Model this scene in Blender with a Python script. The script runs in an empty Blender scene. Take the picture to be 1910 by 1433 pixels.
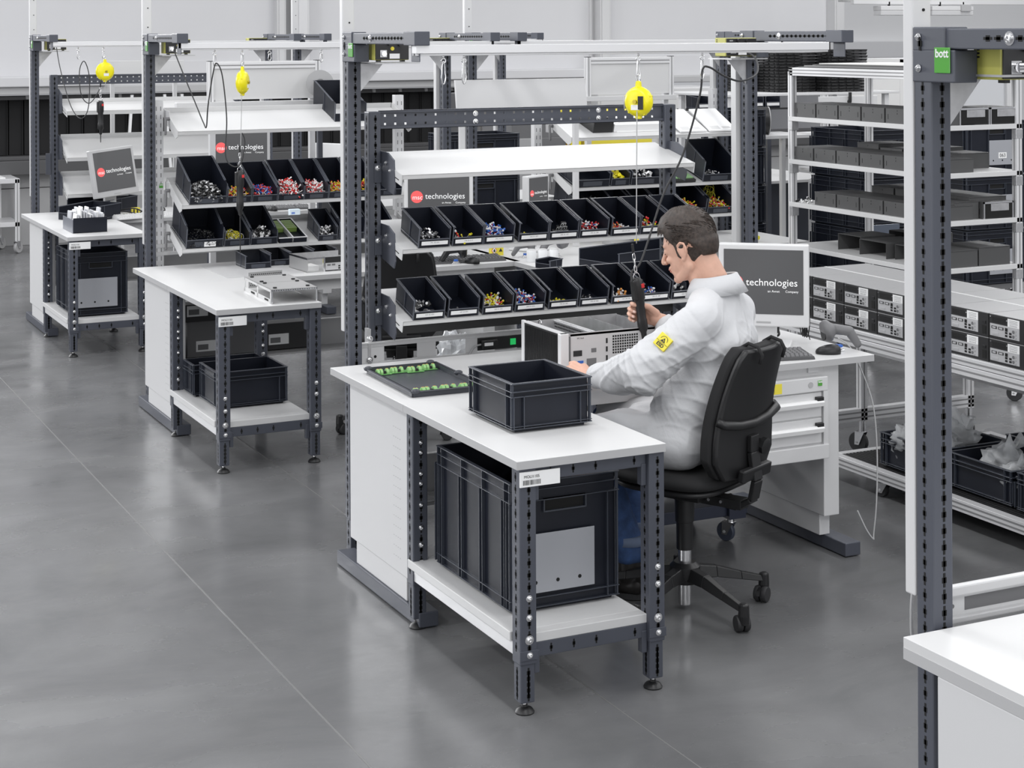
import bpy, bmesh, math, random
from math import sin, cos, radians, pi, sqrt
from mathutils import Vector, Matrix, Euler, noise
sc = bpy.context.scene
COL = sc.collection
random.seed(7)
# ---------------------------------------------------------------- camera
F_PX, YAW, ROLL, HCAM = 3206.0, radians(25.9), math.atan(.0045), 2.1
cd = bpy.data.cameras.new('camera'); cam = bpy.data.objects.new('camera', cd); COL.objects.link(cam)
cd.sensor_width = 36; cd.lens = F_PX/1910*36; cd.shift_y = -(716.5-64)/1910; cd.shift_x = 0
cd.clip_start = .1; cd.clip_end = 200
Rv = Vector((cos(YAW), -sin(YAW), 0)); Uv = Vector((0, 0, 1)); Fv = Vector((sin(YAW), cos(YAW), 0))
Rc = Rv*cos(ROLL) - Uv*sin(ROLL); Uc = Rv*sin(ROLL) + Uv*cos(ROLL)
m = Matrix((Rc, Uc, -Fv)).transposed().to_4x4(); m.translation = Vector((0, 0, HCAM))
cam.matrix_world = m
sc.camera = cam
# ---------------------------------------------------------------- world, lights, exposure
sc.view_settings.view_transform = 'Standard'; sc.view_settings.look = 'None'
sc.view_settings.gamma = 1; sc.view_settings.use_curve_mapping = False
sc.view_settings.exposure = -0.06
w = bpy.data.worlds.new('world'); sc.world = w; w.use_nodes = True
bg = w.node_tree.nodes['Background']; bg.inputs[0].default_value = (.93, .95, 1, 1); bg.inputs[1].default_value = .50
def area(name, loc, size, power, rot=(0, 0, 0), col=(1, 1, 1)):
    l = bpy.data.lights.new(name, 'AREA'); l.shape = 'RECTANGLE'; l.size = size[0]; l.size_y = size[1]
    l.energy = power; l.color = col
    o = bpy.data.objects.new(name, l); o.location = loc; o.rotation_euler = rot; COL.objects.link(o); return o
for j, yy in enumerate((-1.5, 3.5, 8.5, 13.5)):
    for i, xx in enumerate((-3.0, 2.2, 7.4, 13.2)):
        area('ceiling_light', (xx, yy, 5.6), (.5, 3.6), 100 if i < 3 else 170)  # right-hand column added and stronger, to brighten the far right wall
area('daylight_fill', (-7.5, 6, 2.6), (12, 3.2), 620, (0, radians(-90), 0), (.97, .98, 1))  # unseen daylight from the left, strengthened to brighten the floor
area('daylight_fill', (3.0, -7.0, 3.0), (12, 3.0), 380, (radians(90), 0, 0), (.98, .99, 1))  # unseen fill behind the camera, added to lift the camera-facing faces
for xx, ww in ((-3.6, 1.6), (-1.3, 1.3), (.7, 1.0)):
    area('clerestory_light', (xx, 17.5, 4.0), (ww, 1.8), 170*ww, (radians(-90), 0, 0), (.98, .99, 1))  # unseen high lights, put in for bright reflections on the left floor
# ---------------------------------------------------------------- materials
MATS = {}
def mat(name, col, rough=.5, metal=0, bump=0, bscale=60, var=0, vscale=6, emit=0, alpha=1, coat=0, spec=.5, ior=1.45, trans=0):
    if name in MATS: return MATS[name]
    mt = bpy.data.materials.new(name); mt.use_nodes = True; nt = mt.node_tree; b = nt.nodes['Principled BSDF']
    c = (col, col, col) if isinstance(col, (int, float)) else col
    b.inputs['Base Color'].default_value = (*c, 1); b.inputs['Roughness'].default_value = rough
    b.inputs['Metallic'].default_value = metal; b.inputs['Specular IOR Level'].default_value = spec
    if coat: b.inputs['Coat Weight'].default_value = coat
    if alpha < 1: b.inputs['Alpha'].default_value = alpha
    if trans: b.inputs['Transmission Weight'].default_value = trans; b.inputs['IOR'].default_value = ior
    if emit: b.inputs['Emission Color'].default_value = (*c, 1); b.inputs['Emission Strength'].default_value = emit
    tc = nt.nodes.new('ShaderNodeTexCoord')
    if var:
        n = nt.nodes.new('ShaderNodeTexNoise'); n.inputs['Scale'].default_value = vscale; n.inputs['Detail'].default_value = 4
        nt.links.new(tc.outputs['Object'], n.inputs['Vector'])
        r = nt.nodes.new('ShaderNodeValToRGB'); r.color_ramp.elements[0].position = .3; r.color_ramp.elements[1].position = .7
        r.color_ramp.elements[0].color = (*[max(0, x*(1-var)) for x in c], 1); r.color_ramp.elements[1].color = (*[min(1, x*(1+var)) for x in c], 1)
        nt.links.new(n.outputs['Fac'], r.inputs['Fac']); nt.links.new(r.outputs['Color'], b.inputs['Base Color'])
    if bump:
        n = nt.nodes.new('ShaderNodeTexNoise'); n.inputs['Scale'].default_value = bscale; n.inputs['Detail'].default_value = 3
        nt.links.new(tc.outputs['Object'], n.inputs['Vector'])
        bp = nt.nodes.new('ShaderNodeBump'); bp.inputs['Strength'].default_value = bump; bp.inputs['Distance'].default_value = .002
        nt.links.new(n.outputs['Fac'], bp.inputs['Height']); nt.links.new(bp.outputs['Normal'], b.inputs['Normal'])
    MATS[name] = mt; return mt
STEEL = mat('anthracite_powder_coat', (.070, .076, .096), .42, 0, .08, 900, .05, 3)
STEELD = mat('dark_anthracite', (.03, .034, .047), .45, 0, .05, 900)
HOLE = mat('hole_black', .004, .8)
WHITE = mat('white_laminate', (.64, .64, .64), .38, 0, .03, 500, .012, 2)
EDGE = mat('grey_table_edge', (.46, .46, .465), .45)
PANEL = mat('white_powder_coat', (.64, .64, .645), .42, 0, .04, 700, .01, 2)
ALU = mat('anodised_aluminium', (.74, .74, .75), .36, .2)
ALUD = mat('aluminium_groove', (.30, .30, .305), .5, .3)
GALV = mat('galvanised_sheet', (.52, .52, .53), .42, .7, .05, 90, .12, 22)
CHROME = mat('bright_zinc', (.82, .82, .83), .22, 1)
NAVY = mat('navy_black_plastic', (.0085, .0105, .018), .42, 0, .05, 300, .12, 8, spec=.35)
NAVY2 = mat('navy_plastic_rim_highlight', (.050, .056, .072), .26, 0, .05, 300, .1, 8)  # lighter than the body: rim highlights put into the colour
BLACK = mat('black_plastic', (.012, .012, .013), .42, 0, .05, 300)
BLACKM = mat('matt_black_fabric', (.014, .014, .015), .85, 0, .3, 900)
RUB = mat('dark_rubber', (.03, .03, .032), .6)
GREY = mat('mid_grey_plastic', (.16, .16, .165), .45)
LGREY = mat('light_grey_plastic', (.42, .42, .425), .4)
KEYM = mat('keyboard_grey', (.055, .055, .058), .5)
PCFR = mat('black_painted_sheet', (.018, .018, .019), .45)
PCTOP = mat('satin_grey_lid', (.33, .33, .335), .4, .15)
PORT = mat('io_shield_steel', (.56, .56, .57), .35, .25)
PAPER = mat('white_paper', (.86, .86, .86), .7)
INK = mat('print_black', .03, .7)
YEL = mat('bright_yellow_plastic', (.90, .80, .01), .33, 0, .02, 100)
OLIVE = mat('olive_yellow_paint', (.44, .43, .10), .42)
STICK = mat('warning_yellow', (.80, .68, .06), .55)
GREENL = mat('green_badge', (.09, .36, .05), .25, coat=.4)
PCBG = mat('pcb_green', (.16, .42, .13), .4)
TERM = mat('terminal_green', (.30, .56, .22), .45)
ORNG = mat('orange_detail', (.75, .33, .08), .5)
SCREEN = mat('screen_grey', (.085, .085, .088), .25, emit=.25)
REDL = mat('logo_red', (.85, .12, .12), .4, emit=.28)
WTXT = mat('logo_white', (.85, .85, .85), .5, emit=.35)
TXTW = mat('white_print', (.8, .8, .8), .6)
BEZ = mat('monitor_bezel', (.70, .70, .705), .4)
BEZS = mat('silver_bezel', (.52, .52, .525), .38, .2)
SKIN = mat('skin', (.66, .39, .29), .5, 0, .1, 260, .06, 30)
NAIL = mat('finger_nail', (.80, .56, .48), .35)
HAIR = mat('dark_brown_hair', (.040, .028, .022), .48, 0, .5, 420, .5, 90)
BOOT = mat('black_leather', (.018, .016, .015), .42, 0, .1, 200)
GLASSY = mat('clear_plastic_film', (.86, .88, .9), .10, alpha=.40)
RED = mat('red_part', (.62, .03, .03), .4); BLUE = mat('blue_part', (.03, .13, .5), .4)
WHT = mat('white_part', (.8, .8, .8), .4); YELP = mat('yellow_part', (.7, .62, .03), .4); SILV = mat('silver_part', (.6, .6, .61), .3, .8)
GRN = mat('green_lamp', (.02, .5, .12), .3, emit=.6)
BLIND = mat('black_blind_fabric', (.008, .008, .009), .75)
WALLW = mat('light_grey_wall_panel', (.66, .66, .675), .55, 0, 0, 0, .03, .8)
WALLL = mat('lower_grey_wall', (.40, .40, .405), .55)
SILL = mat('dark_grey_sill', (.09, .09, .093), .45)
MAT_ESD = mat('grey_worktop_mat', (.55, .55, .555), .4)
# coat: white cloth with a fine ripstop grid
def cloth_mat():
    mt = mat('white_coat_cloth', (.60, .605, .62), .85); nt = mt.node_tree; b = nt.nodes['Principled BSDF']
    tc = nt.nodes.new('ShaderNodeTexCoord')
    hs = []
    for ax in ('X', 'Z'):
        wv = nt.nodes.new('ShaderNodeTexWave'); wv.bands_direction = ax; wv.inputs['Scale'].default_value = 62
        nt.links.new(tc.outputs['Object'], wv.inputs['Vector']); hs.append(wv)
    mx = nt.nodes.new('ShaderNodeMath'); mx.operation = 'MAXIMUM'
    nt.links.new(hs[0].outputs['Fac'], mx.inputs[0]); nt.links.new(hs[1].outputs['Fac'], mx.inputs[1])
    pw = nt.nodes.new('ShaderNodeMath'); pw.operation = 'POWER'; pw.inputs[1].default_value = 10
    nt.links.new(mx.outputs[0], pw.inputs[0])
    n = nt.nodes.new('ShaderNodeTexNoise'); n.inputs['Scale'].default_value = 9; n.inputs['Detail'].default_value = 3
    n.inputs['Distortion'].default_value = .6
    nt.links.new(tc.outputs['Object'], n.inputs['Vector'])
    b1 = nt.nodes.new('ShaderNodeBump'); b1.inputs['Strength'].default_value = .10; b1.inputs['Distance'].default_value = .002
    b2 = nt.nodes.new('ShaderNodeBump'); b2.inputs['Strength'].default_value = .35; b2.inputs['Distance'].default_value = .02
    nt.links.new(n.outputs['Fac'], b2.inputs['Height']); nt.links.new(pw.outputs[0], b1.inputs['Height'])
    nt.links.new(b2.outputs['Normal'], b1.inputs['Normal']); nt.links.new(b1.outputs['Normal'], b.inputs['Normal'])
    return mt
COATM = cloth_mat()
def denim_mat():
    mt = mat('blue_denim', (.035, .075, .19), .85, 0, .4, 700, .35, 25); return mt
DENIM = denim_mat()
def floor_mat():
    mt = bpy.data.materials.new('polished_concrete'); mt.use_nodes = True; nt = mt.node_tree; b = nt.nodes['Principled BSDF']
    tc = nt.nodes.new('ShaderNodeTexCoord')
    mp = nt.nodes.new('ShaderNodeMapping'); mp.inputs['Scale'].default_value = (.7, 1.1, 1); mp.inputs['Rotation'].default_value = (0, 0, radians(8))
    nt.links.new(tc.outputs['Object'], mp.inputs['Vector'])
    n = nt.nodes.new('ShaderNodeTexNoise'); n.inputs['Scale'].default_value = 1.6; n.inputs['Detail'].default_value = 9; n.inputs['Roughness'].default_value = .62
    n.inputs['Distortion'].default_value = .5
    nt.links.new(mp.outputs[0], n.inputs['Vector'])
    r = nt.nodes.new('ShaderNodeValToRGB')
    r.color_ramp.elements[0].position = .30; r.color_ramp.elements[0].color = (.112, .113, .116, 1)
    r.color_ramp.elements[1].position = .72; r.color_ramp.elements[1].color = (.178, .179, .183, 1)
    nt.links.new(n.outputs['Fac'], r.inputs['Fac'])
    sp = nt.nodes.new('ShaderNodeTexVoronoi'); sp.inputs['Scale'].default_value = 55
    nt.links.new(tc.outputs['Object'], sp.inputs['Vector'])
    lt = nt.nodes.new('ShaderNodeMath'); lt.operation = 'LESS_THAN'; lt.inputs[1].default_value = .055
    nt.links.new(sp.outputs['Distance'], lt.inputs[0])
    f2 = nt.nodes.new('ShaderNodeMath'); f2.operation = 'MULTIPLY'; f2.inputs[1].default_value = .22
    nt.links.new(lt.outputs[0], f2.inputs[0])
    mx = nt.nodes.new('ShaderNodeMixRGB'); mx.inputs[2].default_value = (.5, .5, .5, 1)
    nt.links.new(f2.outputs[0], mx.inputs[0]); nt.links.new(r.outputs[0], mx.inputs[1])
    nt.links.new(mx.outputs[0], b.inputs['Base Color'])
    n2 = nt.nodes.new('ShaderNodeTexNoise'); n2.inputs['Scale'].default_value = 2.6; n2.inputs['Detail'].default_value = 7
    nt.links.new(mp.outputs[0], n2.inputs['Vector'])
    mr = nt.nodes.new('ShaderNodeMapRange'); mr.inputs[1].default_value = .3; mr.inputs[2].default_value = .7; mr.inputs[3].default_value = .15; mr.inputs[4].default_value = .33
    nt.links.new(n2.outputs['Fac'], mr.inputs[0]); nt.links.new(mr.outputs[0], b.inputs['Roughness'])
    n3 = nt.nodes.new('ShaderNodeTexNoise'); n3.inputs['Scale'].default_value = 26; n3.inputs['Detail'].default_value = 6
    nt.links.new(mp.outputs[0], n3.inputs['Vector'])
    bp = nt.nodes.new('ShaderNodeBump'); bp.inputs['Strength'].default_value = .12; bp.inputs['Distance'].default_value = .004
    nt.links.new(n3.outputs['Fac'], bp.inputs['Height']); nt.links.new(bp.outputs['Normal'], b.inputs['Normal'])
    b.inputs['Specular IOR Level'].default_value = .55
    return mt
FLOORM = floor_mat()
# ---------------------------------------------------------------- mesh helpers
def V(*a): return Vector(a)
class MB:
    def __init__(s): s.v = []; s.f = []; s.mi = []; s.m = 0; s.X = None
    def add(s, vs, fs):
        b = len(s.v)
        if s.X is not None: vs = [s.X @ Vector(p) for p in vs]
        s.v += [tuple(p) for p in vs]; s.f += [tuple(b+i for i in f) for f in fs]; s.mi += [s.m]*len(fs)
    def box(s, x0, y0, z0, x1, y1, z1):
        if x0 > x1: x0, x1 = x1, x0
        if y0 > y1: y0, y1 = y1, y0
        if z0 > z1: z0, z1 = z1, z0
        s.add([(x0,y0,z0),(x1,y0,z0),(x1,y1,z0),(x0,y1,z0),(x0,y0,z1),(x1,y0,z1),(x1,y1,z1),(x0,y1,z1)],
              [(0,3,2,1),(4,5,6,7),(0,1,5,4),(1,2,6,5),(2,3,7,6),(3,0,4,7)]); return s
    def hexa(s, b, t):   # bottom quad, top quad (ccw from above)
        s.add(list(b)+list(t), [(0,3,2,1),(4,5,6,7),(0,1,5,4),(1,2,6,5),(2,3,7,6),(3,0,4,7)]); return s
    def prism(s, pts, axis, a0, a1):
        n = len(pts)
        def mk(p, a):
            if axis == 'x': return (a, p[0], p[1])
            if axis == 'y': return (p[0], a, p[1])
            return (p[0], p[1], a)
        ar = sum(pts[i][0]*pts[(i+1)%n][1]-pts[(i+1)%n][0]*pts[i][1] for i in range(n))
        if a0 > a1: a0, a1 = a1, a0
        if (ar < 0) != (axis == 'y'): pts = pts[::-1]
        s.add([mk(p, a0) for p in pts]+[mk(p, a1) for p in pts],
              [tuple(range(n-1, -1, -1)), tuple(range(n, 2*n))]+[(i, (i+1)%n, n+(i+1)%n, n+i) for i in range(n)]); return s
    def cyl(s, p0, p1, r, n=12, r2=None, caps=True):
        p0 = Vector(p0); p1 = Vector(p1); r2 = r if r2 is None else r2
        d = (p1-p0).normalized(); a = d.orthogonal().normalized(); b = d.cross(a)
        vs = [p0+(a*cos(2*pi*i/n)+b*sin(2*pi*i/n))*r for i in range(n)]+[p1+(a*cos(2*pi*i/n)+b*sin(2*pi*i/n))*r2 for i in range(n)]
        fs = [(i, (i+1)%n, n+(i+1)%n, n+i) for i in range(n)]
        if caps: fs += [tuple(range(n-1, -1, -1)), tuple(range(n, 2*n))]
        s.add(vs, fs); return s
    def tube(s, pts, r, n=8, closed=False):
        pts = [Vector(p) for p in pts]; N = len(pts); vs = []; up = None
        rr = r if isinstance(r, (list, tuple)) else [r]*N
        for i, p in enumerate(pts):
            if closed: t = pts[(i+1) % N]-pts[i-1]
            else: t = pts[min(i+1, N-1)]-pts[max(i-1, 0)]
            t = t.normalized() if t.length > 1e-9 else Vector((0, 0, 1))
            if up is None: up = t.orthogonal().normalized()
            up = (up-t*up.dot(t)); up = up.normalized() if up.length > 1e-6 else t.orthogonal().normalized()
            b = t.cross(up)
            vs += [p+(up*cos(2*pi*k/n)+b*sin(2*pi*k/n))*rr[i] for k in range(n)]
        fs = []
        for i in range(N if closed else N-1):
            j = (i+1) % N
            fs += [(i*n+k, i*n+(k+1)%n, j*n+(k+1)%n, j*n+k) for k in range(n)]
        if not closed: fs += [tuple(range(n-1, -1, -1)), tuple((N-1)*n+k for k in range(n))]
        s.add(vs, fs); return s
    def lathe(s, prof, c=(0, 0, 0), n=16, axis=(0, 0, 1)):
        c = Vector(c); d = Vector(axis).normalized(); a = d.orthogonal().normalized(); b = d.cross(a)
        vs = [c+d*z+(a*cos(2*pi*i/n)+b*sin(2*pi*i/n))*max(r, 1e-5) for r, z in prof for i in range(n)]
        fs = [(j*n+i, j*n+(i+1)%n, (j+1)*n+(i+1)%n, (j+1)*n+i) for j in range(len(prof)-1) for i in range(n)]
        fs += [tuple(range(n-1, -1, -1)), tuple((len(prof)-1)*n+i for i in range(n))]
        s.add(vs, fs); return s
    def ball(s, c, r, n=12, m=8, R=None):
        rx, ry, rz = (r, r, r) if isinstance(r, (int, float)) else r
        vs = []; c = Vector(c)
        for j in range(m+1):
            t = pi*j/m; t = min(max(t, .02), pi-.02)
            for i in range(n):
                p = Vector((rx*sin(t)*cos(2*pi*i/n), ry*sin(t)*sin(2*pi*i/n), -rz*cos(t)))
                vs.append(c+(R @ p if R else p))
        fs = [(j*n+i, j*n+(i+1)%n, (j+1)*n+(i+1)%n, (j+1)*n+i) for j in range(m) for i in range(n)]
        fs += [tuple(range(n-1, -1, -1)), tuple(m*n+i for i in range(n))]
        s.add(vs, fs); return s
    def cap(s, p0, p1, r0, r1, n=14):     # tapered capsule
        p0 = Vector(p0); p1 = Vector(p1); d = p1-p0; L = d.length; d.normalize()
        pr = [(r0*sin(a), -r0*cos(a)) for a in [k*pi/10 for k in range(0, 6)]]+[(r1*cos(a), L+r1*sin(a)) for a in [k*pi/10 for k in range(0, 6)]]
        s.lathe([(max(r, 1e-4), z) for r, z in pr], p0, n, d); return s
    def build(s, name, mt, parent=None, smooth=False, bevel=0, kind=None, loc=None, rot=None):
        me = bpy.data.meshes.new(name)
        vs = s.v
        if parent is not None and loc is None and not parent.get('_local'):
            L = parent.get('_base', (0, 0, 0)); vs = [(p[0]-L[0], p[1]-L[1], p[2]-L[2]) for p in vs]
        me.from_pydata(vs, [], s.f); 
        ms = mt if isinstance(mt, (list, tuple)) else [mt]
        for q in ms: me.materials.append(q)
        if len(ms) > 1: me.polygons.foreach_set('material_index', s.mi)
        if smooth: me.polygons.foreach_set('use_smooth', [True]*len(s.f))
        me.update()
        o = bpy.data.objects.new(name, me); COL.objects.link(o)
        if smooth == 'auto':
            me.set_sharp_from_angle(angle=radians(38))
        if bevel:
            md = o.modifiers.new('bevel', 'BEVEL'); md.width = bevel; md.segments = 2; md.limit_method = 'ANGLE'; md.angle_limit = radians(40)
        if parent is not None:
            o.parent = parent
            o['_base'] = parent.get('_base', (0, 0, 0)); o['_local'] = parent.get('_local', 0)
        if loc is not None: o.location = loc
        if rot is not None: o.rotation_euler = rot
        if kind: o['kind'] = kind
        return o
def thing(name, label, cat, loc=(0, 0, 0), rz=0, group=None, local=False, rot=None):
    o = bpy.data.objects.new(name, None); COL.objects.link(o); o.empty_display_size = .1
    o.location = loc; o.rotation_euler = rot if rot else (0, 0, rz)
    o['label'] = label; o['category'] = cat
    if group: o['group'] = group
    o['_base'] = tuple(loc); o['_local'] = 1 if (local or rz or rot) else 0
    return o
def tag(o, label, cat, group=None, kind=None):
    o['label'] = label; o['category'] = cat
    if group: o['group'] = group
    if kind: o['kind'] = kind
    return o
def struct(o): o['kind'] = 'structure'; return o
def children(o): return CH.get(o.name, [])
def copy_tree(o, parent=None):
    c = o.copy(); COL.objects.link(c)
    if parent is not None: c.parent = parent
    for ch in list(o.children): copy_tree(ch, c)
    return c
def text(s, size, mt, parent, loc, rot=(pi/2, 0, 0), name='lettering', ext=.0004, align='CENTER', xs=1, off=0):
    cu = bpy.data.curves.new('t', 'FONT'); cu.body = s; cu.size = size; cu.extrude = ext; cu.align_x = align; cu.align_y = 'CENTER'; cu.offset = off; cu.resolution_u = 3
    to = bpy.data.objects.new('t', cu); COL.objects.link(to)
    dg = bpy.context.evaluated_depsgraph_get(); me = bpy.data.meshes.new_from_object(to.evaluated_get(dg))
    bpy.data.objects.remove(to); bpy.data.curves.remove(cu)
    me.materials.clear(); me.materials.append(mt)
    o = bpy.data.objects.new(name, me); COL.objects.link(o)
    R = rot if isinstance(rot, Matrix) else Euler(rot).to_matrix()
    L = Vector(loc)
    if not parent.get('_local'): L = L-Vector(parent.get('_base', (0, 0, 0)))
    me.transform(Matrix.Diagonal((xs, 1, 1, 1))); me.transform(R.to_4x4()); me.transform(Matrix.Translation(L))
    o.parent = parent; o['_base'] = parent.get('_base', (0, 0, 0)); o['_local'] = parent.get('_local', 0)
    return o
RX = (pi/2, 0, 0)            # text standing, facing -Y
RMX = (pi/2, 0, -pi/2)       # text standing, facing -X
# ---------------------------------------------------------------- room
def build_room():
    g = MB(); g.box(-14, -8, -.1, 26, 30, 0); struct(g.build('floor', FLOORM))
    j = MB(); j.box(1.775, -2, -.001, 1.781, 17.6, .0008)
    struct(j.build('trim_1', mat('floor_joint_filler', (.17, .17, .17), .4)))
    j = MB(); j.box(2.62, 4, -.001, 2.625, 17.6, .0008); struct(j.build('trim_2', mat('floor_joint_filler', .4)))
    # back wall, lower plinth, sill and blackout blinds
    Y = 17.7
    g = MB(); g.box(-12, Y, 0, 13.15, Y+.2, .57); struct(g.build('wall_back_lower', WALLL, bevel=.004))
    g = MB(); g.box(-12, Y+.02, .575, 13.15, Y+.2, .72); struct(g.build('trim_3', WALLL, bevel=.004))
    g = MB(); g.box(-12, Y-.16, .72, 13.15, Y+.2, .86); g.box(-12, Y-.10, .86, 13.15, Y+.2, .90); struct(g.build('trim_4', SILL, bevel=.006))
    wn = thing('window_1', 'x', 'x', (0, Y, .9)); del wn['label']; del wn['category']; wn['kind'] = 'structure'
    g = MB(); g.box(-12, Y+.16, .90, 8.6, Y+.2, 1.50); g.build('blind_backing', BLIND, wn)
    x = -6.0; k = 0; slat = None
    while x < 8.5:
        g = MB()
        if slat is None:
            g.box(x, Y+.08, .905, x+.138, Y+.10, 1.47); g.box(x+.125, Y+.06, .905, x+.135, Y+.10, 1.47)
            slat = g.build('blind_slat', BLIND, wn)
        else:
            o = slat.copy(); COL.objects.link(o); o.location.x += .15*k
        x += .15; k += 1
    g = MB()
    g.box(-12, Y-.05, 1.465, 8.6, Y+.1, 1.50); g.build('blind_rail', SILL, wn)
    g = MB()
    for i in range(34): g.box(-1.2+i*.31, Y-.08, 1.47, -1.17+i*.31, Y-.05, 1.505)
    o = g.build('rail_clip', LGREY, wn); o['kind'] = 'stuff'
    g = MB(); g.box(-12, Y-.25, 1.52, 13.15, Y+.2, 1.60); struct(g.build('trim_5', mat('ledge_grey', (.50, .50, .505), .5), bevel=.01))
    g = MB(); g.box(-12, Y-.30, 1.60, 3.9, Y+.1, 1.70); g.box(5.2, Y-.30, 1.60, 9.4, Y+.1, 1.70); struct(g.build('trim_6', WALLW, bevel=.01))
    g = MB(); g.box(-12, Y, 1.6, 13.15, Y+.2, 1.835); g.box(-12, Y+.012, 1.835, 13.15, Y+.2, 6.4); struct(g.build('wall_back', WALLW))
    for i, (a, b, d) in enumerate(((5.76, 5.86, .10), (5.96, 6.10, .16), (9.60, 9.62, .02), (9.66, 9.80, .16), (13.0, 13.15, .16))):
        g = MB(); g.box(a, Y-d, 1.6, b, Y+.1, 6.4); g.box(a+.02, Y-d-.012, 1.6, b-.02, Y-d, 6.4); struct(g.build('trim_%d' % (7+i), PANEL if i != 1 else ALU, bevel=.003))
    g = MB(); g.box(5.86, Y+.005, 1.6, 5.96, Y+.012, 6.4); struct(g.build('trim_12', mat('darker_wall_panel', (.36, .36, .365), .5)))  # strip between the trims in a darker grey
    # recess beyond and the further wall on the right
    g = MB(); g.box(13.0, 19.4, 0, 28, 19.6, 6.4); struct(g.build('wall_right', mat('pale_wall_paint', (.80, .80, .805), .55)))
    g = MB(); g.box(13.15, 17.7, 0, 13.17, 19.4, 6.4); struct(g.build('wall_side', WALLW))
    g = MB(); g.box(14.35, 19.28, 1.75, 27, 19.4, 1.98); struct(g.build('trim_13', ALU, bevel=.01))
    # lower back area behind the workbenches in the middle: machine cabinets
    for k, (x0, x1, y, z1, mt, nm) in enumerate(((7.2, 8.3, 15.6, 1.50, GREY, 'dark grey machine housing far behind the binder shelf'), (9.0, 10.6, 16.4, 1.5, PANEL, 'white equipment cabinet in the far right background'))):
        t = thing('machine_cabinet', nm, 'cabinet', (x0, y, 0))
        MB().box(x0, y, .06, x1, y+.7, z1).build('body', mt, t, bevel=.012)
        MB().box(x0+.03, y-.012, .14, (x0+x1)/2-.01, y, z1-.1).build('door', mt, t, bevel=.004)
        MB().box((x0+x1)/2+.01, y-.012, .14, x1-.03, y, z1-.1).build('door', mt, t, bevel=.004)
        MB().box(x0+.03, y+.03, 0, x1-.03, y+.67, .06).build('plinth', SILL, t)
        MB().box((x0+x1)/2-.05, y-.035, .8, (x0+x1)/2-.035, y-.012, 1.0).build('handle', CHROME, t)
build_room()
# ---------------------------------------------------------------- posts with keyhole slots
def keyhole(g, p, face, s=1.0, e=.0006):
    x, y, z = p; w1, h1, w2, h2 = .0030*s, .0155*s, .0062*s, .0060*s
    for (w_, h_) in ((w1, h1), (w2, h2)):
        if face == '-y': g.box(x-w_, y-e, z-h_, x+w_, y+.001, z+h_)
        elif face == '-x': g.box(x-e, y-w_, z-h_, x+.001, y+w_, z+h_)
def keyhole_h(g, p, s=1.0, e=.0006):   # lying slot on a -x face
    x, y, z = p
    g.box(x-e, y-.013*s, z-.003*s, x+.001, y+.013*s, z+.003*s); g.box(x-e, y-.006*s, z-.0065*s, x+.001, y+.006*s, z+.0065*s)
BOLT = None
def bolt(parent, p, face='-y', r=.0085, washer=True):
    key = 'bolt_%s_%.4f' % (face, r)
    d = {'-y': (0, -1, 0), '-x': (-1, 0, 0), 'z': (0, 0, 1)}[face]
    me = bpy.data.meshes.get(key)
    if me is None:
        g = MB(); g.lathe([(r*1.5, 0), (r*1.5, .0015), (r, .0016), (r, .005), (r*.6, .0075), (r*.45, .0076), (r*.4, .0045)], n=12, axis=d)
        o = g.build(key, CHROME, smooth='auto'); me = o.data; bpy.data.objects.remove(o)
    o = bpy.data.objects.new('bolt', me); COL.objects.link(o); o.parent = parent
    L = parent.get('_base', (0, 0, 0)) if not parent.get('_local') else (0, 0, 0)
    o.location = (p[0]-L[0], p[1]-L[1], p[2]-L[2]); return o
def post(t, x0, x1, y0, y1, z0, z1, name='post', pitch=.0357, sx=.55, sy=.5, skip=(), mt=None):
    g = MB(); g.box(x0, y0, z0, x1, y1, z1); o = g.build(name, mt or STEEL, t, bevel=.004)
    g = MB(); z = z1-.03; k = 0
    while z > z0+.02:
        if not any(a < z < b for a, b in skip):
            keyhole(g, (x0+(x1-x0)*sx, y0, z), '-y'); keyhole(g, (x0, y0+(y1-y0)*sy, z), '-x', .9)
        z -= pitch
    q = g.build('keyhole_slots', HOLE, o); q['kind'] = 'stuff'
    return o
def badge(t, loc, face='-x', s=1.0):
    x, y, z = loc; w, h = .025*s, .0275*s
    if face == '-x':
        o = MB().box(x-.003, y-w, z-h, x, y+w, z+h).build('badge', GREENL, t, bevel=.0012)
        text('bott', .026*s, TXTW, o, (x-.0033, y, z+h*.52), RMX, 'badge_lettering', xs=.95, off=.0005)
    else:
        o = MB().box(x-w, y-.003, z-h, x+w, y, z+h).build('badge', GREENL, t, bevel=.0012)
        text('bott', .026*s, TXTW, o, (x, y-.0033, z+h*.5), RX, 'badge_lettering', off=.0005)
    return o
LABW = {3: 'foreground workbench with the seated worker', 2: 'second workbench back, left of the worker', 1: 'farthest workbench at the far left', 4: 'nearest workbench cut off at the right edge'}
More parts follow.
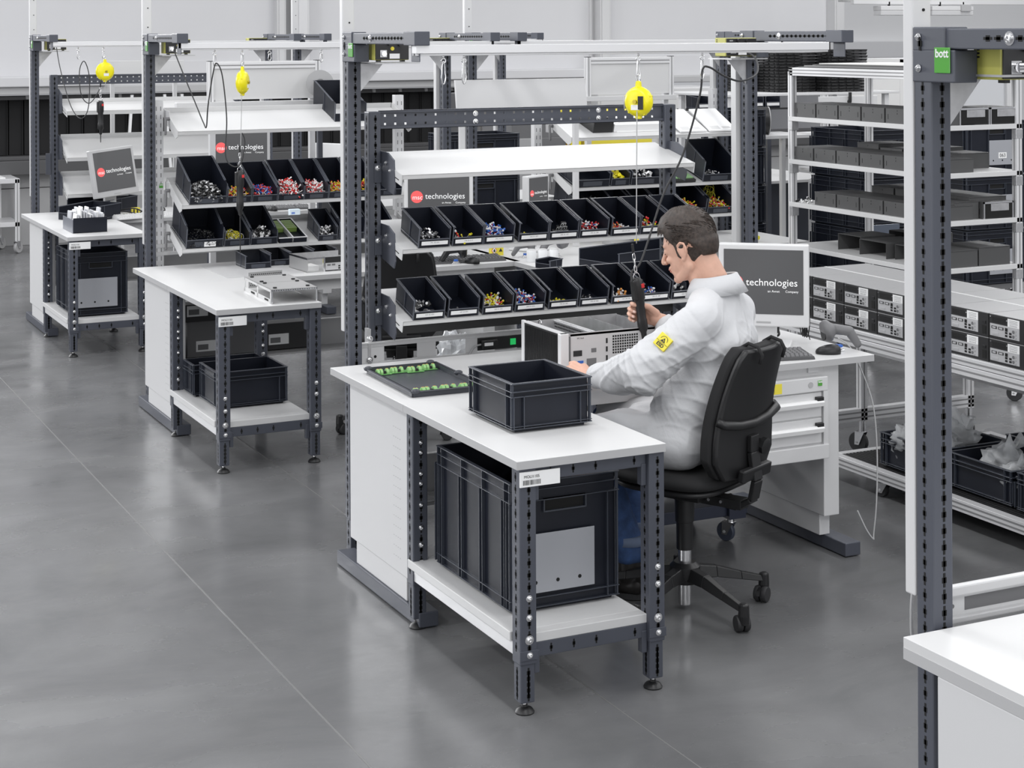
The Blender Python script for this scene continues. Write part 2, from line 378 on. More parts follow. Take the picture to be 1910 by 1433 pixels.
def power_unit(x0, y0, z0, label, w_=.148, dep=.09, side='-x', group='screwdriver power units on the posts'):
    t = thing('power_unit', label, 'power supply', (x0, y0, z0), group=group); h = .085
    MB().box(x0, y0+.004, z0+.004, x0+w_, y0+dep, z0+h).build('casing', OLIVE, t, bevel=.003)
    fp = MB().box(x0+.003, y0-.002, z0+.006, x0+w_-.003, y0+.004, z0+h-.003).build('front_panel', PCFR, t, bevel=.001)
    MB().cyl((x0+.036, y0-.012, z0+.03), (x0+.036, y0-.002, z0+.03), .011, 16).build('socket', CHROME, t, 'auto')
    MB().box(x0+.022, y0-.0035, z0+.016, x0+.050, y0-.002, z0+.044).build('socket_plate', SILV, t)
    MB().cyl((x0+.105, y0-.016, z0+.068), (x0+.105, y0-.002, z0+.068), .009, 14, .008).build('knob', BLACK, t, 'auto')
    MB().cyl((x0+.06, y0-.016, z0+.072), (x0+.06, y0-.002, z0+.072), .009, 14, .008).build('knob', BLACK, t, 'auto')
    MB().box(x0+.062, y0-.003, z0+.010, x0+.105, y0-.002, z0+.030).build('rating_label', PAPER, t)
    g = MB(); g.cyl((x0+.074, y0-.0032, z0+.050), (x0+.074, y0-.002, z0+.050), .008, 16); g.build('warning_sticker', STICK, t)
    text('HIOS', .008, TXTW, t, (x0+.025, y0-.0025, z0+.072), RX, 'printing')
    for dx in (.015, w_-.03): MB().box(x0+dx, y0+.01, z0-.003, x0+dx+.015, y0+.03, z0+.004).build('foot', BLACK, t)
    g = MB()
    for i in range(4): g.box(x0-.0006, y0+dep-.02, z0+.05+i*.008, x0+.001, y0+dep-.012, z0+.054+i*.008)
    g.build('vent_slot', HOLE, t)['kind'] = 'stuff'
    return t
def workbench(n, dy, left=True, right=True):
    X0 = 2.31
    t = thing('workbench', {3: 'white height-adjustable workbench the man in the white coat works at', 2: 'second white workbench, with the open steel chassis on its front extension',
        1: 'farthest white workbench, with a box of folded cards near its front corner', 4: 'white workbench corner in the near right foreground'}[n], 'workbench', (X0, 6.0+dy, 0), group='row of identical assembly workbenches')
    Yb, Yf = 6.41+dy, 5.655+dy
    PX, PY = (.024, dy-.065) if n == 4 else ({3: 0, 2: -.012, 1: -.016}[n], dy); RXP = {4: 4.33, 3: 4.328, 2: 4.262, 1: 4.22}[n]
    MB().box(X0+(.04 if n == 4 else 0), Yf, .762, 4.38, Yb, .789).build('tabletop', WHITE, t, bevel=.0012)
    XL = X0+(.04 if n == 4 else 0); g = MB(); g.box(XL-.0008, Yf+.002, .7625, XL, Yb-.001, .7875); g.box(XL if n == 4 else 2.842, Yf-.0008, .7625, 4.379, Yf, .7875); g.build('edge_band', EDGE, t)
    # foot beams, telescopic columns
    for k, (a, b) in enumerate(((2.345, 2.42), (4.19, 4.265))):
        g = MB(); g.box(a, 5.60+dy, .004, b, 6.44+dy, .058); g.build('foot_beam', STEEL, t, bevel=.004)
        ca, cb = (2.35, 2.42) if k == 0 else (4.16, 4.235)
        g = MB(); g.box(ca, 5.70+dy, .145, cb, 6.30+dy, .762); o = g.build('column_cover', PANEL, t, bevel=.003)
        if k == 0:
            g = MB()
            for i in range(14):
                for j in range(4): g.box(ca-.0006, 5.78+dy+j*.02, .20+i*.036, ca+.001, 5.79+dy+j*.02, .202+i*.036)
            g.build('vent_holes', LGREY, o)['kind'] = 'stuff'
        g = MB(); g.box(ca+.006, 5.74+dy, .058, cb-.018, 6.25+dy, .15); g.build('column', PANEL, t, bevel=.003)
    MB().box(2.42, 6.27+dy, .28, 4.16, 6.30+dy, .44).build('rear_panel', LGREY, t, bevel=.003)
    MB().box(2.42, 6.12+dy, .28, 4.16, 6.27+dy, .29).build('rear_trough', LGREY, t)
    for a in (5.70, 6.10): MB().box(2.42, a+dy, .70, 4.16, a+.05+dy, .762).build('cross_rail', PANEL, t)
    # rear posts
    def topgear(x, inward, arm=True):
        xa = x; dy = PY; k0 = len(t.children)
        g = MB(); g.box(xa-.004, 6.41+dy, 1.992, xa+.06, 6.547+dy, 2.062); o = g.build('corner_bracket', STEEL, t, bevel=.003)
        MB().box(xa-.004, 6.44+dy, 2.060, xa+.060, 6.547+dy, 2.112).build('corner_bracket', STEEL, t, bevel=.003)
        bolt(t, (xa-.005, 6.525+dy, 2.09), '-x', .006); bolt(t, (xa-.005, 6.525+dy, 2.022), '-x', .006)
        keyh = MB(); keyhole(keyh, (xa-.006, 6.52+dy, 2.056), '-x'); keyh.build('keyhole_slot', HOLE, t)
        g = MB(); g.box(xa, 5.84+dy, 2.064, xa+.055, 6.47+dy, 2.108); o = g.build('arm', STEEL, t, bevel=.003)
        g = MB()
        for i in range(14): keyhole_h(g, (xa, 6.31+dy-i*.032, 2.087))
        g.build('keyhole_slots', HOLE, o)['kind'] = 'stuff'
        MB().box(xa-.003, 5.79+dy, 2.06, xa+.058, 5.90+dy, 2.112).build('arm_end_sleeve', STEEL, t, bevel=.003)
        bolt(t, (xa, 6.245+dy, 2.087), '-x', .010)
        MB().box(xa+.02, 5.80+dy, 2.0, xa+.024, 5.88+dy, 2.062).build('rail_bracket', STEEL, t, bevel=.002)
        # tray for the power unit + triangular gusset
        s = 1 if inward > 0 else -1
        xe = xa+.055 if s > 0 else xa
        MB().box(xe, 6.33+dy, 1.985, xe+s*.19, 6.52+dy, 1.990).build('tray', GALV, t)
        g = MB(); g.prism([(xe, 1.985), (xe+s*.10, 1.985), (xe, 1.87)], 'y', 6.50+dy, 6.504+dy); g.build('gusset', GALV, t)
        if n == 4:
            for c_ in list(t.children)[k0:]: c_.location.z += .02
    post(t, 2.42+PX, 2.475+PX, 6.49+PY, 6.546+PY, .15, 2.06)
    post(t, 2.424+PX, 2.471+PX, 6.494+PY, 6.546+PY, .02, .16, name='post_extension')
    if n == 4: dy0 = dy; dy = PY
    topgear(2.42+PX, 1)
    badge(t, (2.415+PX, 6.445+PY, 2.040))
    if n == 4: dy = dy0
    if right:
        post(t, RXP, RXP+.054, 6.49+dy, 6.55+dy, .10, 2.06); topgear(RXP, -1)
        MB().box(RXP-.018, 6.56+dy, .10, RXP+.04, 6.60+dy, 2.04).build('rear_profile', PANEL, t, bevel=.002)
    # white lighting mast behind the left post
    g = MB(); g.box(2.418+PX, 6.549+PY, .9 if n != 4 else .86, 2.470+PX, 6.583+PY, 3.2); o = g.build('lighting_mast', PANEL, t, bevel=.004)
    g = MB()
    for i in range(7): g.cyl((2.448+PX, 6.549+PY, 2.15+i*.11), (2.448+PX, 6.547+PY, 2.15+i*.11), .0035, 10)
    g.build('mast_holes', HOLE, o)['kind'] = 'stuff'
    # rail across the arms
    g = MB(); g.box(2.428, 5.80+dy, 2.030, 4.27, 5.845+dy, 2.062); g.box(2.428, 5.806+dy, 2.022, 4.27, 5.812+dy, 2.030); g.box(2.428, 5.833+dy, 2.022, 4.27, 5.839+dy, 2.030)
    g.build('tool_rail', ALU, t, bevel=.002)
    MB().box(4.27, 5.80+dy, 2.022, 4.275, 5.845+dy, 2.063).build('rail_end_cap', BLACK, t)
    return t
def bolt_line(t, x, y, zs, r=.0075):
    for z in zs: bolt(t, (x, y, z), '-y', r)
def supply_table(n, dy, code, label):
    t = thing('supply_table', label, 'table', (2.58, 5.2+dy, 0), group='supply tables in front of the workbenches')
    x0, x1 = 2.31, 2.84
    MB().box(x0, 4.735+dy, .762, x1, 5.6545+dy, .789).build('tabletop', WHITE, t, bevel=.0012)
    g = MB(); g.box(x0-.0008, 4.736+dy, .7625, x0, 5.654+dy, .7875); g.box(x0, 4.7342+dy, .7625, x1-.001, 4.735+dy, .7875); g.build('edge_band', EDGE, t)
    MB().box(2.318, 4.81+dy, .214, 2.785, 5.64+dy, .243).build('lower_shelf', WHITE, t, bevel=.002)
    MB().box(2.378, 4.765+dy, .214, 2.785, 4.81+dy, .243).build('shelf_lip', WHITE, t, bevel=.002)
    for (a, b) in ((2.323, 4.745), (2.783, 4.745), (2.323, 5.60), (2.783, 5.60)):
        o = post(t, a, a+.057, b+dy, b+.058+dy, .155, .762, name='leg', pitch=.0375)
        p2 = post(t, a+.003, a+.052, b+.004+dy, b+.054+dy, .036, .16, name='leg_extension', pitch=.018)
        g = MB(); g.cyl((a+.028, b+.029+dy, .012), (a+.028, b+.029+dy, .038), .006, 10); g.build('foot_spindle', CHROME, t, True)
        g = MB(); g.lathe([(.030, 0), (.031, .004), (.024, .014), (.010, .020), (.009, .026)], (a+.028, b+.029+dy, 0), 20); g.build('foot_pad', BLACK, t, 'auto')
        MB().box(a-.002, b-.003+dy, .17, a+.060, b+dy, .20).build('clamp_plate', STEEL, t, bevel=.001)
        bx = a+.031
        bolt(t, (bx, b-.003+dy, .186), '-y', .007)
        if n == 3 or b < 5: bolt(t, (bx, b+dy, .232), '-y', .010)
        for z in ((.36, .30) if a < 2.5 else (.395, .34)): bolt(t, (bx, b+dy, z), '-y', .0072)
        if b > 5:
            for z in (.66, .625, .55, .515, .44): bolt(t, (bx, b+dy, z), '-y', .006)
    for z in ((.715, .762), (.168, .214)):
        g = MB(); g.box(2.38, 4.765+dy, z[0], 2.783, 4.785+dy, z[1]); o = g.build('front_beam', STEEL, t, bevel=.002)
        g = MB()
        for xx in (2.44, 2.52, 2.60, 2.74): keyhole(g, (xx, 4.765+dy, (z[0]+z[1])/2), '-y', .85)
        g.build('keyhole_slots', HOLE, o)['kind'] = 'stuff'
        MB().box(2.38, 5.615+dy, z[0], 2.783, 5.635+dy, z[1]).build('rear_beam', STEEL, t)
        for xx in ((2.326, 2.80) if z[0] < .5 else (2.60,)): MB().box(xx, 4.803+dy, z[0]+.006, xx+.02, 5.60+dy, z[1]).build('side_beam', STEEL if z[0] > .5 else ALU, t, bevel=.002)
    for xx in (2.38, 2.765):
        for z in (.655, .12): MB().box(xx, 4.762+dy, z, xx+.018, 4.79+dy, z+.07).build('hook_bracket', STEEL, t, bevel=.002)
    lp = MB().box(2.322, 4.739+dy, .706, 2.46, 4.744+dy, .752).build('name_plate', PAPER, t)
    text(code, .0125, INK, lp, (2.362, 4.7386+dy, .737), RX, 'printing')
    g = MB(); x = 2.332; random.seed(5)
    while x < 2.392:
        wv = random.choice((.0008, .0016, .0024)); g.box(x, 4.7386+dy, .712, x+wv, 4.739+dy, .727); x += wv+random.choice((.001, .0018))
    g.build('barcode', INK, lp)['kind'] = 'stuff'
    return t
# ---------------------------------------------------------------- euro crate
def crate(x0, y0, z0, L, W, H, label, plate=None, ribs=3, group=None, name='plastic_crate', cat='crate', handle=True):
    """L along x, W along y"""
    t = thing(name, label, cat, (x0+L/2, y0+W/2, z0), group=group); a = .012; x1, y1, z1 = x0+L, y0+W, z0+H
    g = MB(); i = a; 
    g.box(x0+.02, y0+.02, z0, x1-.02, y1-.02, z0+.01)
    g.box(x0+i, y0+i, z0+.008, x1-i, y1-i, z0+.012)
    for (p, q, r, s_) in ((x0+i, y0+i, x1-i, y0+i+.003), (x0+i, y1-i-.003, x1-i, y1-i), (x0+i, y0+i, x0+i+.003, y1-i), (x1-i-.003, y0+i, x1-i, y1-i)):
        g.box(p, q, z0+.008, r, s_, z1)
    g.build('body', NAVY, t, bevel=.001)
    g = MB()
    def ring(za, zb, e):
        g.box(x0-e+a, y0-e+a, za, x1+e-a, y0+a+.001, zb); g.box(x0-e+a, y1-a-.001, za, x1+e-a, y1+e-a, zb)
        g.box(x0-e+a, y0+a, za, x0+a+.001, y1-a, zb); g.box(x1-a-.001, y0+a, za, x1+e-a, y1-a, zb)
    ring(z1-.004, z1, a); ring(z1-.030, z1-.027, a); 
    hb = .062 if H > .3 else .044
    ring(z1-hb-.003, z1-hb, a); ring(z0+.012, z0+.015, a); ring(z0+.042 if H > .3 else z0+.02, (z0+.045) if H > .3 else z0+.022, a)
    g.build('rim', NAVY2, t, bevel=.0008)
    g = MB()
    nx = max(2, int(L/.15)); ny = max(2, int(W/.15))
    def ribset(u0, u1, n): return [u0+.045+(u1-u0-.09)*k/n for k in range(n+1)]+[u0+.008, u1-.010]
    for u in ribset(x0, x1, 1 if L < .45 else ribs): 
        for yy in (y0, y1-a): g.box(u, yy, z0+.015, u+.003, yy+a, z1-hb if L > .5 or True else z1)
    for u in ribset(y0, y1, 1 if W < .45 else ribs):
        for xx in (x0, x1-a):
            g.box(xx, u, z0+.015, xx+a, u+.003, z1-.004)
            if W > .45: g.box(xx, u+.022, z0+.015, xx+a, u+.025, z1-hb)
    g.build('ribs', NAVY2, t, bevel=.0006, kind='stuff')
    if handle and H > .2:
        xm = (x0+x1)/2
        g = MB(); g.box(xm-.075, y0+.001, z1-.105, xm+.075, y0+a, z1-.10); g.box(xm-.075, y0+.001, z1-.066, xm+.075, y0+a, z1-.062)
        for s_ in (-.078, .074): g.box(xm+s_, y0+.001, z1-.105, xm+s_+.004, y0+a, z1-.062)
        g.build('handle', NAVY2, t)
        MB().box(xm-.07, y0+a-.002, z1-.10, xm+.07, y0+a+.0005, z1-.068).build('handle_slot', HOLE, t)
    if plate:
        px0, px1, pz0, pz1 = plate
        o = MB().box(x0+px0, y0-.003, z0+pz0, x0+px1, y0, z0+pz1).build('label_holder', mat('pale_label_sheet', (.40, .41, .44), .4, .2), t, bevel=.0008)
        g = MB()
        for fx in (.14, .46, .78): g.cyl((x0+px0+(px1-px0)*fx, y0-.0038, z0+pz0+(pz1-pz0)*.18), (x0+px0+(px1-px0)*fx, y0-.002, z0+pz0+(pz1-pz0)*.18), .0062, 14)
        g.build('hole', HOLE, o)
    return t
RIMM = mat('bin_rim_plastic', (.085, .092, .112), .3)
# ---------------------------------------------------------------- open-front storage bin
def bin_box(loc, w_, d, hb, hf, lip, label, group, tilt=0, lab=None, sides=None, name='storage_bin', cat='bin', rz=0, bar=False):
    """origin = front bottom centre, opening towards -y"""
    t = thing(name, label, cat, loc, group=group, local=True, rot=(tilt, 0, rz)); th = .003; h2 = w_/2
    g = MB(); g.box(-h2+.006, 0, 0, h2-.006, d-.006, th)
    flat = d*.12 if hb > .13 else d*.02
    prof = [(0, 0), (d-.006, 0), (d, hb), (d-.03, hb), (flat+.004, hf), (.003, hf-.006), (.003, lip)] if hb > .13 else [(0, 0), (d-.006, 0), (d, hb), (.004, hf), (.002, lip)]
    for sx in (-1, 1):
        g.prism(prof, 'x', sx*(h2-.004), sx*(h2-.004-th))
    g.hexa([(-h2+.004, d-.009, 0), (h2-.004, d-.009, 0), (h2-.004, d-.006, 0), (-h2+.004, d-.006, 0)], [(-h2+.004, d-.004, hb), (h2-.004, d-.004, hb), (h2-.004, d, hb), (-h2+.004, d, hb)])
    g.box(-h2+.004, 0, 0, h2-.004, th, lip)
    g.build('body', NAVY, t, bevel=.0008)
    g = MB()   # rims and reinforcing ribs
    for sx in (-1, 1):
        top = [(.000, hf-.004), (d+.002, hb-.004), (d+.002, hb), (.000, hf)] if hb <= .13 else [(flat+.002, hf-.004), (d-.03, hb-.004), (d, hb-.004), (d, hb), (d-.03, hb), (flat+.002, hf)]
        g.prism(top, 'x', sx*(h2-.0045), sx*h2); g.prism([(a_, b_-.0015) for a_, b_ in top], 'x', sx*(h2-.011), sx*(h2-.0065))
        g.box(sx*(h2-.004), -.001, 0, sx*h2, .006, hf-.004) if hb <= .13 else g.box(sx*(h2-.004), -.001, 0, sx*h2, .008, hf-.01)
        g.box(sx*(h2-.004), d*.5, .004, sx*(h2-.001), d*.5+.003, (hf+hb)/2-.004)
        g.box(sx*(h2-.004), .0, .012, sx*(h2-.0005), d-.01, .015)
    g.box(-h2+.002, -.004, lip-.003, h2-.002, .004, lip)
    g.box(-h2+.002, d-.004, hb-.004, h2-.002, d+.004, hb)
    g.build('rim', RIMM, t, bevel=.0006)
    if lab is not None:
        o = MB().box(-h2+.012, -.0055, lip*.35, h2-.012, -.0035, lip-.008).build('label_strip', PAPER, t)
        if lab: text(lab, .0085, LGREY, o, (0, -.0057, lip*.62), RX, 'printing')
    elif bar:
        MB().box(-h2*.55, -.002, lip*.15, h2*.55, 0, lip*.75).build('front_recess', NAVY2, t)
    return t
def heap(name, loc, sx, sy, h, n, mats, label, cat, size=.012, kind='wire', tilt=0, group=None, seed=1):
    """loose small parts in a bin: nobody could count them"""
    R = random.Random(seed); g = MB()
    for k in range(n):
        x = R.uniform(-1, 1); y = R.uniform(-1, 1); hh = h*(1-.55*abs(x)**1.6)*(1-.45*abs(y))
        p = Vector((x*sx/2, y*sy/2, hh*R.random()**.55)); s = size*R.uniform(.6, 1.2); g.m = R.randrange(len(mats))
        a = R.uniform(0, 2*pi); e = R.uniform(-.2, 1.1) if kind == 'wire' else R.uniform(-.6, .9)
        d = Vector((cos(a)*cos(e), sin(a)*cos(e), sin(e)))
        if kind == 'wire':
            q = p+d*s*1.6; q.z = max(q.z, .002); r = s*.11+.0012
            g.tube([p, (p+q)/2+Vector((R.uniform(-1, 1), R.uniform(-1, 1), .3))*s*.35, q], r, 5)
            g.m = R.randrange(min(2, len(mats))); g.cyl(q, q+d*s*.55, r*1.7, 6)
        elif kind == 'ring':
            u = d.orthogonal().normalized(); v = d.cross(u)
            g.tube([p+(u*cos(i*pi/4)+v*sin(i*pi/4))*s for i in range(8)], .0016, 5, closed=True)
        else:
            o_ = d.orthogonal().normalized(); c = d.cross(o_); M = Matrix((d, o_, c)).transposed()
            dx, dy_, dz = s*.8, s*R.uniform(.3, .6), s*R.uniform(.2, .45)
            vs = [p+M @ Vector((i*dx, j*dy_, l*dz)) for l in (-.5, .5) for i, j in ((-.5, -.5), (.5, -.5), (.5, .5), (-.5, .5))]
            g.add(vs, [(0, 3, 2, 1), (4, 5, 6, 7), (0, 1, 5, 4), (1, 2, 6, 5), (2, 3, 7, 6), (3, 0, 4, 7)])
    o = g.build(name, mats); o.location = loc; o.rotation_euler = (tilt, 0, 0)
    return tag(o, label, cat, group, 'stuff')
# ---------------------------------------------------------------- monitor with logo
def monitor(loc, rz, W, H, label, tilt=0, zc=.28, bez=BEZ, b=.022, chin=.045, roll=0, group='flat monitors on the benches', stand=True):
    t = thing('monitor', label, 'monitor', loc, rz, group, local=True)
    M = Euler((tilt, roll, 0)).to_matrix().to_4x4(); M.translation = Vector((0, 0, zc))
    g = MB(); g.X = M; o = g.box(-W/2, 0, -H/2, W/2, .045, H/2).build('housing', bez, t, bevel=.006)
    g = MB(); g.X = M
    g.box(-W/2+b, -.0015, -H/2+chin, W/2-b, .001, H/2-b); s_ = g.build('screen', SCREEN, t)
    sw = W-2*b
    g = MB(); g.X = M; g.cyl((-sw*.355, -.002, .01), (-sw*.355, -.0012, .01), sw*.10, 28); g.build('logo_disc', REDL, t)
    R3 = M.to_3x3() @ Euler(RX).to_matrix()
    text('msc', sw*.105, WTXT, t, M @ Vector((-sw*.345, -.0026, .006)), R3, 'screen_lettering', ext=.0002)
    text('technologies', sw*.128, WTXT, t, M @ Vector((sw*.105, -.0022, .012)), R3, 'screen_lettering', ext=.0002)
    text('an Avnet      Company', sw*.042, WTXT, t, M @ Vector((sw*.245, -.0022, -.024*W/.38)), R3, 'screen_lettering', ext=.0002)
    g = MB(); g.X = M; g.box(-.03, -.001, -H/2+.014, .03, .0005, -H/2+.022); g.build('button_row', LGREY, t)
    if stand:
        g = MB(); g.box(-.05, .05, .01, .05, .075, zc+.02); g.build('stand_neck', bez, t, bevel=.004)
        g = MB(); g.box(-.11, -.05, 0, .11, .15, .014); g.build('stand_foot', bez, t, bevel=.006)
        g = MB(); g.X = M; g.box(-.06, .04, -.06, .06, .07, .06); g.build('hinge_block', GREY, t, bevel=.004)
    return t
def keyboard(loc, rz, label, W=.44, D=.15, mt=KEYM, keym=KEYM, name='keyboard'):
    t = thing(name, label, 'keyboard', loc, rz, local=True)
    g = MB(); g.hexa([(-W/2, -D/2, 0), (W/2, -D/2, 0), (W/2, D/2, 0), (-W/2, D/2, 0)], [(-W/2+.004, -D/2+.004, .012), (W/2-.004, -D/2+.004, .012), (W/2-.004, D/2-.004, .024), (-W/2+.004, D/2-.004, .024)])
    g.build('base', mt, t, bevel=.002); first = None
    for r in range(6):
        z = .012+.012*(r+.4)/6
        y = -D/2+.012+r*(D-.026)/6
        x = -W/2+.012; k = 0
        while x < W/2-.022:
            if (x > W*.20 and x < W*.225) or (r == 5 and k % 5 == 4): x += .012; k += 1; continue
            wk = .0165 if not (r == 0 and -W*.25 < x < W*.02) else .095
            if wk < .02 and first is not None:
                o = first.copy(); COL.objects.link(o); o.parent = t; o.location = (x, y, z)
            else:
                g = MB(); h = .017; g.hexa([(0, 0, 0), (wk, 0, 0), (wk, h, 0), (0, h, 0)], [(.002, .002, .005), (wk-.002, .002, .005), (wk-.002, h-.002, .006), (.002, h-.002, .006)])
                o = g.build('key', keym, t); o.location = (x, y, z)
                if wk < .02: first = o
            x += wk+.0025; k += 1
    return t
def mouse(loc, rz, label, mt=BLACK):
    t = thing('computer_mouse', label, 'mouse', loc, rz, local=True)
    g = MB(); g.lathe([(.001, .036), (.012, .0355), (.022, .031), (.028, .022), (.030, .010), (.029, .0)][::-1], n=20)
    g.v = [(p[0], p[1]*1.75, p[2]*(1-.25*(p[1]/.03) if p[1] > -9 else 1)) for p in g.v]
    g.build('shell', mt, t, True)
    MB().cyl((-.003, -.028, .032), (.003, -.028, .032), .006, 10).build('scroll_wheel', RUB, t, True)
    return t
def caster(t, p, r=.05, w_=.025, h=None, rz=0, mt=RUB, twin=False):
    h = h or r*2.4; M = Matrix.Translation(p) @ Matrix.Rotation(rz, 4, 'Z')
    g = MB(); g.X = M
    if twin:
        for s_ in (-1, 1): g.lathe([(r*.5, -.011), (r*.92, -.010), (r, -.004), (r, .006), (r*.9, .011), (r*.3, .012)], (s_*.013, .018, r), 20, (s_, 0, 0))
        o = g.build('wheel', RUB, t, 'auto')
        g = MB(); g.X = M; g.prism([(-.02, r*1.15), (.03, r*1.9), (.05, r*1.6), (.055, r*1.0), (.0, r*1.0)], 'x', -.007, .007); g.cyl((0, 0, r*1.2), (0, 0, h), .008, 10); g.build('caster_hood', BLACK, t)
        return o
    g.lathe([(r*.55, -w_/2), (r*.93, -w_/2), (r, -w_/3), (r, w_/3), (r*.93, w_/2), (r*.55, w_/2)], (0, .02, r), 24, (1, 0, 0)); o = g.build('wheel', mt, t, 'auto')
    g = MB(); g.X = M; g.lathe([(r*.55, -w_/2+.001), (r*.55, w_/2-.001)], (0, .02, r), 20, (1, 0, 0)); g.cyl((-w_*.8, .02, r), (w_*.8, .02, r), .006, 10); g.build('wheel_hub', LGREY, t, 'auto')
    g = MB(); g.X = M
    for s_ in (-1, 1): g.prism([(.02-.012, r-.012), (.02+.012, r-.012), (.03, r*2.05), (-.022, r*2.05)], 'x', s_*w_*.62, s_*w_*.72)
    g.box(-w_*.72, -.022, r*2.02, w_*.72, .03, r*2.06); g.cyl((0, 0, r*2.05), (0, 0, h), .018, 12); g.build('fork', CHROME, t)
    return o
def cable(name, pts, r, mt, label, cat='cable', sub=6, group=None):
    P = [Vector(p) for p in pts]; out = []
    for i in range(len(P)-1):
        p0 = P[max(i-1, 0)]; p1 = P[i]; p2 = P[i+1]; p3 = P[min(i+2, len(P)-1)]
        for k in range(sub):
            u = k/sub; out.append(.5*((2*p1)+(p2-p0)*u+(2*p0-5*p1+4*p2-p3)*u*u+(3*p1-p0-3*p2+p3)*u**3))
    out.append(P[-1]); g = MB(); g.tube(out, r, 8); o = g.build(name, mt, None, True)
    return tag(o, label, cat, group) if label else o
DY = {4: -3.47, 3: 0.0, 2: 3.265, 1: 6.61}
WB = {n: workbench(n, DY[n], right=(n != 4)) for n in (3, 2, 1, 4)}
for n in (2, 1): pass
ST = {3: supply_table(3, 0, 'MOLI1105', 'supply table in front, with the MOLI1105 name plate, carrying a tall black crate below'),
      2: supply_table(2, 3.265, 'MOLI1103', 'supply table with the MOLI1103 name plate and two low black crates below'),
      1: supply_table(1, 6.61, 'MOLI1101', 'far left supply table with the MOLI1101 name plate and a box of cards on top')}
PU = {3: power_unit(2.492, 6.38, 1.995, 'yellow and black power unit under the left arm of the foreground bench'),
      2: power_unit(2.492, 9.645, 1.995, 'power unit with yellow casing on the left post of the second bench'),
      1: power_unit(2.492, 12.99, 1.995, 'small power unit on the farthest left post'),
      4: power_unit(2.505, 2.80, 1.995, 'large power unit with yellow casing at the upper right edge of the picture')}
power_unit(4.13, 6.36, 1.995, 'power unit with two white dials on the right post of the foreground bench', w_=.16)
power_unit(4.10, 9.62, 1.995, 'power unit with two dials behind the rail, left of the black arms', w_=.15)
power_unit(4.04, 12.96, 1.995, 'farthest power unit with two dials, above the white tool board', w_=.15)
# round plug and metal cable of the nearest power unit
t = PU[4]
MB().cyl((2.541, 2.788, 2.025), (2.60, 2.74, 2.028), .011, 14).build('plug', CHROME, t, 'auto')
g = MB(); g.tube([(2.60, 2.74, 2.028), (2.66, 2.70, 2.02), (2.75, 2.68, 1.98)], .007, 8); g.build('plug_cable', BLACK, t, True)
# ---- shelf superstructure of the foreground bench
def shelf(t, x0, x1, yf, yb, zf, zb, lip=.018, name='shelf', plate=True, thick=.004, back=.03):
    th = math.atan2(zb-zf, yb-yf); M = Matrix.Translation((0, yf, zf)) @ Matrix.Rotation(th, 4, 'X'); d = math.hypot(yb-yf, zb-zf)
    g = MB(); g.X = M
    g.box(x0, 0, -thick, x1, d, 0); g.box(x0, 0, -lip, x1, .003, 0); g.box(x0, d-.003, -.02, x1, d, back)
    o = g.build(name, WHITE, t, bevel=.0012)
    if plate:
        for xx in (x0-.004, x1+.001):
            g = MB(); g.X = M; g.prism([(0, .0), (0, -.045), (.20, -.045), (.27, 0)], 'x', xx, xx+.003); g.build('side_plate', WHITE, o)
        g = MB(); g.X = M
        for a in (.03, .11): g.box(x0-.0048, a, -.030, x0-.0035, a+.06, -.026)
        g.build('slot', HOLE, o)['kind'] = 'stuff'
    return o, M, th
t = WB[3]
o = post(t, 2.5406, 2.5925, 6.575, 6.63, .35, 1.785, name='shelf_post'); post(t, 3.946, 4.003, 6.575, 6.63, .35, 1.785, name='shelf_post')
# perforated top beam with real square holes
def holed_beam(t, x0, x1, y, z0, z1, pitch=.0455, hole=.0095, rows=(.27, .72), skipn=(), mt=STEEL, name='perforated_beam'):
    g = MB(); H = z1-z0; zs = sorted(z0+H*r for r in rows); z = z0
    n = int((x1-x0-.03)/pitch); xs = [x0+.02+pitch*(i+.2) for i in range(n)]
    for zc in zs:
        g.box(x0, y, z, x1, y+.002, zc-hole/2); xa = x0
        for x in xs: g.box(xa, y, zc-hole/2, x-hole/2, y+.002, zc+hole/2); xa = x+hole/2
        g.box(xa, y, zc-hole/2, x1, y+.002, zc+hole/2); z = zc+hole/2
    g.box(x0, y, z, x1, y+.002, z1)
    g.hexa([(x0, y-.012, z1-.002), (x1, y-.012, z1-.002), (x1, y+.002, z1-.001), (x0, y+.002, z1-.001)], [(x0, y-.012, z1), (x1, y-.012, z1), (x1, y+.002, z1+.001), (x0, y+.002, z1+.001)])
    g.box(x0, y-.012, z0, x1, y+.002, z0+.002); g.box(x0, y-.012, z0, x1, y-.010, z0+.012); g.box(x0, y-.012, z1-.008, x1, y-.010, z1)
    return g.build(name, mt, t), xs, zs
o, xs, zs = holed_beam(t, 2.5925, 3.946, 6.60, 1.712, 1.788)
for i in (9, 22):
    for z in zs: bolt(t, (xs[i], 6.599, z), '-y', .008)
SH = {}
for k, (zf, zb) in enumerate(((1.5395, 1.6115), (1.2425, 1.3275), (.9547, 1.0397))):
    SH[k] = shelf(t, 2.600, 3.961, 6.355, 6.69, zf, zb, name='tilted_shelf', back=0)
    for (xa, xb) in ((2.5925, 2.5985), (3.9625, 3.968)):
        g = MB(); g.prism([(6.60, zf+.085), (6.50, zf+.082), (6.435, zf+.055), (6.425, zf-.055), (6.44, zf-.085), (6.60, zf-.050)], 'x', xa, xb)
        br = g.build('shelf_bracket', STEEL, t, bevel=.001)
    MB().box(2.562, 6.5715, zf-.045, 2.594, 6.5745, zf+.035).build('bracket_tab', STEEL, t, bevel=.001)
    bolt(t, (2.577, 6.571, zf+.015), '-y', .0085); bolt(t, (2.5925, 6.52, zf+.04), '-x', .006); bolt(t, (2.5925, 6.475, zf+.01), '-x', .006)
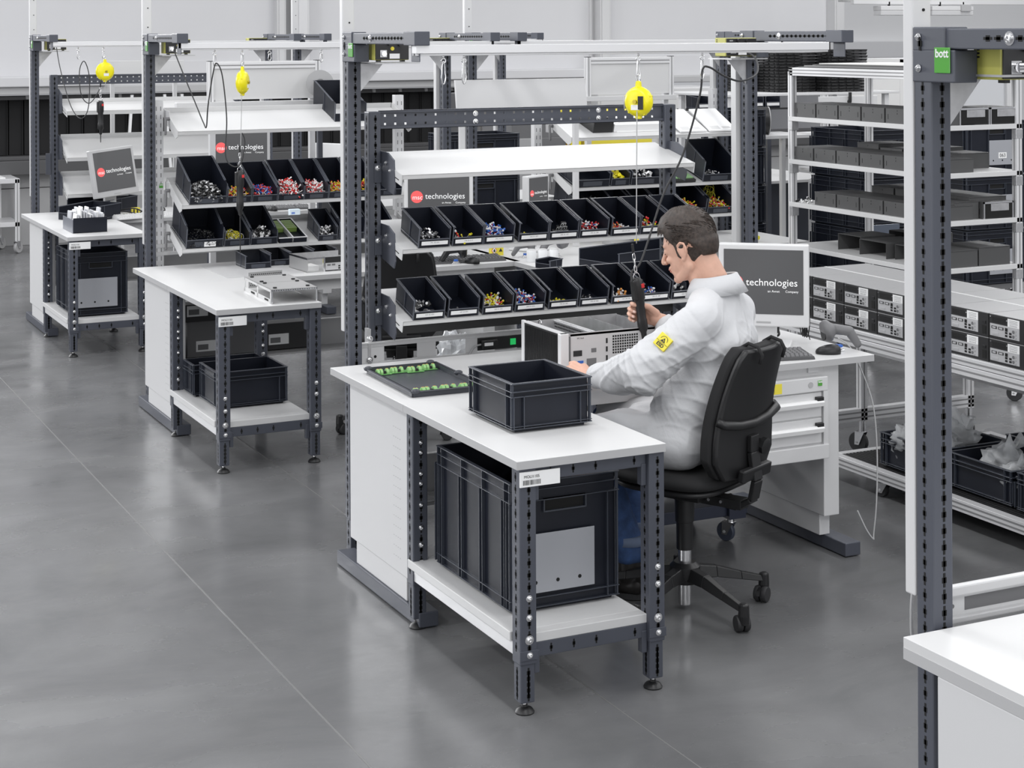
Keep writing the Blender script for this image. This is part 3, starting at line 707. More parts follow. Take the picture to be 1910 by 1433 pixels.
# dark flat face below the bottom shelf and cable duct with power strip
MB().box(2.60, 6.52, .875, 3.95, 6.535, .915).build('light_bar', PCFR, t)
g = MB(); g.box(2.478, 6.563, .742, 4.30, 6.568, .765); g.box(2.478, 6.563, .825, 4.30, 6.568, .845)
for a, b in ((2.478, 2.60), (2.745, 2.83), (2.965, 3.02), (3.62, 3.70), (3.84, 4.30)): g.box(a, 6.566, .765, b, 6.568, .825)
g.box(2.478, 6.549, .842, 4.30, 6.568, .847); g.box(2.478, 6.549, .740, 4.30, 6.568, .744)
g.build('cable_duct', PANEL, t, bevel=.001)
g = MB(); g.cyl((2.56, 6.5655, .785), (2.56, 6.5645, .785), .006, 12); g.build('duct_hole', HOLE, t)
MB().box(2.528, 6.56, .72, 2.54, 6.60, .90).build('duct_bracket', GALV, t)
for z in (.86, .775): bolt(t, (2.534, 6.559, z), '-y', .009)
ps = MB().box(3.02, 6.570, .768, 3.62, 6.608, .822).build('power_strip', BLACK, t, bevel=.003)
MB().box(3.175, 6.566, .782, 3.20, 6.571, .808).build('green_switch', GRN, ps)
MB().box(3.035, 6.549, .778, 3.11, 6.573, .812).build('mains_plug', BLACK, ps, bevel=.004)
MB().box(3.045, 6.5465, .79, 3.085, 6.5485, .803).build('plug_label', PAPER, ps)
for i in range(4): MB().cyl((3.26+i*.055, 6.569, .795), (3.26+i*.055, 6.572, .795), .018, 18).build('socket', PCFR, ps)
for i in range(2): MB().box(3.27+i*.055, 6.55, .775, 3.30+i*.055, 6.573, .805).build('mains_plug', BLACK, ps, bevel=.005)
cable('mains_cable', [(3.04, 6.565, .795), (3.0, 6.55, .79), (2.975, 6.55, .75), (2.97, 6.54, .66), (2.96, 6.5, .5)], .004, LGREY, 'thin grey cable hanging from the plug in the cable duct')
cable('mains_cable', [(3.285, 6.555, .79), (3.23, 6.53, .76), (3.20, 6.50, .70), (3.18, 6.48, .55)], .004, BLACK, 'black cable drooping from the power strip left of the opened chassis')
cable('mains_cable', [(3.34, 6.555, .79), (3.29, 6.53, .76), (3.26, 6.50, .70), (3.24, 6.48, .55)], .004, BLACK, 'second black cable drooping from the power strip, nearer the chassis')
t = WB[4]   # duct of the nearest bench, right of its post
o = MB().box(2.51, 3.06, .770, 4.2, 3.062, .852).build('cable_duct', PANEL, t); MB().box(2.51, 3.045, .828, 4.2, 3.0625, .852).build('duct_lip', PANEL, o, bevel=.004); MB().box(2.51, 3.045, .768, 4.2, 3.0625, .782).build('duct_lip', PANEL, o, bevel=.003)
MB().box(2.62, 3.0592, .790, 2.80, 3.0605, .820).build('duct_window', mat('duct_window_grey', (.16, .16, .165), .5), o); MB().cyl((2.585, 3.059, .803), (2.585, 3.0605, .803), .005, 12).build('duct_hole', GREY, o)
cable('mains_cable', [(2.485, 3.07, .87), (2.478, 3.07, .82), (2.478, 3.07, .76), (2.484, 3.07, .72)], .004, LGREY, 'grey cable coming out under the white mast of the nearest post')
# ---- bins of the foreground bench
xs2 = [2.64, 2.786, 2.924, 3.080, 3.219, 3.360, 3.510, 3.650, 3.795]
xs3 = [2.616, 2.765, 2.917, 3.062, 3.215, 3.358, 3.510, 3.655, 3.800]
ORD = ['leftmost', 'second', 'third', 'fourth', 'fifth', 'sixth', 'seventh', 'eighth', 'last']
nums2 = ['791 30 420', '178 25 014', '292 14 793', '202 01 001', '388 25 147', '709 25 188', '880 47 250', '204 58 111', '310 22 084']
nums3 = ['432 65 450', '187 22 841', '180 01 245', '400 01 070', '792 25 783', '700 47 900', '501 20 340', '703 25 188', '220 71 006']
cont2 = [('black connector housings with silver parts', [PCFR, SILV, GREY], 'chip', .05, 90, .014), ('two yellow leads with red caps', [YELP, WHT, RED], 'wire', .012, 10, .014),
    ('blue and white leads with red caps', [BLUE, WHT, RED], 'wire', .036, 120, .011), ('thin yellow plug strips', [YELP, YELP, PCFR], 'chip', .012, 40, .012),
    ('stacked black square sockets with light rims', None, 'sock', 0, 0, 0), ('blue-white leads with pinkish caps', [WHT, RED, BLUE], 'wire', .034, 60, .010),
    ('brown and red leads', [RED, WHT, ORNG], 'wire', .022, 24, .011), ('yellow leads with red ends', [YELP, RED, WHT], 'wire', .026, 34, .012), ('hidden grey parts', [GREY, SILV], 'chip', .01, 12, .01)]
cont3 = [('black power inlets with white frames', [PCFR, WHT, GREY], 'chip', .045, 30, .028), ('a few dark clips', [GREY, SILV], 'chip', .006, 7, .010),
    ('yellow and white leads with red tips', [YELP, WHT, RED], 'wire', .036, 70, .012), ('white and blue leads with red caps', [WHT, BLUE, RED], 'wire', .038, 90, .011),
    ('flat yellow plugs', [YELP, YELP], 'chip', .014, 45, .012), ('white and dark small plugs', [WHT, PCFR, GREY], 'chip', .028, 20, .013),
    ('orange leads with a red cap', [ORNG, WHT, RED], 'wire', .020, 14, .016), ('white-blue leads, one red cap', [WHT, BLUE, RED], 'wire', .022, 22, .012), ('white clips and black plugs', [WHT, PCFR], 'chip', .034, 26, .018)]
for row, (xs_, nums, cont) in enumerate(((xs2, nums2, cont2), (xs3, nums3, cont3))):
    _, M, th = SH[row+1]
    rn = ('middle', 'bottom')[row]
    for k, x in enumerate(xs_):
        x = x*1.01356; p = M @ Vector((x+.058, .004, .0008)); nm = '%s black bin%s, %s foreground row, with %s' % (ORD[k], '' if k in (0, 8) else ' from left', rn, cont[k][0])
        bin_box(p, .138, .205, .098, .082, .036, nm, 'small part bins on the foreground rack', th, nums[k])
        c = cont[k]
        if c[2] == 'sock':
            s_ = thing('connector_socket', 'pyramid of square black sockets in the fifth middle-row bin', 'sockets', M @ Vector((x+.06, .05, .006)), local=True, rot=(th+.5, 0, 0)); s_['group'] = 'contents of the small bins'
            for r, cnt in enumerate((3, 2, 1)):
                for q in range(cnt):
                    cx = (q-(cnt-1)/2)*.026; cz = .012+r*.023
                    g = MB(); g.box(cx-.011, 0, cz-.011, cx+.011, .010, cz+.011); g.build('socket', PCFR, s_)
                    g = MB()
                    for e in (-.011, .0095): g.box(cx+e, -.001, cz-.011, cx+e+.0015, 0, cz+.011); g.box(cx-.011, -.001, cz+e, cx+.011, 0, cz+e+.0015)
                    g.box(cx-.002, -.001, cz-.002, cx+.003, 0, cz+.003); g.build('rim', WHT, s_)
        else:
            yy = .075 if c[3] > .03 else .045
            heap('small_parts', M @ Vector((x+.050 if c[4] < 60 else x+.058, yy, .005)), .085 if c[4] > 25 else .06, .09 if c[3] > .03 else .05, c[3]+.008, c[4], c[1], 'loose '+c[0]+' in the %s bin, %s row' % (ORD[k], rn), 'small parts', c[5], c[2], th, 'contents of the small bins', seed=k+20*row)
# ---- hooks on the rail, balancer, cable, screwdriver
def hook(n, x, y, z0, label, L=.13, group='spring hooks hanging from the tool rails'):
    t = thing('spring_hook', label, 'hook', (x, y, z0), group=group)
    MB().box(x-.035, y-.009, z0+.0, x+.035, y+.009, z0+.008).build('slider', ALU, t, bevel=.001)
    g = MB(); g.cyl((x, y, z0), (x, y, z0-.012), .004, 8); g.tube([(x+.009*cos(a), y, z0-.021+.009*sin(a)) for a in [i*pi/5 for i in range(10)]], .0022, 6, True); g.build('eyelet', CHROME, t, True)
    c = z0-.022-L/3; h = L/3
    g = MB(); g.tube([(x+.009*(1 if abs(sin(a)) < .99 else 1)*cos(a)*(1.15 if sin(a) < 0 else .8), y+.002*cos(a), c+h*.98*sin(a)) for a in [i*pi/8 for i in range(16)]], .0024, 6, True); g.build('carabiner', CHROME, t, True)
    return t
def balancer(x, y, ztop, label, r=.056, rz=0):
    """spring balancer: ribbed yellow drum hanging from a shackle; origin at drum centre"""
    t = thing('tool_balancer', label, 'tool balancer', (x, y, ztop-.10), rz, 'yellow tool balancers', local=True)
    g = MB(); g.lathe([(.010, -.030), (r*.62, -.030), (r*.80, -.024), (r*.97, -.008), (r, 0), (r*.97, .010), (r*.80, .024), (r*.55, .030), (.010, .031)], (0, 0, 0), 28, (0, 1, 0)); g.build('drum', YEL, t, 'auto')
    g = MB(); g.prism([(-.014, r*.7), (.014, r*.7), (.009, r+.020), (-.009, r+.020)], 'y', -.008, .008); g.box(-.011, -.010, -r-.008, .011, .010, -r*.7); g.build('lug', YEL, t, bevel=.003)
    g = MB(); g.cyl((0, -.040, 0), (0, -.029, 0), .008, 12); g.build('hub', mat('brass', (.45, .36, .05), .35, .8), t, 'auto')
    MB().box(-.018, -.0325, -.032, .018, -.030, -.012).build('label_plate', PAPER, t)
    g = MB(); g.tube([(.007*cos(a), 0, r+.030+.015*sin(a)) for a in [i*pi/6 for i in range(12)]], .003, 6, True); g.build('shackle', CHROME, t, True)
    g = MB()
    for i in range(5): a = i*1.2+.4; g.cyl((r*.93*cos(a), .012, r*.93*sin(a)), (r*.93*cos(a), -.012, r*.93*sin(a)), .0045, 8)
    g.build('screw_boss', YEL, t, True)
    return t
hook(3, 2.545, 5.822, 2.024, 'spring hook hanging left on the foreground tool rail', .13)
hook(3, 2.628, 5.822, 2.024, 'second spring hook from the left on the foreground tool rail', .13)
hook(3, 3.375, 5.822, 2.024, 'spring hook carrying the yellow balancer above the worker', .13)
hook(3, 3.668, 5.822, 2.024, 'spring hook holding the black tool cable above the worker', .13)
# balancer above the worker: seen from its side, with wound cable in front
B3 = balancer(3.375, 5.822, 1.935, 'yellow tool balancer with grey cable hanging above the worker', .060, radians(-55))
g = MB()
for i in range(5): g.tube([(-.052+.002*i, -.016+.008*i, z) for z in (.022, -.002, -.028)], .0042, 6)
g.build('wound_cable', LGREY, B3, True)
MB().box(.012, -.0335, -.030, .034, -.031, .022).build('rating_plate', INK, B3)
cable('balancer_wire', [(3.355, 5.80, 1.80), (3.352, 5.80, 1.55), (3.350, 5.80, 1.285)], .0022, LGREY, 'thin wire running from the yellow balancer down to the hand-held screwdriver')
def screwdriver(x, y, ztop, label, zlen=.27, held=False, lean=0):
    t = thing('electric_screwdriver', label, 'screwdriver', (x, y, ztop), 0, 'hanging electric screwdrivers', local=True, rot=(0, lean, 0))
    g = MB(); g.lathe([(.012, 0), (.020, -.008), (.023, -.03), (.023, -.075), (.019, -.09), (.018, -.16), (.020, -.165), (.020, -.20), (.012, -.215), (.010, -.24), (.0035, -.245), (.003, -zlen)], n=20)
    g.build('body', BLACK, t, 'auto')
    g = MB(); g.box(-.026, -.016, -.085, .020, .016, -.006); g.build('motor_housing', BLACK, t, bevel=.005)
    MB().box(.004, -.0235, -.038, .018, -.016, -.022).build('red_switch', RED, t, bevel=.001)
    text('F', .010, TXTW, t, (-.008, -.0165, -.024), RX, 'printing'); text('R', .010, TXTW, t, (-.008, -.0165, -.036), RX, 'printing')
    g = MB(); g.tube([(-.018, 0, -.02), (-.012, 0, .012), (0, 0, .028), (.012, 0, .012), (.018, 0, -.02)], .0018, 6); g.build('bail', CHROME, t, True)
    g = MB()
    for i in range(3): g.tube([((.0065 if i % 2 == 0 else .002)*cos(a), (.002 if i % 2 == 0 else .0065)*cos(a), .035+.024*i+.016*sin(a)) for a in [k*pi/6 for k in range(12)]], .0021, 6, True)
    g.build('chain', CHROME, t, True)
    MB().cyl((0, 0, .10), (0, 0, .135), .005, 10).build('cable_clamp', BLACK, t, 'auto')
    return t
SD3 = screwdriver(3.35, 5.80, 1.150, 'black screwdriver with a red switch in the worker\'s right hand', .29, lean=radians(-8))
cable('tool_cable', [(4.20, 6.34, 2.03), (4.19, 6.22, 1.99), (4.08, 6.05, 1.93), (3.90, 5.90, 1.905), (3.78, 5.84, 1.93), (3.70, 5.82, 1.965), (3.668, 5.82, 1.955), (3.66, 5.83, 1.85), (3.60, 5.86, 1.62), (3.52, 5.88, 1.46), (3.43, 5.85, 1.28), (3.375, 5.82, 1.20), (3.335, 5.81, 1.175), (3.328, 5.80, 1.135)], .0042, RUB, 'black tool cable running from the right power unit over a hook down to the screwdriver', sub=8)
# ---- second and first workstations: balancers, drivers, cables
hook(2, 2.62, 9.087, 2.024, 'spring hook holding the looped cable of the second bench', .10)
hook(2, 2.775, 9.087, 2.024, 'spring hook carrying the yellow balancer of the second bench', .12)
hook(2, 2.93, 9.087, 2.024, 'small hook on the rail right of the second balancer', .06)
hook(2, 3.23, 9.087, 2.024, 'spring hook on the second rail near the white tool board', .08)
hook(2, 3.40, 9.087, 2.024, 'spring hook on the second rail left of the tall post', .08)
balancer(2.775, 9.087, 1.945, 'yellow balancer with a brass centre screw hanging over the second bench', .066, radians(60))
cable('balancer_wire', [(2.765, 9.07, 1.78), (2.755, 9.06, 1.5), (2.75, 9.06, 1.42)], .002, LGREY, 'thin wire below the balancer of the second bench')
screwdriver(2.75, 9.06, 1.365, 'black screwdriver with long bit hanging before the second bench\'s bins', .45)
cable('tool_cable', [(2.53, 9.60, 2.02), (2.56, 9.50, 1.88), (2.60, 9.40, 1.72), (2.615, 9.30, 1.62), (2.61, 9.22, 1.60), (2.60, 9.15, 1.72), (2.612, 9.09, 1.90), (2.63, 9.085, 1.95), (2.66, 9.08, 1.88), (2.68, 9.07, 1.65), (2.67, 9.06, 1.45), (2.71, 9.05, 1.39), (2.755, 9.05, 1.41), (2.775, 9.05, 1.52), (2.76, 9.05, 1.57)], .0036, RUB, 'black cable looping through a hook at the second bench', sub=8)
hook(1, 2.61, 12.43, 2.024, 'spring hook with looped cable on the farthest rail', .10)
hook(1, 2.79, 12.43, 2.024, 'spring hook carrying the farthest yellow balancer', .10)
balancer(2.80, 12.43, 1.945, 'farthest yellow balancer, with its round face towards the camera', .068, radians(5))
screwdriver(2.765, 12.42, 1.635, 'black screwdriver hanging below the farthest balancer', .30)
cable('balancer_wire', [(2.775, 12.42, 1.80), (2.768, 12.42, 1.68)], .002, LGREY, 'short wire between the farthest balancer and its screwdriver')
cable('tool_cable', [(2.53, 12.95, 2.02), (2.53, 12.8, 1.85), (2.56, 12.6, 1.6), (2.60, 12.45, 1.51), (2.65, 12.43, 1.58), (2.66, 12.43, 1.8), (2.625, 12.43, 1.92), (2.59, 12.43, 1.85), (2.60, 12.42, 1.68), (2.66, 12.42, 1.62), (2.73, 12.42, 1.72), (2.745, 12.42, 1.82)], .0034, RUB, 'thin black cable looping in front of the farthest workbench', sub=8)
MB().box(0, 0, 0, .02, .003, .05)
# ---- things standing on and under the foreground bench
crate(2.382, 4.937, .2435, .40, .592, .42, 'tall ribbed black crate with pale holder plate below the MOLI1105 table', plate=(.055, .305, .060, .250), group='tall black crates')
# crate on the tabletop
crate(2.452, 5.065, .7895, .300, .345, .164, 'low black crate standing empty on the tabletop in front of the worker', ribs=1, handle=False)
# tray with green circuit boards
t = thing('parts_tray', 'dark grey tray with green circuit boards beside the black crate', 'tray', (2.38, 5.74, .7895), radians(0), local=True)
W_, D_, h_ = .285, .49, .022
t.rotation_euler = (0, 0, radians(-1.5)); 
g = MB(); g.box(.006, .006, 0, W_-.006, D_-.006, .004)
for (a, b, c, d) in ((0, 0, W_, .006), (0, D_-.006, W_, D_), (0, 0, .006, D_), (W_-.006, 0, W_, D_)): g.box(a, b, .0, c, d, h_)
g.box(-.010, -.010, h_-.003, W_+.010, .006, h_); g.box(-.010, D_-.006, h_-.003, W_+.010, D_+.010, h_); g.box(-.010, 0, h_-.003, .006, D_, h_); g.box(W_-.006, 0, h_-.003, W_+.010, D_, h_)
g.build('tray_body', mat('dark_grey_tray', (.05, .054, .066), .4, 0, .05, 300), t, bevel=.002)
for p in ((.012, -.004), (.0, D_-.02), (W_-.02, D_), (W_, .25)): MB().ball((p[0], p[1], h_), (.018, .010, .010), 12, 8).build('stacking_tab', mat('dark_grey_tray', .05), t, True)
R = random.Random(3)
def pcb(x, y, L, W2, n, rz, lab):
    b = thing('circuit_board', lab, 'circuit board', (0, 0, 0), rz, 'green boards in the tray', local=True)
    M = Matrix.Translation((2.38, 5.74, .7895)) @ Matrix.Rotation(radians(-1.5), 4, 'Z') @ Matrix.Translation((x, y, .006)); b.location = M.translation
    MB().box(0, 0, 0, L, W2, .002).build('board', PCBG, b)
    for i in range(n):
        xx = .006+i*(L-.012)/n; wv = (L-.012)/n*.82
        if i % 3 == 2: MB().box(xx, .010, .002, xx+wv, .030, .012).build('relay', PCFR, b)
        else:
            g = MB(); g.prism([(.004, .002), (.036, .002), (.036, .010), (.024, .020), (.012, .020), (.004, .010)], 'x', xx, xx+wv); g.build('terminal_block', TERM, b, bevel=.001)
            MB().box(xx+.002, .018, .0198, xx+wv-.002, .022, .021).build('lever', ORNG, b)
bl = ['long green board at the tray\'s back left', 'green board with a white relay at the tray\'s back', 'green board in the middle of the tray\'s back row', 'green board in the tray\'s back right corner']
for i, (x, y, L) in enumerate(((.012, .405, .062), (.074, .415, .062), (.138, .400, .068), (.208, .420, .062))): pcb(x, y, L, .055, 4, 0, bl[i])
bl = ['small green board at the tray\'s front left', 'green board in the tray\'s front row', 'green board in the front row near the crate', 'green board half hidden by the black crate']
for i, (x, y, L) in enumerate(((.012, .014, .03), (.045, .016, .075), (.125, .022, .07), (.200, .020, .068))): pcb(x, y, L, .055, 2 if i == 0 else 4, radians((-2, 3, 2, 4)[i]), bl[i])
# opened chassis being assembled
def chassis():
    x0, y0, z0 = 3.02, 5.80, .79; L, W2, H = .43, .34, .168
    t = thing('computer_chassis', 'opened silver computer chassis with black heat-sink side under the worker\'s hands', 'computer', (x0, y0, z0))
    # heat sink on the -x side
    g = MB(); g.box(x0+.012, y0+.02, z0, x0+.02, y0+W2-.02, z0+H-.004); g.box(x0, y0+.02, z0+H-.010, x0+.02, y0+W2-.02, z0+H-.004)
    k = 0; y = y0+.024
    while y < y0+W2-.024: g.box(x0, y, z0+.004, x0+.013, y+.003, z0+H-.010); y += .0078
    g.build('heat_sink', BLACK, t)
    MB().box(x0-.006, y0-.004, z0, x0+.030, y0+.022, z0+H).build('corner_profile', ALU, t, bevel=.003)
    MB().box(x0-.004, y0+W2-.022, z0, x0+.010, y0+W2, z0+H+.006).build('corner_profile', ALU, t, bevel=.003)
    MB().box(x0+.0, y0+.0, z0+H-.003, x0+.028, y0+W2, z0+H).build('top_edge', ALU, t)
    # rear panel facing the viewer
    fp = MB().box(x0+.038, y0, z0+.002, x0+L, y0+.002, z0+H-.004).build('port_panel', mat('brushed_panel', (.66, .66, .665), .38, .35), t)
    MB().box(x0+.030, y0-.003, z0+.002, x0+.038, y0+.004, z0+H-.014).build('handle_strip', GREY, t)
    yy = y0-.0015
    for (a, b, c, d, mt) in ((.05, .078, .088, .100, PCFR), (.128, .088, .150, .104, GREY), (.047, .040, .060, .060, PCFR), (.068, .046, .094, .060, BLUE), (.068, .016, .094, .032, BLUE), (.047, .028, .062, .036, BLUE), (.047, .014, .062, .022, BLUE), (.108, .034, .150, .066, GREY), (.192, .052, .2, .072, PCFR), (.192, .086, .2, .106, PCFR), (.192, .118, .2, .138, PCFR)):
        MB().box(x0+a, yy, z0+b, x0+c, y0, z0+d).build('port', mt, fp, bevel=.001)
    text('IPC Rack', .008, GREY, fp, (x0+.082, y0-.0006, z0+.146), RX, 'printing')
    g = MB()
    for i in range(11):
        for j in range(7): g.box(x0+.222+i*.0105, y0-.0006, z0+.076+j*.0105, x0+.229+i*.0105, y0+.0005, z0+.083+j*.0105)
    g.build('grille_holes', HOLE, fp)['kind'] = 'stuff'
    g = MB(); g.box(x0+.02, y0+.002, z0, x0+L, y0+W2, z0+.003); g.build('bottom_plate', GALV, t)
    for (a, b) in ((y0+.0, y0+.012), (y0+W2-.003, y0+W2)):
        MB().box(x0+.02, a, z0+H-.012 if a == y0 else z0, x0+L, b, z0+H-.002).build('frame_rail', GALV, t)
    MB().box(x0+L-.003, y0, z0, x0+L, y0+W2, z0+H-.004).build('side_plate', GALV, t)
    MB().box(x0+.145, y0+.01, z0+.03, x0+.148, y0+W2, z0+H-.004).build('divider', GALV, t)
    MB().box(x0+.140, y0+.01, z0+H-.010, x0+.165, y0+W2, z0+H-.006).build('divider_flange', ALU, t)
    MB().box(x0+.30, y0+.06, z0+.03, x0+.303, y0+W2, z0+H-.008).build('divider', GALV, t)
    g = MB(); g.box(x0+.17, y0+.03, z0+.006, x0+.29, y0+.30, z0+.010); g.build('mainboard', PCBG, t)
    R = random.Random(2)
    for i in range(14):
        a, b = R.uniform(.17, .27), R.uniform(.04, .27); h = R.uniform(.01, .05)
        MB().box(x0+a, y0+b, z0+.01, x0+a+R.uniform(.008, .02), y0+b+R.uniform(.008, .03), z0+.01+h).build('board_component', R.choice([WHT, PCFR, SILV, LGREY]), t)
    g = MB(); g.box(x0+.04, y0+.05, z0+.01, x0+.13, y0+.30, z0+.11); g.build('drive_bay', GALV, t, bevel=.002)
    g = MB()
    for i in range(24): g.box(x0+.132, y0+.03+i*.012, z0+H-.03, x0+.1335, y0+.036+i*.012, z0+H-.024); g.box(x0+.132, y0+.03+i*.012, z0+H-.018, x0+.1335, y0+.036+i*.012, z0+H-.012)
    g.build('perforation', HOLE, t)['kind'] = 'stuff'
    g = MB(); g.tube([(x0+.05, y0+.28+.014*cos(a), z0+H-.004+.014*sin(a)) for a in [i*pi/6 for i in range(12)]], .002, 6, True); g.build('cable_ring', CHROME, t, True)
chassis()
# right-hand end of the bench: monitor, keyboard, mouse, scanner, cables
monitor((4.055, 5.97, .7895), radians(-39), .372, .342, 'large white-framed monitor right of the worker showing the red logo', zc=.262, chin=.052)
keyboard((3.905, 5.795, .7895), radians(-12), 'grey keyboard beside the worker\'s chair back', mt=KEYM, keym=GREY)
mouse((4.222, 5.752, .7895), radians(60), 'black mouse right of the grey keyboard')
MB().box(0, 0, 0, 1, 1, 1)
def scanner(loc, rz, label, body=GREY, s=1.0):
    t = thing('barcode_scanner', label, 'scanner', loc, rz, 'hand-held barcode scanners', local=True)
    g = MB(); g.X = Matrix.Scale(s, 4)
    g.lathe([(.030, -.012), (.036, 0), (.034, .010), (.022, .020), (.016, .030)], (-.055, 0, .062), 20, (1, 0, .25)); g.build('head', body, t, True)
    g = MB(); g.X = Matrix.Scale(s, 4); g.cap((-.03, 0, .068), (.02, 0, .060), .017, .016); g.cap((.02, 0, .060), (.048, 0, .018), .016, .012); g.build('grip', body, t, True)
    g = MB(); g.X = Matrix.Scale(s, 4); g.cyl((-.062, 0, .058), (-.066, 0, .058), .026, 18); g.build('scan_window', BLACK, t)
    g = MB(); g.X = Matrix.Scale(s, 4); g.box(-.035, -.02, 0, .0, .02, .006); g.box(-.03, -.015, .006, -.005, .015, .012); g.build('stand_foot', CHROME, t, bevel=.002)
    g = MB(); g.X = Matrix.Scale(s, 4); g.box(-.026, -.018, .012, -.006, .004, .020); g.build('trigger', BLUE, t, bevel=.003)
    return t
scanner((4.325, 5.79, .7895), radians(-18), 'grey scanner at the bench\'s right corner, next to the black mouse', GREY, 1.3)
cable('scanner_cable', [(4.37, 5.885, .82), (4.395, 5.84, .79), (4.40, 5.78, .72), (4.405, 5.70, .58), (4.395, 5.66, .40), (4.36, 5.62, .20), (4.33, 5.60, .08), (4.32, 5.59, .062), (4.30, 5.61, .10), (4.28, 5.64, .17)], .003, LGREY, 'thin grey scanner cable hanging over the bench\'s right corner')
for i, (dx, lab) in enumerate(((0, 'black cable looped behind the large monitor'), (.018, 'second black cable of the bundle behind the large monitor'))):
    cable('monitor_cable', [(4.03+dx, 6.10, .90), (4.08+dx, 6.12, .86), (4.13, 6.14, .83), (4.19, 6.15, .80+i*.01), (4.24-dx, 6.13, .805), (4.22, 6.10, .85), (4.29, 6.12, .93)], .005, BLACK, lab)
g = MB()
for i in range(7): g.tube([(4.285+.004*i+.012*cos(a+i), 6.02+.006*sin(i*2), .875+.055*sin(a)-.002*i) for a in [k*pi/8 for k in range(16)]], .0022, 6, True)
g.tube([(4.27, 6.02, .96), (4.30, 6.02, .87), (4.31, 6.0, .80)], .0022, 6)
tag(g.build('cable_bundle', BLACK, None, True), 'tied bundle of thin black cables hanging at the large monitor\'s right edge', 'cable')
# drawer cabinet below the right-hand end
t = thing('drawer_cabinet', 'white two-drawer cabinet with yellow warning sticker under the right end of the bench', 'drawer cabinet', (3.98, 5.67, .42))
x0, x1, y0 = 3.72, 4.148, 5.665
MB().box(x0, y0+.004, .43, x1, 6.20, .715).build('body', PANEL, t, bevel=.003)
MB().box(x0, y0-.012, .665, x1, y0+.02, .722).build('top_fascia', PANEL, t, bevel=.003)
MB().box(x0, y0-.02, .395, x1+.0, y0+.02, .452).build('bottom_rail', PANEL, t, bevel=.003)
for xx in (x0, x1-.022): MB().box(xx, y0-.012, .452, xx+.022, y0+.004, .665).build('frame_edge', PANEL, t)
for z0 in (.458, .562):
    o = MB().box(x0+.024, y0-.004, z0, x1-.026, y0+.004, z0+.098).build('drawer', PANEL, t, bevel=.002)
    g = MB(); g.prism([(y0-.004, z0+.055), (y0-.026, z0+.045), (y0-.030, z0+.062), (y0-.020, z0+.070), (y0-.004, z0+.070)], 'x', x0+.03, x1-.028); g.build('handle_strip', mat('light_handle', (.80, .80, .80), .35), o, bevel=.001)
    MB().box(x1-.060, y0-.024, z0+.066, x1-.028, y0-.004, z0+.082).build('handle_end', BLACK, o, bevel=.002)
g = MB(); g.cyl((x1-.085, y0-.0135, .694), (x1-.085, y0-.011, .694), .012, 18); g.build('lock_cap', LGREY, t)
badge(t, (x1-.04, y0-.012, .698), '-y', .40)
o = MB().box(x0+.13, y0-.0130, .672, x0+.205, y0-.0115, .712).build('warning_sticker', STICK, t)
g = MB(); g.prism([(x0+.139, .682), (x0+.163, .682), (x0+.151, .703)], 'y', y0-.0134, y0-.0129); g.build('warning_triangle', INK, o)
g = MB(); g.box(x0+.168, y0-.0134, .676, x0+.1688, y0-.0129, .708); g.build('divider_line', INK, o)
MB().cyl((x1-.07, y0+.05, .722), (x1-.07, y0+.05, .732), .008, 10).build('bolt', CHROME, t)
g = MB(); g.box(x1-.07, 5.69, .735, x1-.02, 5.75, .762); g.build('hanger', PANEL, t)
# supply board lying under the bench + low navy dolly with caster behind the chair
t = thing('equipment_dolly', 'low dark blue dolly with a blue caster under the bench, behind the chair', 'dolly', (3.6, 6.1, .0))
MB().box(3.0, 5.97, .115, 3.97, 6.02, .165).build('frame_beam', mat('dark_blue_steel', (.028, .034, .058), .4), t, bevel=.003)
MB().box(3.0, 6.02, .12, 3.97, 6.36, .16).build('deck', mat('dark_blue_steel', .03), t, bevel=.003)
MB().box(3.87, 5.95, .105, 3.95, 6.0, .165).build('corner_plate', mat('dark_blue_steel', .03), t)
for p in ((3.905, 6.0, 0), (3.05, 6.0, 0), (3.905, 6.30, 0), (3.05, 6.30, 0)): caster(t, p, .040, .022, .105, radians(25), mat('blue_grey_rubber', (.06, .07, .10), .5))
# wrapped film and small things under / behind the bench
g = MB(); R = random.Random(9)
def crumple(c, r, sc_, seed, n=20, m=14, amp=.35):
    g = MB(); vs = []
    for j in range(m+1):
        th = pi*j/m; th = min(max(th, .03), pi-.03)
        for i in range(n):
            d = Vector((sin(th)*cos(2*pi*i/n), sin(th)*sin(2*pi*i/n), cos(th)))
            q = d*3+Vector((seed*3.1, seed*1.7, 0)); k = 1+amp*noise.noise(q)+amp*.6*abs(noise.noise(q*2.6))-amp*.2
            vs.append(Vector(c)+Vector((d.x*sc_[0], d.y*sc_[1], d.z*sc_[2]))*r*k)
    fs = [(j*n+i, j*n+(i+1)%n, (j+1)*n+(i+1)%n, (j+1)*n+i) for j in range(m) for i in range(n)]
    g.add(vs, fs); return g
for k, (c, s_) in enumerate((((2.93, 6.95, .60), (1, .8, .55)), ((3.10, 6.95, .68), (.9, .7, 1.0)))):
    tag(crumple(c, .10, s_, k+2, 22, 16, .5).build('plastic_film', GLASSY), ('crumpled clear film seen below the cable duct, lower piece', 'crumpled clear film seen below the cable duct, upright piece')[k], 'plastic film')
t = thing('storage_rack', 'dark shelf unit standing behind the foreground bench, below the film', 'shelf unit', (3.1, 7.1, 0))
MB().box(2.80, 6.86, .50, 3.35, 7.15, .53).build('shelf', PCFR, t); MB().box(2.80, 6.86, .02, 2.84, 7.15, .5).build('side', PCFR, t); MB().box(3.31, 6.86, .02, 3.35, 7.15, .5).build('side', PCFR, t)
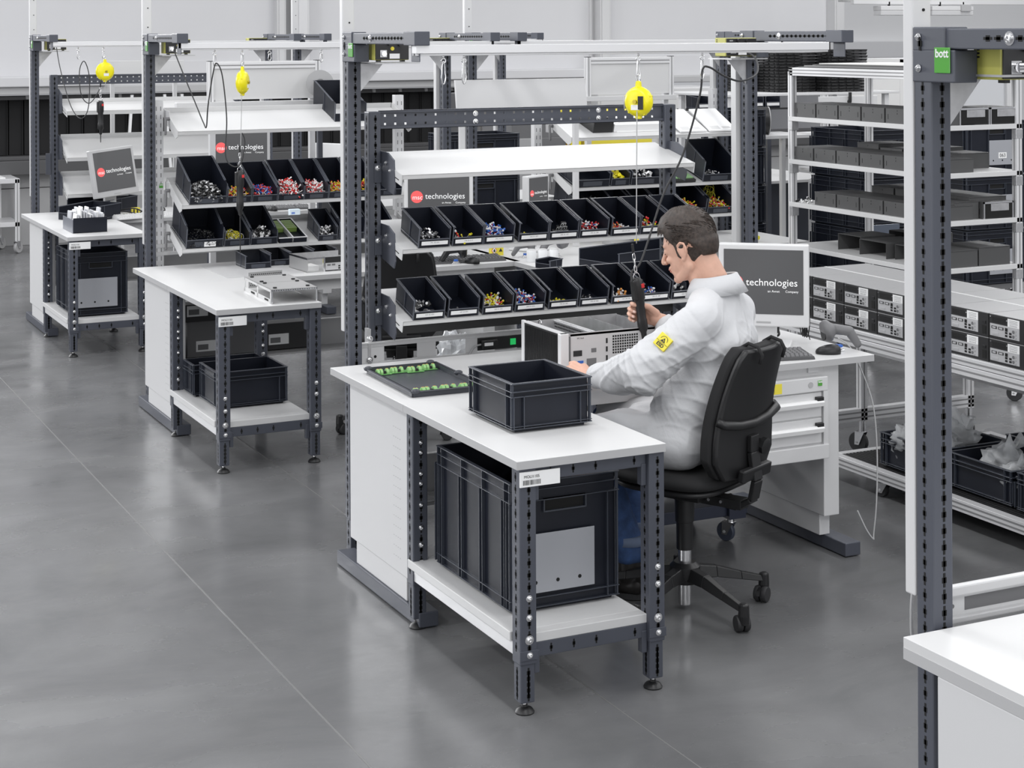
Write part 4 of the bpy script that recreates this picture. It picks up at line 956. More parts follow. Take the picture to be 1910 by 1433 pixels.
# paper pile and dark handle on the rear trough below the foreground bench
t = thing('printed_sheet', 'printed sheet lying on the shelf under the foreground bench', 'paper', (2.60, 6.15, .292)); MB().box(2.50, 6.13, .291, 2.72, 6.26, .294).build('sheet', PAPER, t)
g = MB()
for i in range(9): g.box(2.52, 6.14+i*.012, .294, 2.70, 6.142+i*.012, .2944)
g.build('print_lines', GREY, t)['kind'] = 'stuff'
# ---- chair
def office_chair(loc, rz, label, seat_z=.535):
    t = thing('office_chair', label, 'chair', loc, rz, 'black swivel chairs', local=True)
    for k in range(5):
        a = radians(54+72*k-18); d = Vector((cos(a), sin(a), 0)); g = MB(); n_ = Vector((-sin(a), cos(a), 0))
        p = [d*.03+V(0, 0, .145), d*.12+V(0, 0, .135), d*.22+V(0, 0, .108), d*.315+V(0, 0, .085)]; ww = (.030, .026, .020, .016); hh = (.030, .024, .017, .012)
        for i in range(3):
            q0, q1 = p[i], p[i+1]; w0, w1, h0, h1 = ww[i], ww[i+1], hh[i], hh[i+1]
            g.hexa([q0-n_*w0-V(0, 0, h0), q1-n_*w1-V(0, 0, h1), q1+n_*w1-V(0, 0, h1), q0+n_*w0-V(0, 0, h0)], [q0-n_*w0*.6+V(0, 0, h0*.6), q1-n_*w1*.6+V(0, 0, h1*.6), q1+n_*w1*.6+V(0, 0, h1*.6), q0+n_*w0*.6+V(0, 0, h0*.6)])
        g.lathe([(.018, .03), (.020, .06), (.018, .10), (.010, .104)], d*.315, 14)
        leg = g.build('base_leg', BLACK, t, bevel=.003)
        caster(t, d*.315, .029, .02, .07, a+radians(70 if k % 2 else 130), twin=True)
    g = MB(); g.lathe([(.050, .10), (.056, .125), (.056, .16), (.040, .175)], n=24); g.build('base_hub', BLACK, t, 'auto')
    g = MB(); g.lathe([(.024, .02), (.024, .27)], n=24); g.build('gas_spring', CHROME, t, 'auto')
    g = MB(); g.lathe([(.030, .22), (.031, .32), (.035, .322), (.036, .40), (.040, .402), (.041, seat_z-.10)], n=24); g.build('column_cover', BLACK, t, 'auto')
    g = MB(); g.box(-.07, -.10, seat_z-.12, .07, .12, seat_z-.065); g.box(-.03, -.25, seat_z-.13, .03, -.08, seat_z-.095); g.cyl((.03, .03, seat_z-.09), (.22, .05, seat_z-.09), .006, 8); g.cyl((-.03, -.16, seat_z-.11), (.06, -.16, seat_z-.11), .010, 10); g.build('mechanism', BLACK, t, bevel=.006)
    for yy in (-.12, -.17): MB().cyl((-.034, yy, seat_z-.11), (-.030, yy, seat_z-.11), .006, 10).build('bolt', CHROME, t)
    def pad(w_, d, z0, z1, nm, mt, inset=.8):
        prof = []; g = MB(); n = 32; rows = []
        for (s_, z) in ((inset, z0), (.97, z0+(z1-z0)*.25), (1.0, z0+(z1-z0)*.6), (.95, z0+(z1-z0)*.9), (.80, z1), (.4, z1-.004)):
            for i in range(n):
                a = 2*pi*i/n; e = .55
                x = abs(cos(a))**e*(1 if cos(a) > 0 else -1)*w_/2; y = abs(sin(a))**e*(1 if sin(a) > 0 else -1)*d/2
                rows.append((x*s_, y*s_, z))
        m_ = 6; fs = [(j*n+i, j*n+(i+1)%n, (j+1)*n+(i+1)%n, (j+1)*n+i) for j in range(m_-1) for i in range(n)]+[tuple(range(n-1, -1, -1)), tuple((m_-1)*n+i for i in range(n))]
        g.add(rows, fs); return g.build(nm, mt, t, True)
    pad(.47, .45, seat_z-.055, seat_z, 'seat_cushion', BLACKM); pad(.45, .42, seat_z-.075, seat_z-.045, 'seat_shell', BLACK, .6)
    # back upright and backrest (leaning back)
    g = MB(); g.X = Matrix.Identity(4)
    P = [(0, -.10, seat_z-.115), (0, -.23, seat_z-.125), (0, -.285, seat_z-.09), (0, -.30, seat_z-.02), (0, -.285, seat_z+.08), (0, -.285, seat_z+.14)]
    for i in range(len(P)-1):
        a, b = Vector(P[i]), Vector(P[i+1]); tt = (b-a).normalized(); nn = Vector((0, -tt.z, tt.y)); w_ = .028; h_ = .010
        g.hexa([a-nn*h_+V(-w_, 0, 0), a-nn*h_+V(w_, 0, 0), a+nn*h_+V(w_, 0, 0), a+nn*h_+V(-w_, 0, 0)], [b-nn*h_+V(-w_, 0, 0), b-nn*h_+V(w_, 0, 0), b+nn*h_+V(w_, 0, 0), b+nn*h_+V(-w_, 0, 0)])
    g.build('back_upright', BLACK, t, bevel=.004)
    M = Matrix.Translation((0, -.245, seat_z-.005)) @ Matrix.Rotation(radians(10.5), 4, 'X')
    def back(name, y0, y1, sc_, mt, curve=.022, zz=(0, .475)):
        g = MB(); g.X = M; n = 15; vs = []; zs = [zz[0]+(zz[1]-zz[0])*j/14 for j in range(15)]
        def W(z): u = (z-zz[0])/(zz[1]-zz[0]); w_ = .205 if u < .35 else .205-.035*((u-.35)/.65); 
        def Wf(z):
            u = (z-zz[0])/(zz[1]-zz[0]); w_ = .205-.045*max(0, u-.3)/.7
            if u > .88: w_ *= sqrt(max(0, 1-((u-.88)/.14)**2))*.35+.65
            if u < .14: w_ *= .72+.28*(u/.14)
            return w_*sc_
        for yy in (y0, y1):
            for z in zs:
                for i in range(n):
                    x = -1+2*i/(n-1); u = (z-zz[0])/(zz[1]-zz[0])
                    vs.append((x*Wf(z), yy+curve*x*x+.03*sin(u*pi)-.012*(1 if (yy == y1 and False) else 0)*(1-x*x), z))
        m_ = 15; fs = []
        for b_, flip in ((0, 0), (n*m_, 1)):
            for j in range(m_-1):
                for i in range(n-1):
                    f = (b_+j*n+i, b_+j*n+i+1, b_+(j+1)*n+i+1, b_+(j+1)*n+i); fs.append(f if not flip else f[::-1])
        o_ = n*m_
        for j in range(m_-1):
            for i in (0, n-1):
                f = (j*n+i, (j+1)*n+i, o_+(j+1)*n+i, o_+j*n+i); fs.append(f if i == 0 else f[::-1])
        for i in range(n-1):
            for j in (0, m_-1):
                f = (j*n+i, o_+j*n+i, o_+j*n+i+1, j*n+i+1); fs.append(f if j == 0 else f[::-1])
        g.add(vs, fs); return g.build(name, mt, t, 'auto', bevel=.008)
    back('backrest_pad', -.005, .035, 1.03, BLACKM); back('backrest_shell', -.030, -.006, .98, BLACK)
    g = MB(); g.X = M
    for sx in (-1, 1): g.box(sx*.075-.028, -.046, .445, sx*.075+.028, .052, .487)
    g2 = [MB(), MB()]
    for k, sx in enumerate((-1, 1)):
        g2[k].X = M; g2[k].tube([(sx*.082, -.036, .43), (sx*.082, -.040, .462), (sx*.082, -.020, .485), (sx*.082, .020, .488), (sx*.082, .048, .462)], .0065, 8); o = g2[k].build('back_strap', BLACKM, t, True)
    g = MB(); g.X = M; g.tube([(-.198, .030, .218), (-.186, .006, .212), (-.10, -.006, .198), (0, -.010, .192), (.10, -.006, .198), (.186, .006, .212), (.198, .030, .218)], .016, 10); g.build('back_grip', BLACK, t, True)
    g = MB(); g.X = M; g.lathe([(.02, 0), (.024, .012), (.030, .016), (.032, .034), (.024, .038)], (.055, -.010, .105), 8, (0, -1, 0)); g.build('height_knob', BLACK, t, 'auto')
    g = MB(); g.X = M; g.box(-.10, -.056, .0, .10, -.030, .045); g.build('back_mount', BLACK, t, bevel=.006)
    return t
office_chair((3.300, 5.372, 0), radians(27), 'black swivel chair the worker in white is sitting on')
def R_(u, v, d): pass
def remesh(g, name, mt, parent, voxel, smooth=2, disp=None, fac=.5):
    me = bpy.data.meshes.new(name+'_raw'); me.from_pydata(g.v, [], g.f); o = bpy.data.objects.new(name, me); COL.objects.link(o)
    md = o.modifiers.new('r', 'REMESH'); md.mode = 'VOXEL'; md.voxel_size = voxel
    if smooth: ms = o.modifiers.new('s', 'SMOOTH'); ms.iterations = smooth; ms.factor = fac
    dg = bpy.context.evaluated_depsgraph_get(); m2 = bpy.data.meshes.new_from_object(o.evaluated_get(dg))
    o.modifiers.clear(); o.data = m2; bpy.data.meshes.remove(me); m2.name = name
    if disp:
        m2.update(); ns = [v.normal.copy() for v in m2.vertices]
        for v, n in zip(m2.vertices, ns): v.co += n*disp(v.co, n)
    L = parent.get('_base', (0, 0, 0)) if parent else (0, 0, 0); m2.transform(Matrix.Translation(-Vector(L)))
    m2.materials.clear(); m2.materials.append(mt); m2.polygons.foreach_set('use_smooth', [True]*len(m2.polygons)); m2.update()
    if parent: o.parent = parent; o['_base'] = tuple(L); o['_local'] = 0
    return o
def person():
    base = (3.33, 5.35, 0); root = thing('person', 'person in a white coat sitting at the foreground bench, holding a screwdriver', 'person', base)
    Z = V(0, 0, 1); Rr = Rv.copy(); Ff = Fv.copy()
    hip = V(3.326, 5.355, .645); neck = V(3.405, 5.335, 1.205); hc = V(3.337, 5.392, 1.311)
    shL, elL, wrL = V(3.268, 5.205, 1.078), V(3.085, 5.285, .915), V(3.050, 5.600, .828)
    shR, elR, wrR = V(3.545, 5.405, 1.065), V(3.560, 5.640, .870), V(3.455, 5.800, .972)
    hipL, hipR = V(3.235, 5.290, .640), V(3.400, 5.425, .640)
    knL, knR = V(3.045, 5.640, .600), V(3.240, 5.820, .600); anL, anR = V(3.175, 5.565, .13), V(3.330, 5.75, .12)
    # head frame
    hh = (-Rr*cos(radians(27))+Ff*sin(radians(27))).normalized(); pt = radians(17)
    h = hh*cos(pt)-Z*sin(pt); u = hh*sin(pt)+Z*cos(pt); l = Z.cross(hh).normalized()
    HM = Matrix((h, l, u)).transposed()
    def H(a, b, c): return hc+HM @ Vector((a, b, c))
    g = MB()
    g.ball(H(-.018, 0, .030), (.092, .073, .080), 28, 18, HM); g.ball(H(.020, 0, .020), (.072, .064, .078), 24, 16, HM)
    g.ball(H(.030, 0, -.030), (.056, .056, .078), 24, 16, HM); g.ball(H(.046, 0, -.078), (.040, .040, .032), 18, 12, HM); g.ball(H(.074, 0, -.098), (.017, .020, .016), 14, 10, HM)
    for s_ in (-1, 1):
        g.cap(H(-.004, s_*.052, -.058), H(.055, s_*.026, -.094), .020, .016); g.cap(H(-.002, s_*.056, -.02), H(.0, s_*.053, -.058), .017, .018)
        g.cap(H(.083, s_*.010, .030), H(.072, s_*.044, .030), .010, .008)      # brow
        g.ball(H(.070, s_*.034, -.022), (.016, .018, .014), 12, 8, HM)         # cheek bone
        g.ball(H(.074, s_*.030, .010), (.014, .015, .0125), 14, 10, HM)        # closed eyelid
        g.ball(H(.100, s_*.010, -.030), .0075, 10, 8)                          # nostril wing
        # ear
        ear = [H(-.004+.016*cos(a), s_*(.078+.008*(cos(a) < 0)), -.004+.030*sin(a)-.002) for a in [radians(x) for x in range(-60, 240, 25)]]
        ear = [H(.008, s_*.074, -.018), H(.012, s_*.078, .004), H(.008, s_*.082, .022), H(-.006, s_*.087, .030), H(-.020, s_*.090, .024), H(-.024, s_*.089, .006), H(-.018, s_*.085, -.012), H(-.006, s_*.078, -.028), H(.004, s_*.074, -.034)]
        g.tube(ear, .0048, 8); g.ball(H(-.006, s_*.078, .000), (.019, .007, .027), 14, 10, HM); g.ball(H(.003, s_*.075, -.030), (.008, .006, .009), 10, 8, HM)
    g.cap(H(.086, 0, .018), H(.112, 0, -.022), .0075, .0095); g.ball(H(.112, 0, -.026), .0105, 12, 8)
    g.cap(H(.086, -.012, -.053), H(.086, .012, -.053), .0085, .0085); g.cap(H(.083, -.010, -.066), H(.083, .010, -.066), .0085, .0085)
    g.cap(H(-.040, 0, -.035), neck-Z*.01, .050, .056, 24); g.cap(H(-.015, 0, -.070), neck+hh*.03-Z*.04, .047, .054, 24)
    # upper body and arms inside the coat
    g.cap(neck-Z*.13, hip+Z*.02, .09, .11, 20); g.cap(shL, shR, .05, .05); g.cap(hipL, hipR, .09, .09)
    g.cap(shL, elL, .050, .042); g.cap(elL, wrL, .042, .028); g.cap(shR, elR, .050, .042); g.cap(elR, wrR, .042, .028)
    g.cap(hipL, knL, .080, .058); g.cap(hipR, knR, .080, .058); g.cap(knL, anL, .056, .038); g.cap(knR, anR, .056, .038)
    nails = []
    def hand(W, a, n, right, curl, thumb, s0=1.0):
        a = a.normalized(); n = (n-a*n.dot(a)).normalized(); s_ = (a.cross(n) if right else n.cross(a)).normalized()
        P = lambda x, y, z: W+a*x*s0+s_*y*s0+n*z*s0
        g.cap(W-a*.02, P(.02, 0, 0), .026, .025, 16)
        for y in (.024, .010, -.006, -.022): g.cap(P(.014, y*.75, .0), P(.080, y, -.002), .0150, .0128, 12)
        g.cap(P(.018, .018, .010), P(.055, .026, .012), .018, .014, 12)
        L3 = ((.040, .024, .019), (.044, .028, .020), (.041, .026, .019), (.032, .020, .017))
        for k, y in enumerate((.028, .0095, -.009, -.026)):
            p = P(.083, y, 0); ang = 0; r = (.0092, .0095, .0090, .0078)[k]; c = curl[k]
            for j in range(3):
                ang += c[j]; d = a*cos(ang)+n*sin(ang)+s_*(.05 if k == 0 else -.03*k)
                q = p+d.normalized()*L3[k][j]*s0; g.cap(p, q, r*(1-.08*j), r*(.92-.08*j), 12)
                if j == 2: nails.append((q-d.normalized()*.004, d.normalized(), (-a*sin(ang)+n*cos(ang)).normalized()*-1, s_, r*.8))
                p = q
        tp = [P(*q) for q in thumb]
        for j in range(len(tp)-1): g.cap(tp[j], tp[j+1], (.0165, .0125, .0110)[j], (.0125, .0112, .0095)[j], 12)
        dd = (tp[-1]-tp[-2]).normalized(); nails.append((tp[-1]-dd*.003, dd, -n, s_, .009))
    r0 = radians
    # right hand around the screwdriver handle (driver axis at 3.35, 5.80)
    WR = wrR+Z*.010-Rr*.006
    aR = (-Rr*.93+Z*.28+Ff*.02)
    hand(WR, aR, -Ff, True, [(r0(8), r0(85), r0(75))]+[(r0(12), r0(88), r0(72))]*3, [(.018, .022, .012), (.055, .040, .030), (.088, .040, .044), (.118, .034, .046)], .97)
    # left hand closed on the chassis corner profile
    hand(wrL-Rr*.012-Z*.008+V(-.006, .018, .008), (-Rr*.72+Ff*.62+Z*.22), (Ff*.55-Z*.55+Rr*.3), False, [(r0(38), r0(75), r0(50)), (r0(40), r0(78), r0(55)), (r0(42), r0(78), r0(55)), (r0(45), r0(78), r0(55))], [(.015, .022, .010), (.050, .040, .020), (.078, .036, .036), (.098, .022, .048)], .97)
    body = remesh(g, 'body', SKIN, root, .0033, 3)
    # nails, eyes, lips, brows
    for (p, d, up, s_, r) in nails:
        q = MB(); M = Matrix((s_.normalized(), d, up)).transposed(); q.ball(p+up*r*.75, (r*.75, r*.95, r*.35), 10, 6, M); q.build('finger_nail', NAIL, body, True)
    LIP = mat('lips', (.52, .22, .18), .5)
    q = MB(); q.cap(H(.0905, -.016, -.0560), H(.0905, .016, -.0560), .0042, .0042, 10); q.cap(H(.0880, -.014, -.0640), H(.0880, .014, -.0640), .0044, .0044, 10); q.build('lips', LIP, body, True)
    for s_ in (-1, 1):
        q = MB(); q.tube([H(.081, s_*.018, .004), H(.0875, s_*.028, .001), H(.081, s_*.040, .003)], .0014, 6); q.build('eyelashes', HAIR, body, True)
        q = MB(); q.tube([H(.092, s_*.014, .032), H(.0905, s_*.028, .037), H(.079, s_*.046, .032)], [.0022, .0034, .0015], 6); q.build('eyebrow', HAIR, body, True)
        q = MB(); q.ball(H(.1045, s_*.0065, -.0365), (.004, .003, .002), 8, 6, HM); q.build('nostril', mat('nostril_dark', (.10, .03, .025), .8), body, True)
    # hair: cap over the skull, cut by the hairline
    g = MB()
    n, m_ = 72, 40; vs = []
    for j in range(m_+1):
        th = pi*j/m_
        for i in range(n):
            ph = 2*pi*i/n; d = Vector((sin(th)*cos(ph), sin(th)*sin(ph), cos(th)))
            vs.append(d)
    def skull(d):   # thickness of the hair cap along direction d (head frame)
        f, s_, z = d.x, d.y, d.z
        r = 1/sqrt((f/(.103 if f > 0 else .102))**2+(s_/.080)**2+(z/.110)**2) if z > 0 else 1/sqrt((f/(.103 if f > 0 else .105))**2+(s_/.083)**2+(z/.118)**2)
        # hairline angle: front high, sides down to sideburn, back low
        back = max(0, -f)
        return r
    C0 = (-.012, 0, .026)
    pts = []
    for d in vs:
        r = skull(d); f, s_, z = d.x, d.y, d.z
        az = math.atan2(abs(s_), f)              # 0 front .. pi back
        if az < radians(38): line = .44
        elif az < radians(70): line = .44-.72*(az-radians(38))/radians(32)
        elif az < radians(88): line = -.28-.10*(az-radians(70))/radians(18)
        elif az < radians(104): line = -.38+.33*(az-radians(88))/radians(16)
        elif az < radians(140): line = -.05-.65*(az-radians(104))/radians(36)
        else: line = -.70
        k = max(0, min(1, (z-line)/.13+.0)); k = k*k*(3-2*k)
        # fuller on top and above the forehead
        top = max(0, z)**1.2; th_ = .002+.018*top+.012*max(0, f)*max(0, z)*2.0
        grow = (.93+(.07)*k)*r+th_*k
        q = Vector((f*22, s_*22+z*7, z*10)); nz = noise.noise(q)*.004*top*k+noise.noise(Vector((f*60+z*20, s_*60, z*8)))*.0022*k
        if f > .3 and z > .35: nz += .006*abs(sin((s_+.1)*16))*(f-.3)*k
        p = d*(grow+nz) if k > .02 else d*r*.86
        pts.append(H(p.x+C0[0], p.y+C0[1], p.z+C0[2]))
    fs = [(j*n+i, (j+1)*n+i, (j+1)*n+(i+1) % n, j*n+(i+1) % n) for j in range(m_) for i in range(n)]
    g.add(pts, fs); hair = g.build('hair', HAIR, root, True)
    # tufts: curved strands combed back, as fine relief
    g = MB(); R = random.Random(11)
    for k in range(1500):
        az = R.uniform(-pi, pi); z = R.uniform(.12, 1) ; s2 = sqrt(max(0, 1-z*z)); d = Vector((s2*cos(az), s2*sin(az), z))
        if d.x > .55 and z < .50: continue
        r = skull(d); sw = Vector((-.35*(1 if d.x < .5 else -.5), -.9 if d.z > .7 else -.2, -.3)); sw = (sw-d*sw.dot(d)).normalized()
        top = max(0, d.z)**1.2; r += .002+.016*top+.012*max(0, d.x)*d.z*2
        L = .012+.024*top; p0 = d*(r-.003); p1 = p0+sw*L*.5+d*.0035*(.4+top); p2 = p0+sw*L+d*(.0006)
        g.tube([H(p.x+C0[0], p.y+C0[1], p.z+C0[2]) for p in (p0, p1, p2)], [.0014, .0013, .0004], 4)
    o = g.build('hair_strands', HAIR, hair, True); o['kind'] = 'stuff'
    # ---- coat
    axL = (elL-shL).normalized(); axF = (wrL-elL).normalized(); latv = (shR-shL).normalized()
    def rid(a, b, c, k=3): return max(0, 1-abs(noise.noise(Vector((a, b, c))))*2.6)**k
    def wr(p, n):
        o = noise.noise(p*7)*.003
        t = latv.dot(p-hip); hgt = p.z
        torso = math.exp(-((hgt-.86)/.17)**2)
        f = rid((hgt*1.0+t*.9)*15, (t-hgt*.6)*5, 1.3)*.0075*torso                     # diagonal folds waist to armpit
        f += rid((hgt*.9-t*.8)*13, (t+hgt)*4, 7.7)*.0045*math.exp(-((hgt-.98)/.16)**2)
        dl = (p-elL).length; s1 = axL.dot(p-elL); s2 = axF.dot(p-elL)
        f += rid((s1+s2)*16, (p.z*6+p.x*3), 4.1)*.0075*math.exp(-(dl/.17)**2)           # sleeve folds round the elbow
        f += rid(axL.dot(p-shL)*11, p.z*5, 9.2)*.0035*math.exp(-(((shL*.5+elL*.5)-p).length/.16)**2)
        th = math.exp(-((hgt-.66)/.12)**2); f += rid((p.x*.8+p.y*.6)*12, hgt*9, 2.2)*.005*th
        for S_, a_ in ((shL, axL), (shR, (elR-shR).normalized())):                        # armhole seam
            d_ = (a_-Z*.0).dot(p-S_)-.012
            if (p-S_).length < .13: f -= .0022*math.exp(-(d_/.006)**2)
        return o+f-.003
    g = MB(); back = (Rr*.9-Ff*.42)
    chest = (shL+shR)/2-Z*.10; lat = (shR-shL).normalized(); waist = hip*.55+chest*.45
    g.cap(shL+lat*.05-Z*.03, shR-lat*.05-Z*.03, .088, .088, 24); g.cap(chest-lat*.085, chest+lat*.085, .118, .118, 24)
    g.cap(chest-lat*.07-Z*.11+back*.01, chest+lat*.07-Z*.11+back*.01, .124, .124, 24)
    g.cap(waist-lat*.06+back*.01, waist+lat*.06+back*.01, .128, .128, 24); g.cap(hip-lat*.085-Z*.0, hip+lat*.085-Z*.0, .118, .118, 24)
    g.cap(hip-lat*.07+Z*.09, hip+lat*.07+Z*.09, .128, .128, 24)
    g.cap(neck-Z*.085+back*.012, chest, .088, .11, 24); g.cap(neck-Z*.068-lat*.02, shL-Z*.005, .075, .078); g.cap(neck-Z*.068+lat*.02, shR-Z*.005, .075, .078); g.cap(neck-Z*.09-hh*.03-lat*.03, chest-hh*.02, .08, .11)
    # sleeves
    g.cap(shL, elL*.45+shL*.55-Z*.004, .080, .080, 20); g.cap(elL*.45+shL*.55-Z*.004, elL, .080, .080, 20); g.cap(elL, elL*.5+wrL*.5-Z*.012, .080, .070, 20); g.cap(elL*.5+wrL*.5-Z*.012, wrL-(wrL-elL).normalized()*.035, .070, .046, 20)
    g.ball(elL+V(-.01, .0, -.02), .080, 18, 12)
    g.cap(shR, elR, .078, .070, 20); g.cap(elR, wrR-(wrR-elR).normalized()*.03, .070, .046, 20)
    # skirt over the thighs
    g.cap(hipL-Z*.005, hipL*.45+knL*.55-Z*.005, .108, .098, 20); g.cap(hipL*.45+knL*.55+Z*.01, knL+Z*.0, .102, .082, 20)
    g.cap(hipR-Z*.005, hipR*.45+knR*.55-Z*.005, .106, .096, 20); g.cap(hipR*.45+knR*.55+Z*.01, knR, .098, .080, 20)
    mid0 = (hipL+hipR)/2; mid1 = (knL+knR)/2; g.cap(mid0+Z*.03, mid0*.5+mid1*.5+Z*.02, .11, .09, 20)
    coat = remesh(g, 'coat', COATM, root, .0062, 34, wr, fac=.6)
    # seam lines on shoulder, pocket and cuffs
    SEAM = mat('coat_seam', (.72, .73, .75), .8)
    # collar: a folded band around the neck
    back_ = (Rr*.9-Ff*.42); ring = []; cz = neck+V(.0, .0, -.012)+back_*.006
    up = (Z*.98+hh*.12).normalized(); e1 = (hh-up*hh.dot(up)).normalized(); e2 = up.cross(e1)
    def band(r0_, r1_, z0, z1, nm, mt, par, a0=-180, a1=180, th_=.005, lift=0):
        g = MB(); n = 40; vs = []
        for i in range(n+1):
            a = radians(a0+(a1-a0)*i/n); c_ = e1*cos(a)+e2*sin(a)
            li = lift*max(0, -cos(a))
            for (r, z) in ((r0_, z0), (r0_+th_, z0), (r1_+th_, z1+li), (r1_, z1+li)):
                vs.append(cz+c_*r*(1 if True else 1)+e1*(.012)*0+up*z)
        fs = []
        for i in range(n):
            for k in range(4): fs.append((i*4+k, i*4+(k+1) % 4, (i+1)*4+(k+1) % 4, (i+1)*4+k))
        fs += [(3, 2, 1, 0), (n*4, n*4+1, n*4+2, n*4+3)]
        g.add(vs, fs); return g.build(nm, mt, par, True)
    band(.098, .076, -.045, .022, 'collar', COATM, coat, 24, 336, .006, .004)
    band(.112, .080, -.045, .020, 'collar_fold', COATM, coat, 30, 330, .005, .005)
    band(.072, .064, -.030, .014, 'shirt_collar', BLACKM, root, -180, 180, .005, .010)
    # cuffs
    for (w0, e0) in ((wrL, elL), (wrR, elR)):
        d = (w0-e0).normalized(); g = MB(); g.lathe([(.040, 0), (.047, .002), (.045, .030), (.038, .031)], w0-d*.045, 24, d); g.build('cuff', COATM, coat, True)
    # ESD patch on the left sleeve
    pc = shL*.42+elL*.58; ax = (elL-shL).normalized(); outw = (-Ff*.80-Rr*.45+Z*.25); outw = (outw-ax*outw.dot(ax)).normalized(); pc = pc+outw*.0865
    e1_ = (ax*.62+ax.cross(outw)*.0); right_ = (Rr-outw*Rr.dot(outw)).normalized(); up_ = outw.cross(right_).normalized()
    a_ = radians(-45); rx_ = right_*cos(a_)+up_*sin(a_); uy_ = -right_*sin(a_)+up_*cos(a_); PM = Matrix((rx_, uy_, outw)).transposed()
    g = MB(); X4 = PM.to_4x4(); X4.translation = pc; g.X = X4; g.box(-.026, -.026, -.012, .026, .026, .0); patch = g.build('esd_patch', STICK, coat, bevel=.002)
    text('ESD', .0175, INK, patch, pc+PM @ Vector((0, -.0150, .0003)), PM, 'patch_lettering', off=.0006)
    g = MB(); g.X = X4; g.tube([(.014*cos(a), .006+.014*sin(a), .0006) for a in [radians(x) for x in range(0, 181, 12)]], .0008, 5); g.box(-.024, -.0052, .0, .024, -.0040, .001); g.prism([(-.010, -.002), (.010, -.002), (0, .014)], 'z', 0, .001); g.build('patch_symbol', INK, patch)
    g = MB(); g.X = X4; g.tube([(-.003, .007, .0012), (.004, .003, .0012), (.0, .001, .0012)], .0009, 5); g.build('patch_hand', STICK, patch)
    # jeans and boots
    g = MB(); g.cap(knL, anL+Z*.05, .075, .062, 20); g.cap(hipL, knL, .09, .075, 20); trL = remesh(g, 'jeans', DENIM, root, .007, 2, lambda p, n: noise.noise(Vector((p.x*20, p.y*20, p.z*26)))*.004)
    g = MB(); g.cap(knR, anR+Z*.05, .075, .060, 20); g.cap(hipR, knR, .09, .075, 20); remesh(g, 'jeans', DENIM, root, .007, 2, lambda p, n: noise.noise(Vector((p.x*20, p.y*20, p.z*26)))*.004)
    for k, an in enumerate((anL, anR)):
        d = (knL-anL) if k == 0 else (knR-anR); fd = (hh*.9).normalized()
        g = MB(); g.lathe([(.060, 0), (.067, .002), (.067, .034), (.058, .036)], an+V(0, 0, .075), 24, (0, 0, 1)); g.build('jeans_turn_up', mat('pale_denim', (.14, .18, .27), .85), root, True)
        g = MB(); g.cap(an+Z*.06, an-Z*.04, .048, .046, 18); g.cap(an-Z*.075-fd*.03, an-Z*.085+fd*.13, .040, .032, 18); g.cap(an-Z*.06, an-Z*.075+fd*.08, .040, .035, 18)
        b = remesh(g, 'boot', BOOT, root, .005, 2)
        g = MB(); 
        zf = .004; c0 = V(an.x, an.y, 0)
        sd = Z.cross(fd); ol = [c0+fd*(.055+.115*cos(a))+sd*.044*sin(a)*(1 if cos(a) > -.2 else .85) for a in [radians(x) for x in range(0, 360, 15)]]
        n = len(ol); g.add([q+Z*.004 for q in ol]+[q+Z*.026 for q in ol], [tuple(range(n-1, -1, -1)), tuple(range(n, 2*n))]+[(i, (i+1) % n, n+(i+1) % n, n+i) for i in range(n)]); g.build('boot_sole', RUB, b)
    return root
person()
def profile(t, p0, p1, w_=.04, name='aluminium_profile', grooves=True):
    """extruded aluminium profile along one axis, with dark grooves on its visible faces"""
    (x0, y0, z0), (x1, y1, z1) = p0, p1
    o = MB().box(x0, y0, z0, x1, y1, z1).build(name, ALU, t, bevel=.0015)
    if not grooves: return o
    g = MB(); e = .0005; dx, dy, dz = x1-x0, y1-y0, z1-z0
    for f in ((.5,) if w_ < .06 else (.3, .7)):
        if dz >= dx and dz >= dy:
            g.box(x0+dx*f-.004, y0-e, z0, x0+dx*f+.004, y0+.001, z1); g.box(x0-e, y0+dy*f-.004, z0, x0+.001, y0+dy*f+.004, z1)
        elif dy >= dx:
            g.box(x0-e, y0, z0+dz*f-.004, x0+.001, y1, z0+dz*f+.004)
        else: g.box(x0, y0-e, z0+dz*f-.004, x1, y0+.001, z0+dz*f+.004)
    g.build('groove', ALUD, o)['kind'] = 'stuff'
    return o
# ---- long aluminium table with computers
t = thing('aluminium_table', 'long aluminium-frame table on casters carrying the rows of computers', 'table', (5.4, 6.0, 0))
for z0, z1 in ((.655, .695), (.698, .733)):
    profile(t, (4.862, 4.3, z0), (4.905, 7.02, z1), name='side_rail'); profile(t, (6.02, 4.3, z0), (6.06, 7.02, z1), name='side_rail'); 
MB().box(4.87, 4.3, .728, 6.05, 7.02, .7345).build('tabletop', LGREY, t)
profile(t, (4.905, 6.98, .66), (6.02, 7.02, .70), name='end_rail')
for x in (5.30, 5.98): profile(t, (x, 6.95, .16), (x+.04, 6.99, .66), name='table_leg')
for x in (5.30, 5.98): profile(t, (x, 4.35, .16), (x+.04, 4.39, .66), name='table_leg')
profile(t, (4.98, 6.95, .165), (6.02, 6.99, .225), .08, name='lower_rail'); profile(t, (5.30, 4.35, .165), (6.02, 4.39, .225), name='lower_rail')
profile(t, (5.34, 4.35, .50), (5.38, 6.95, .56), .08, name='inner_rail')
for x in (5.32, 6.0):
    for y in (6.97, 4.37): caster(t, (x, y, 0), .052, .028, .165, radians(20))
t_tab = t
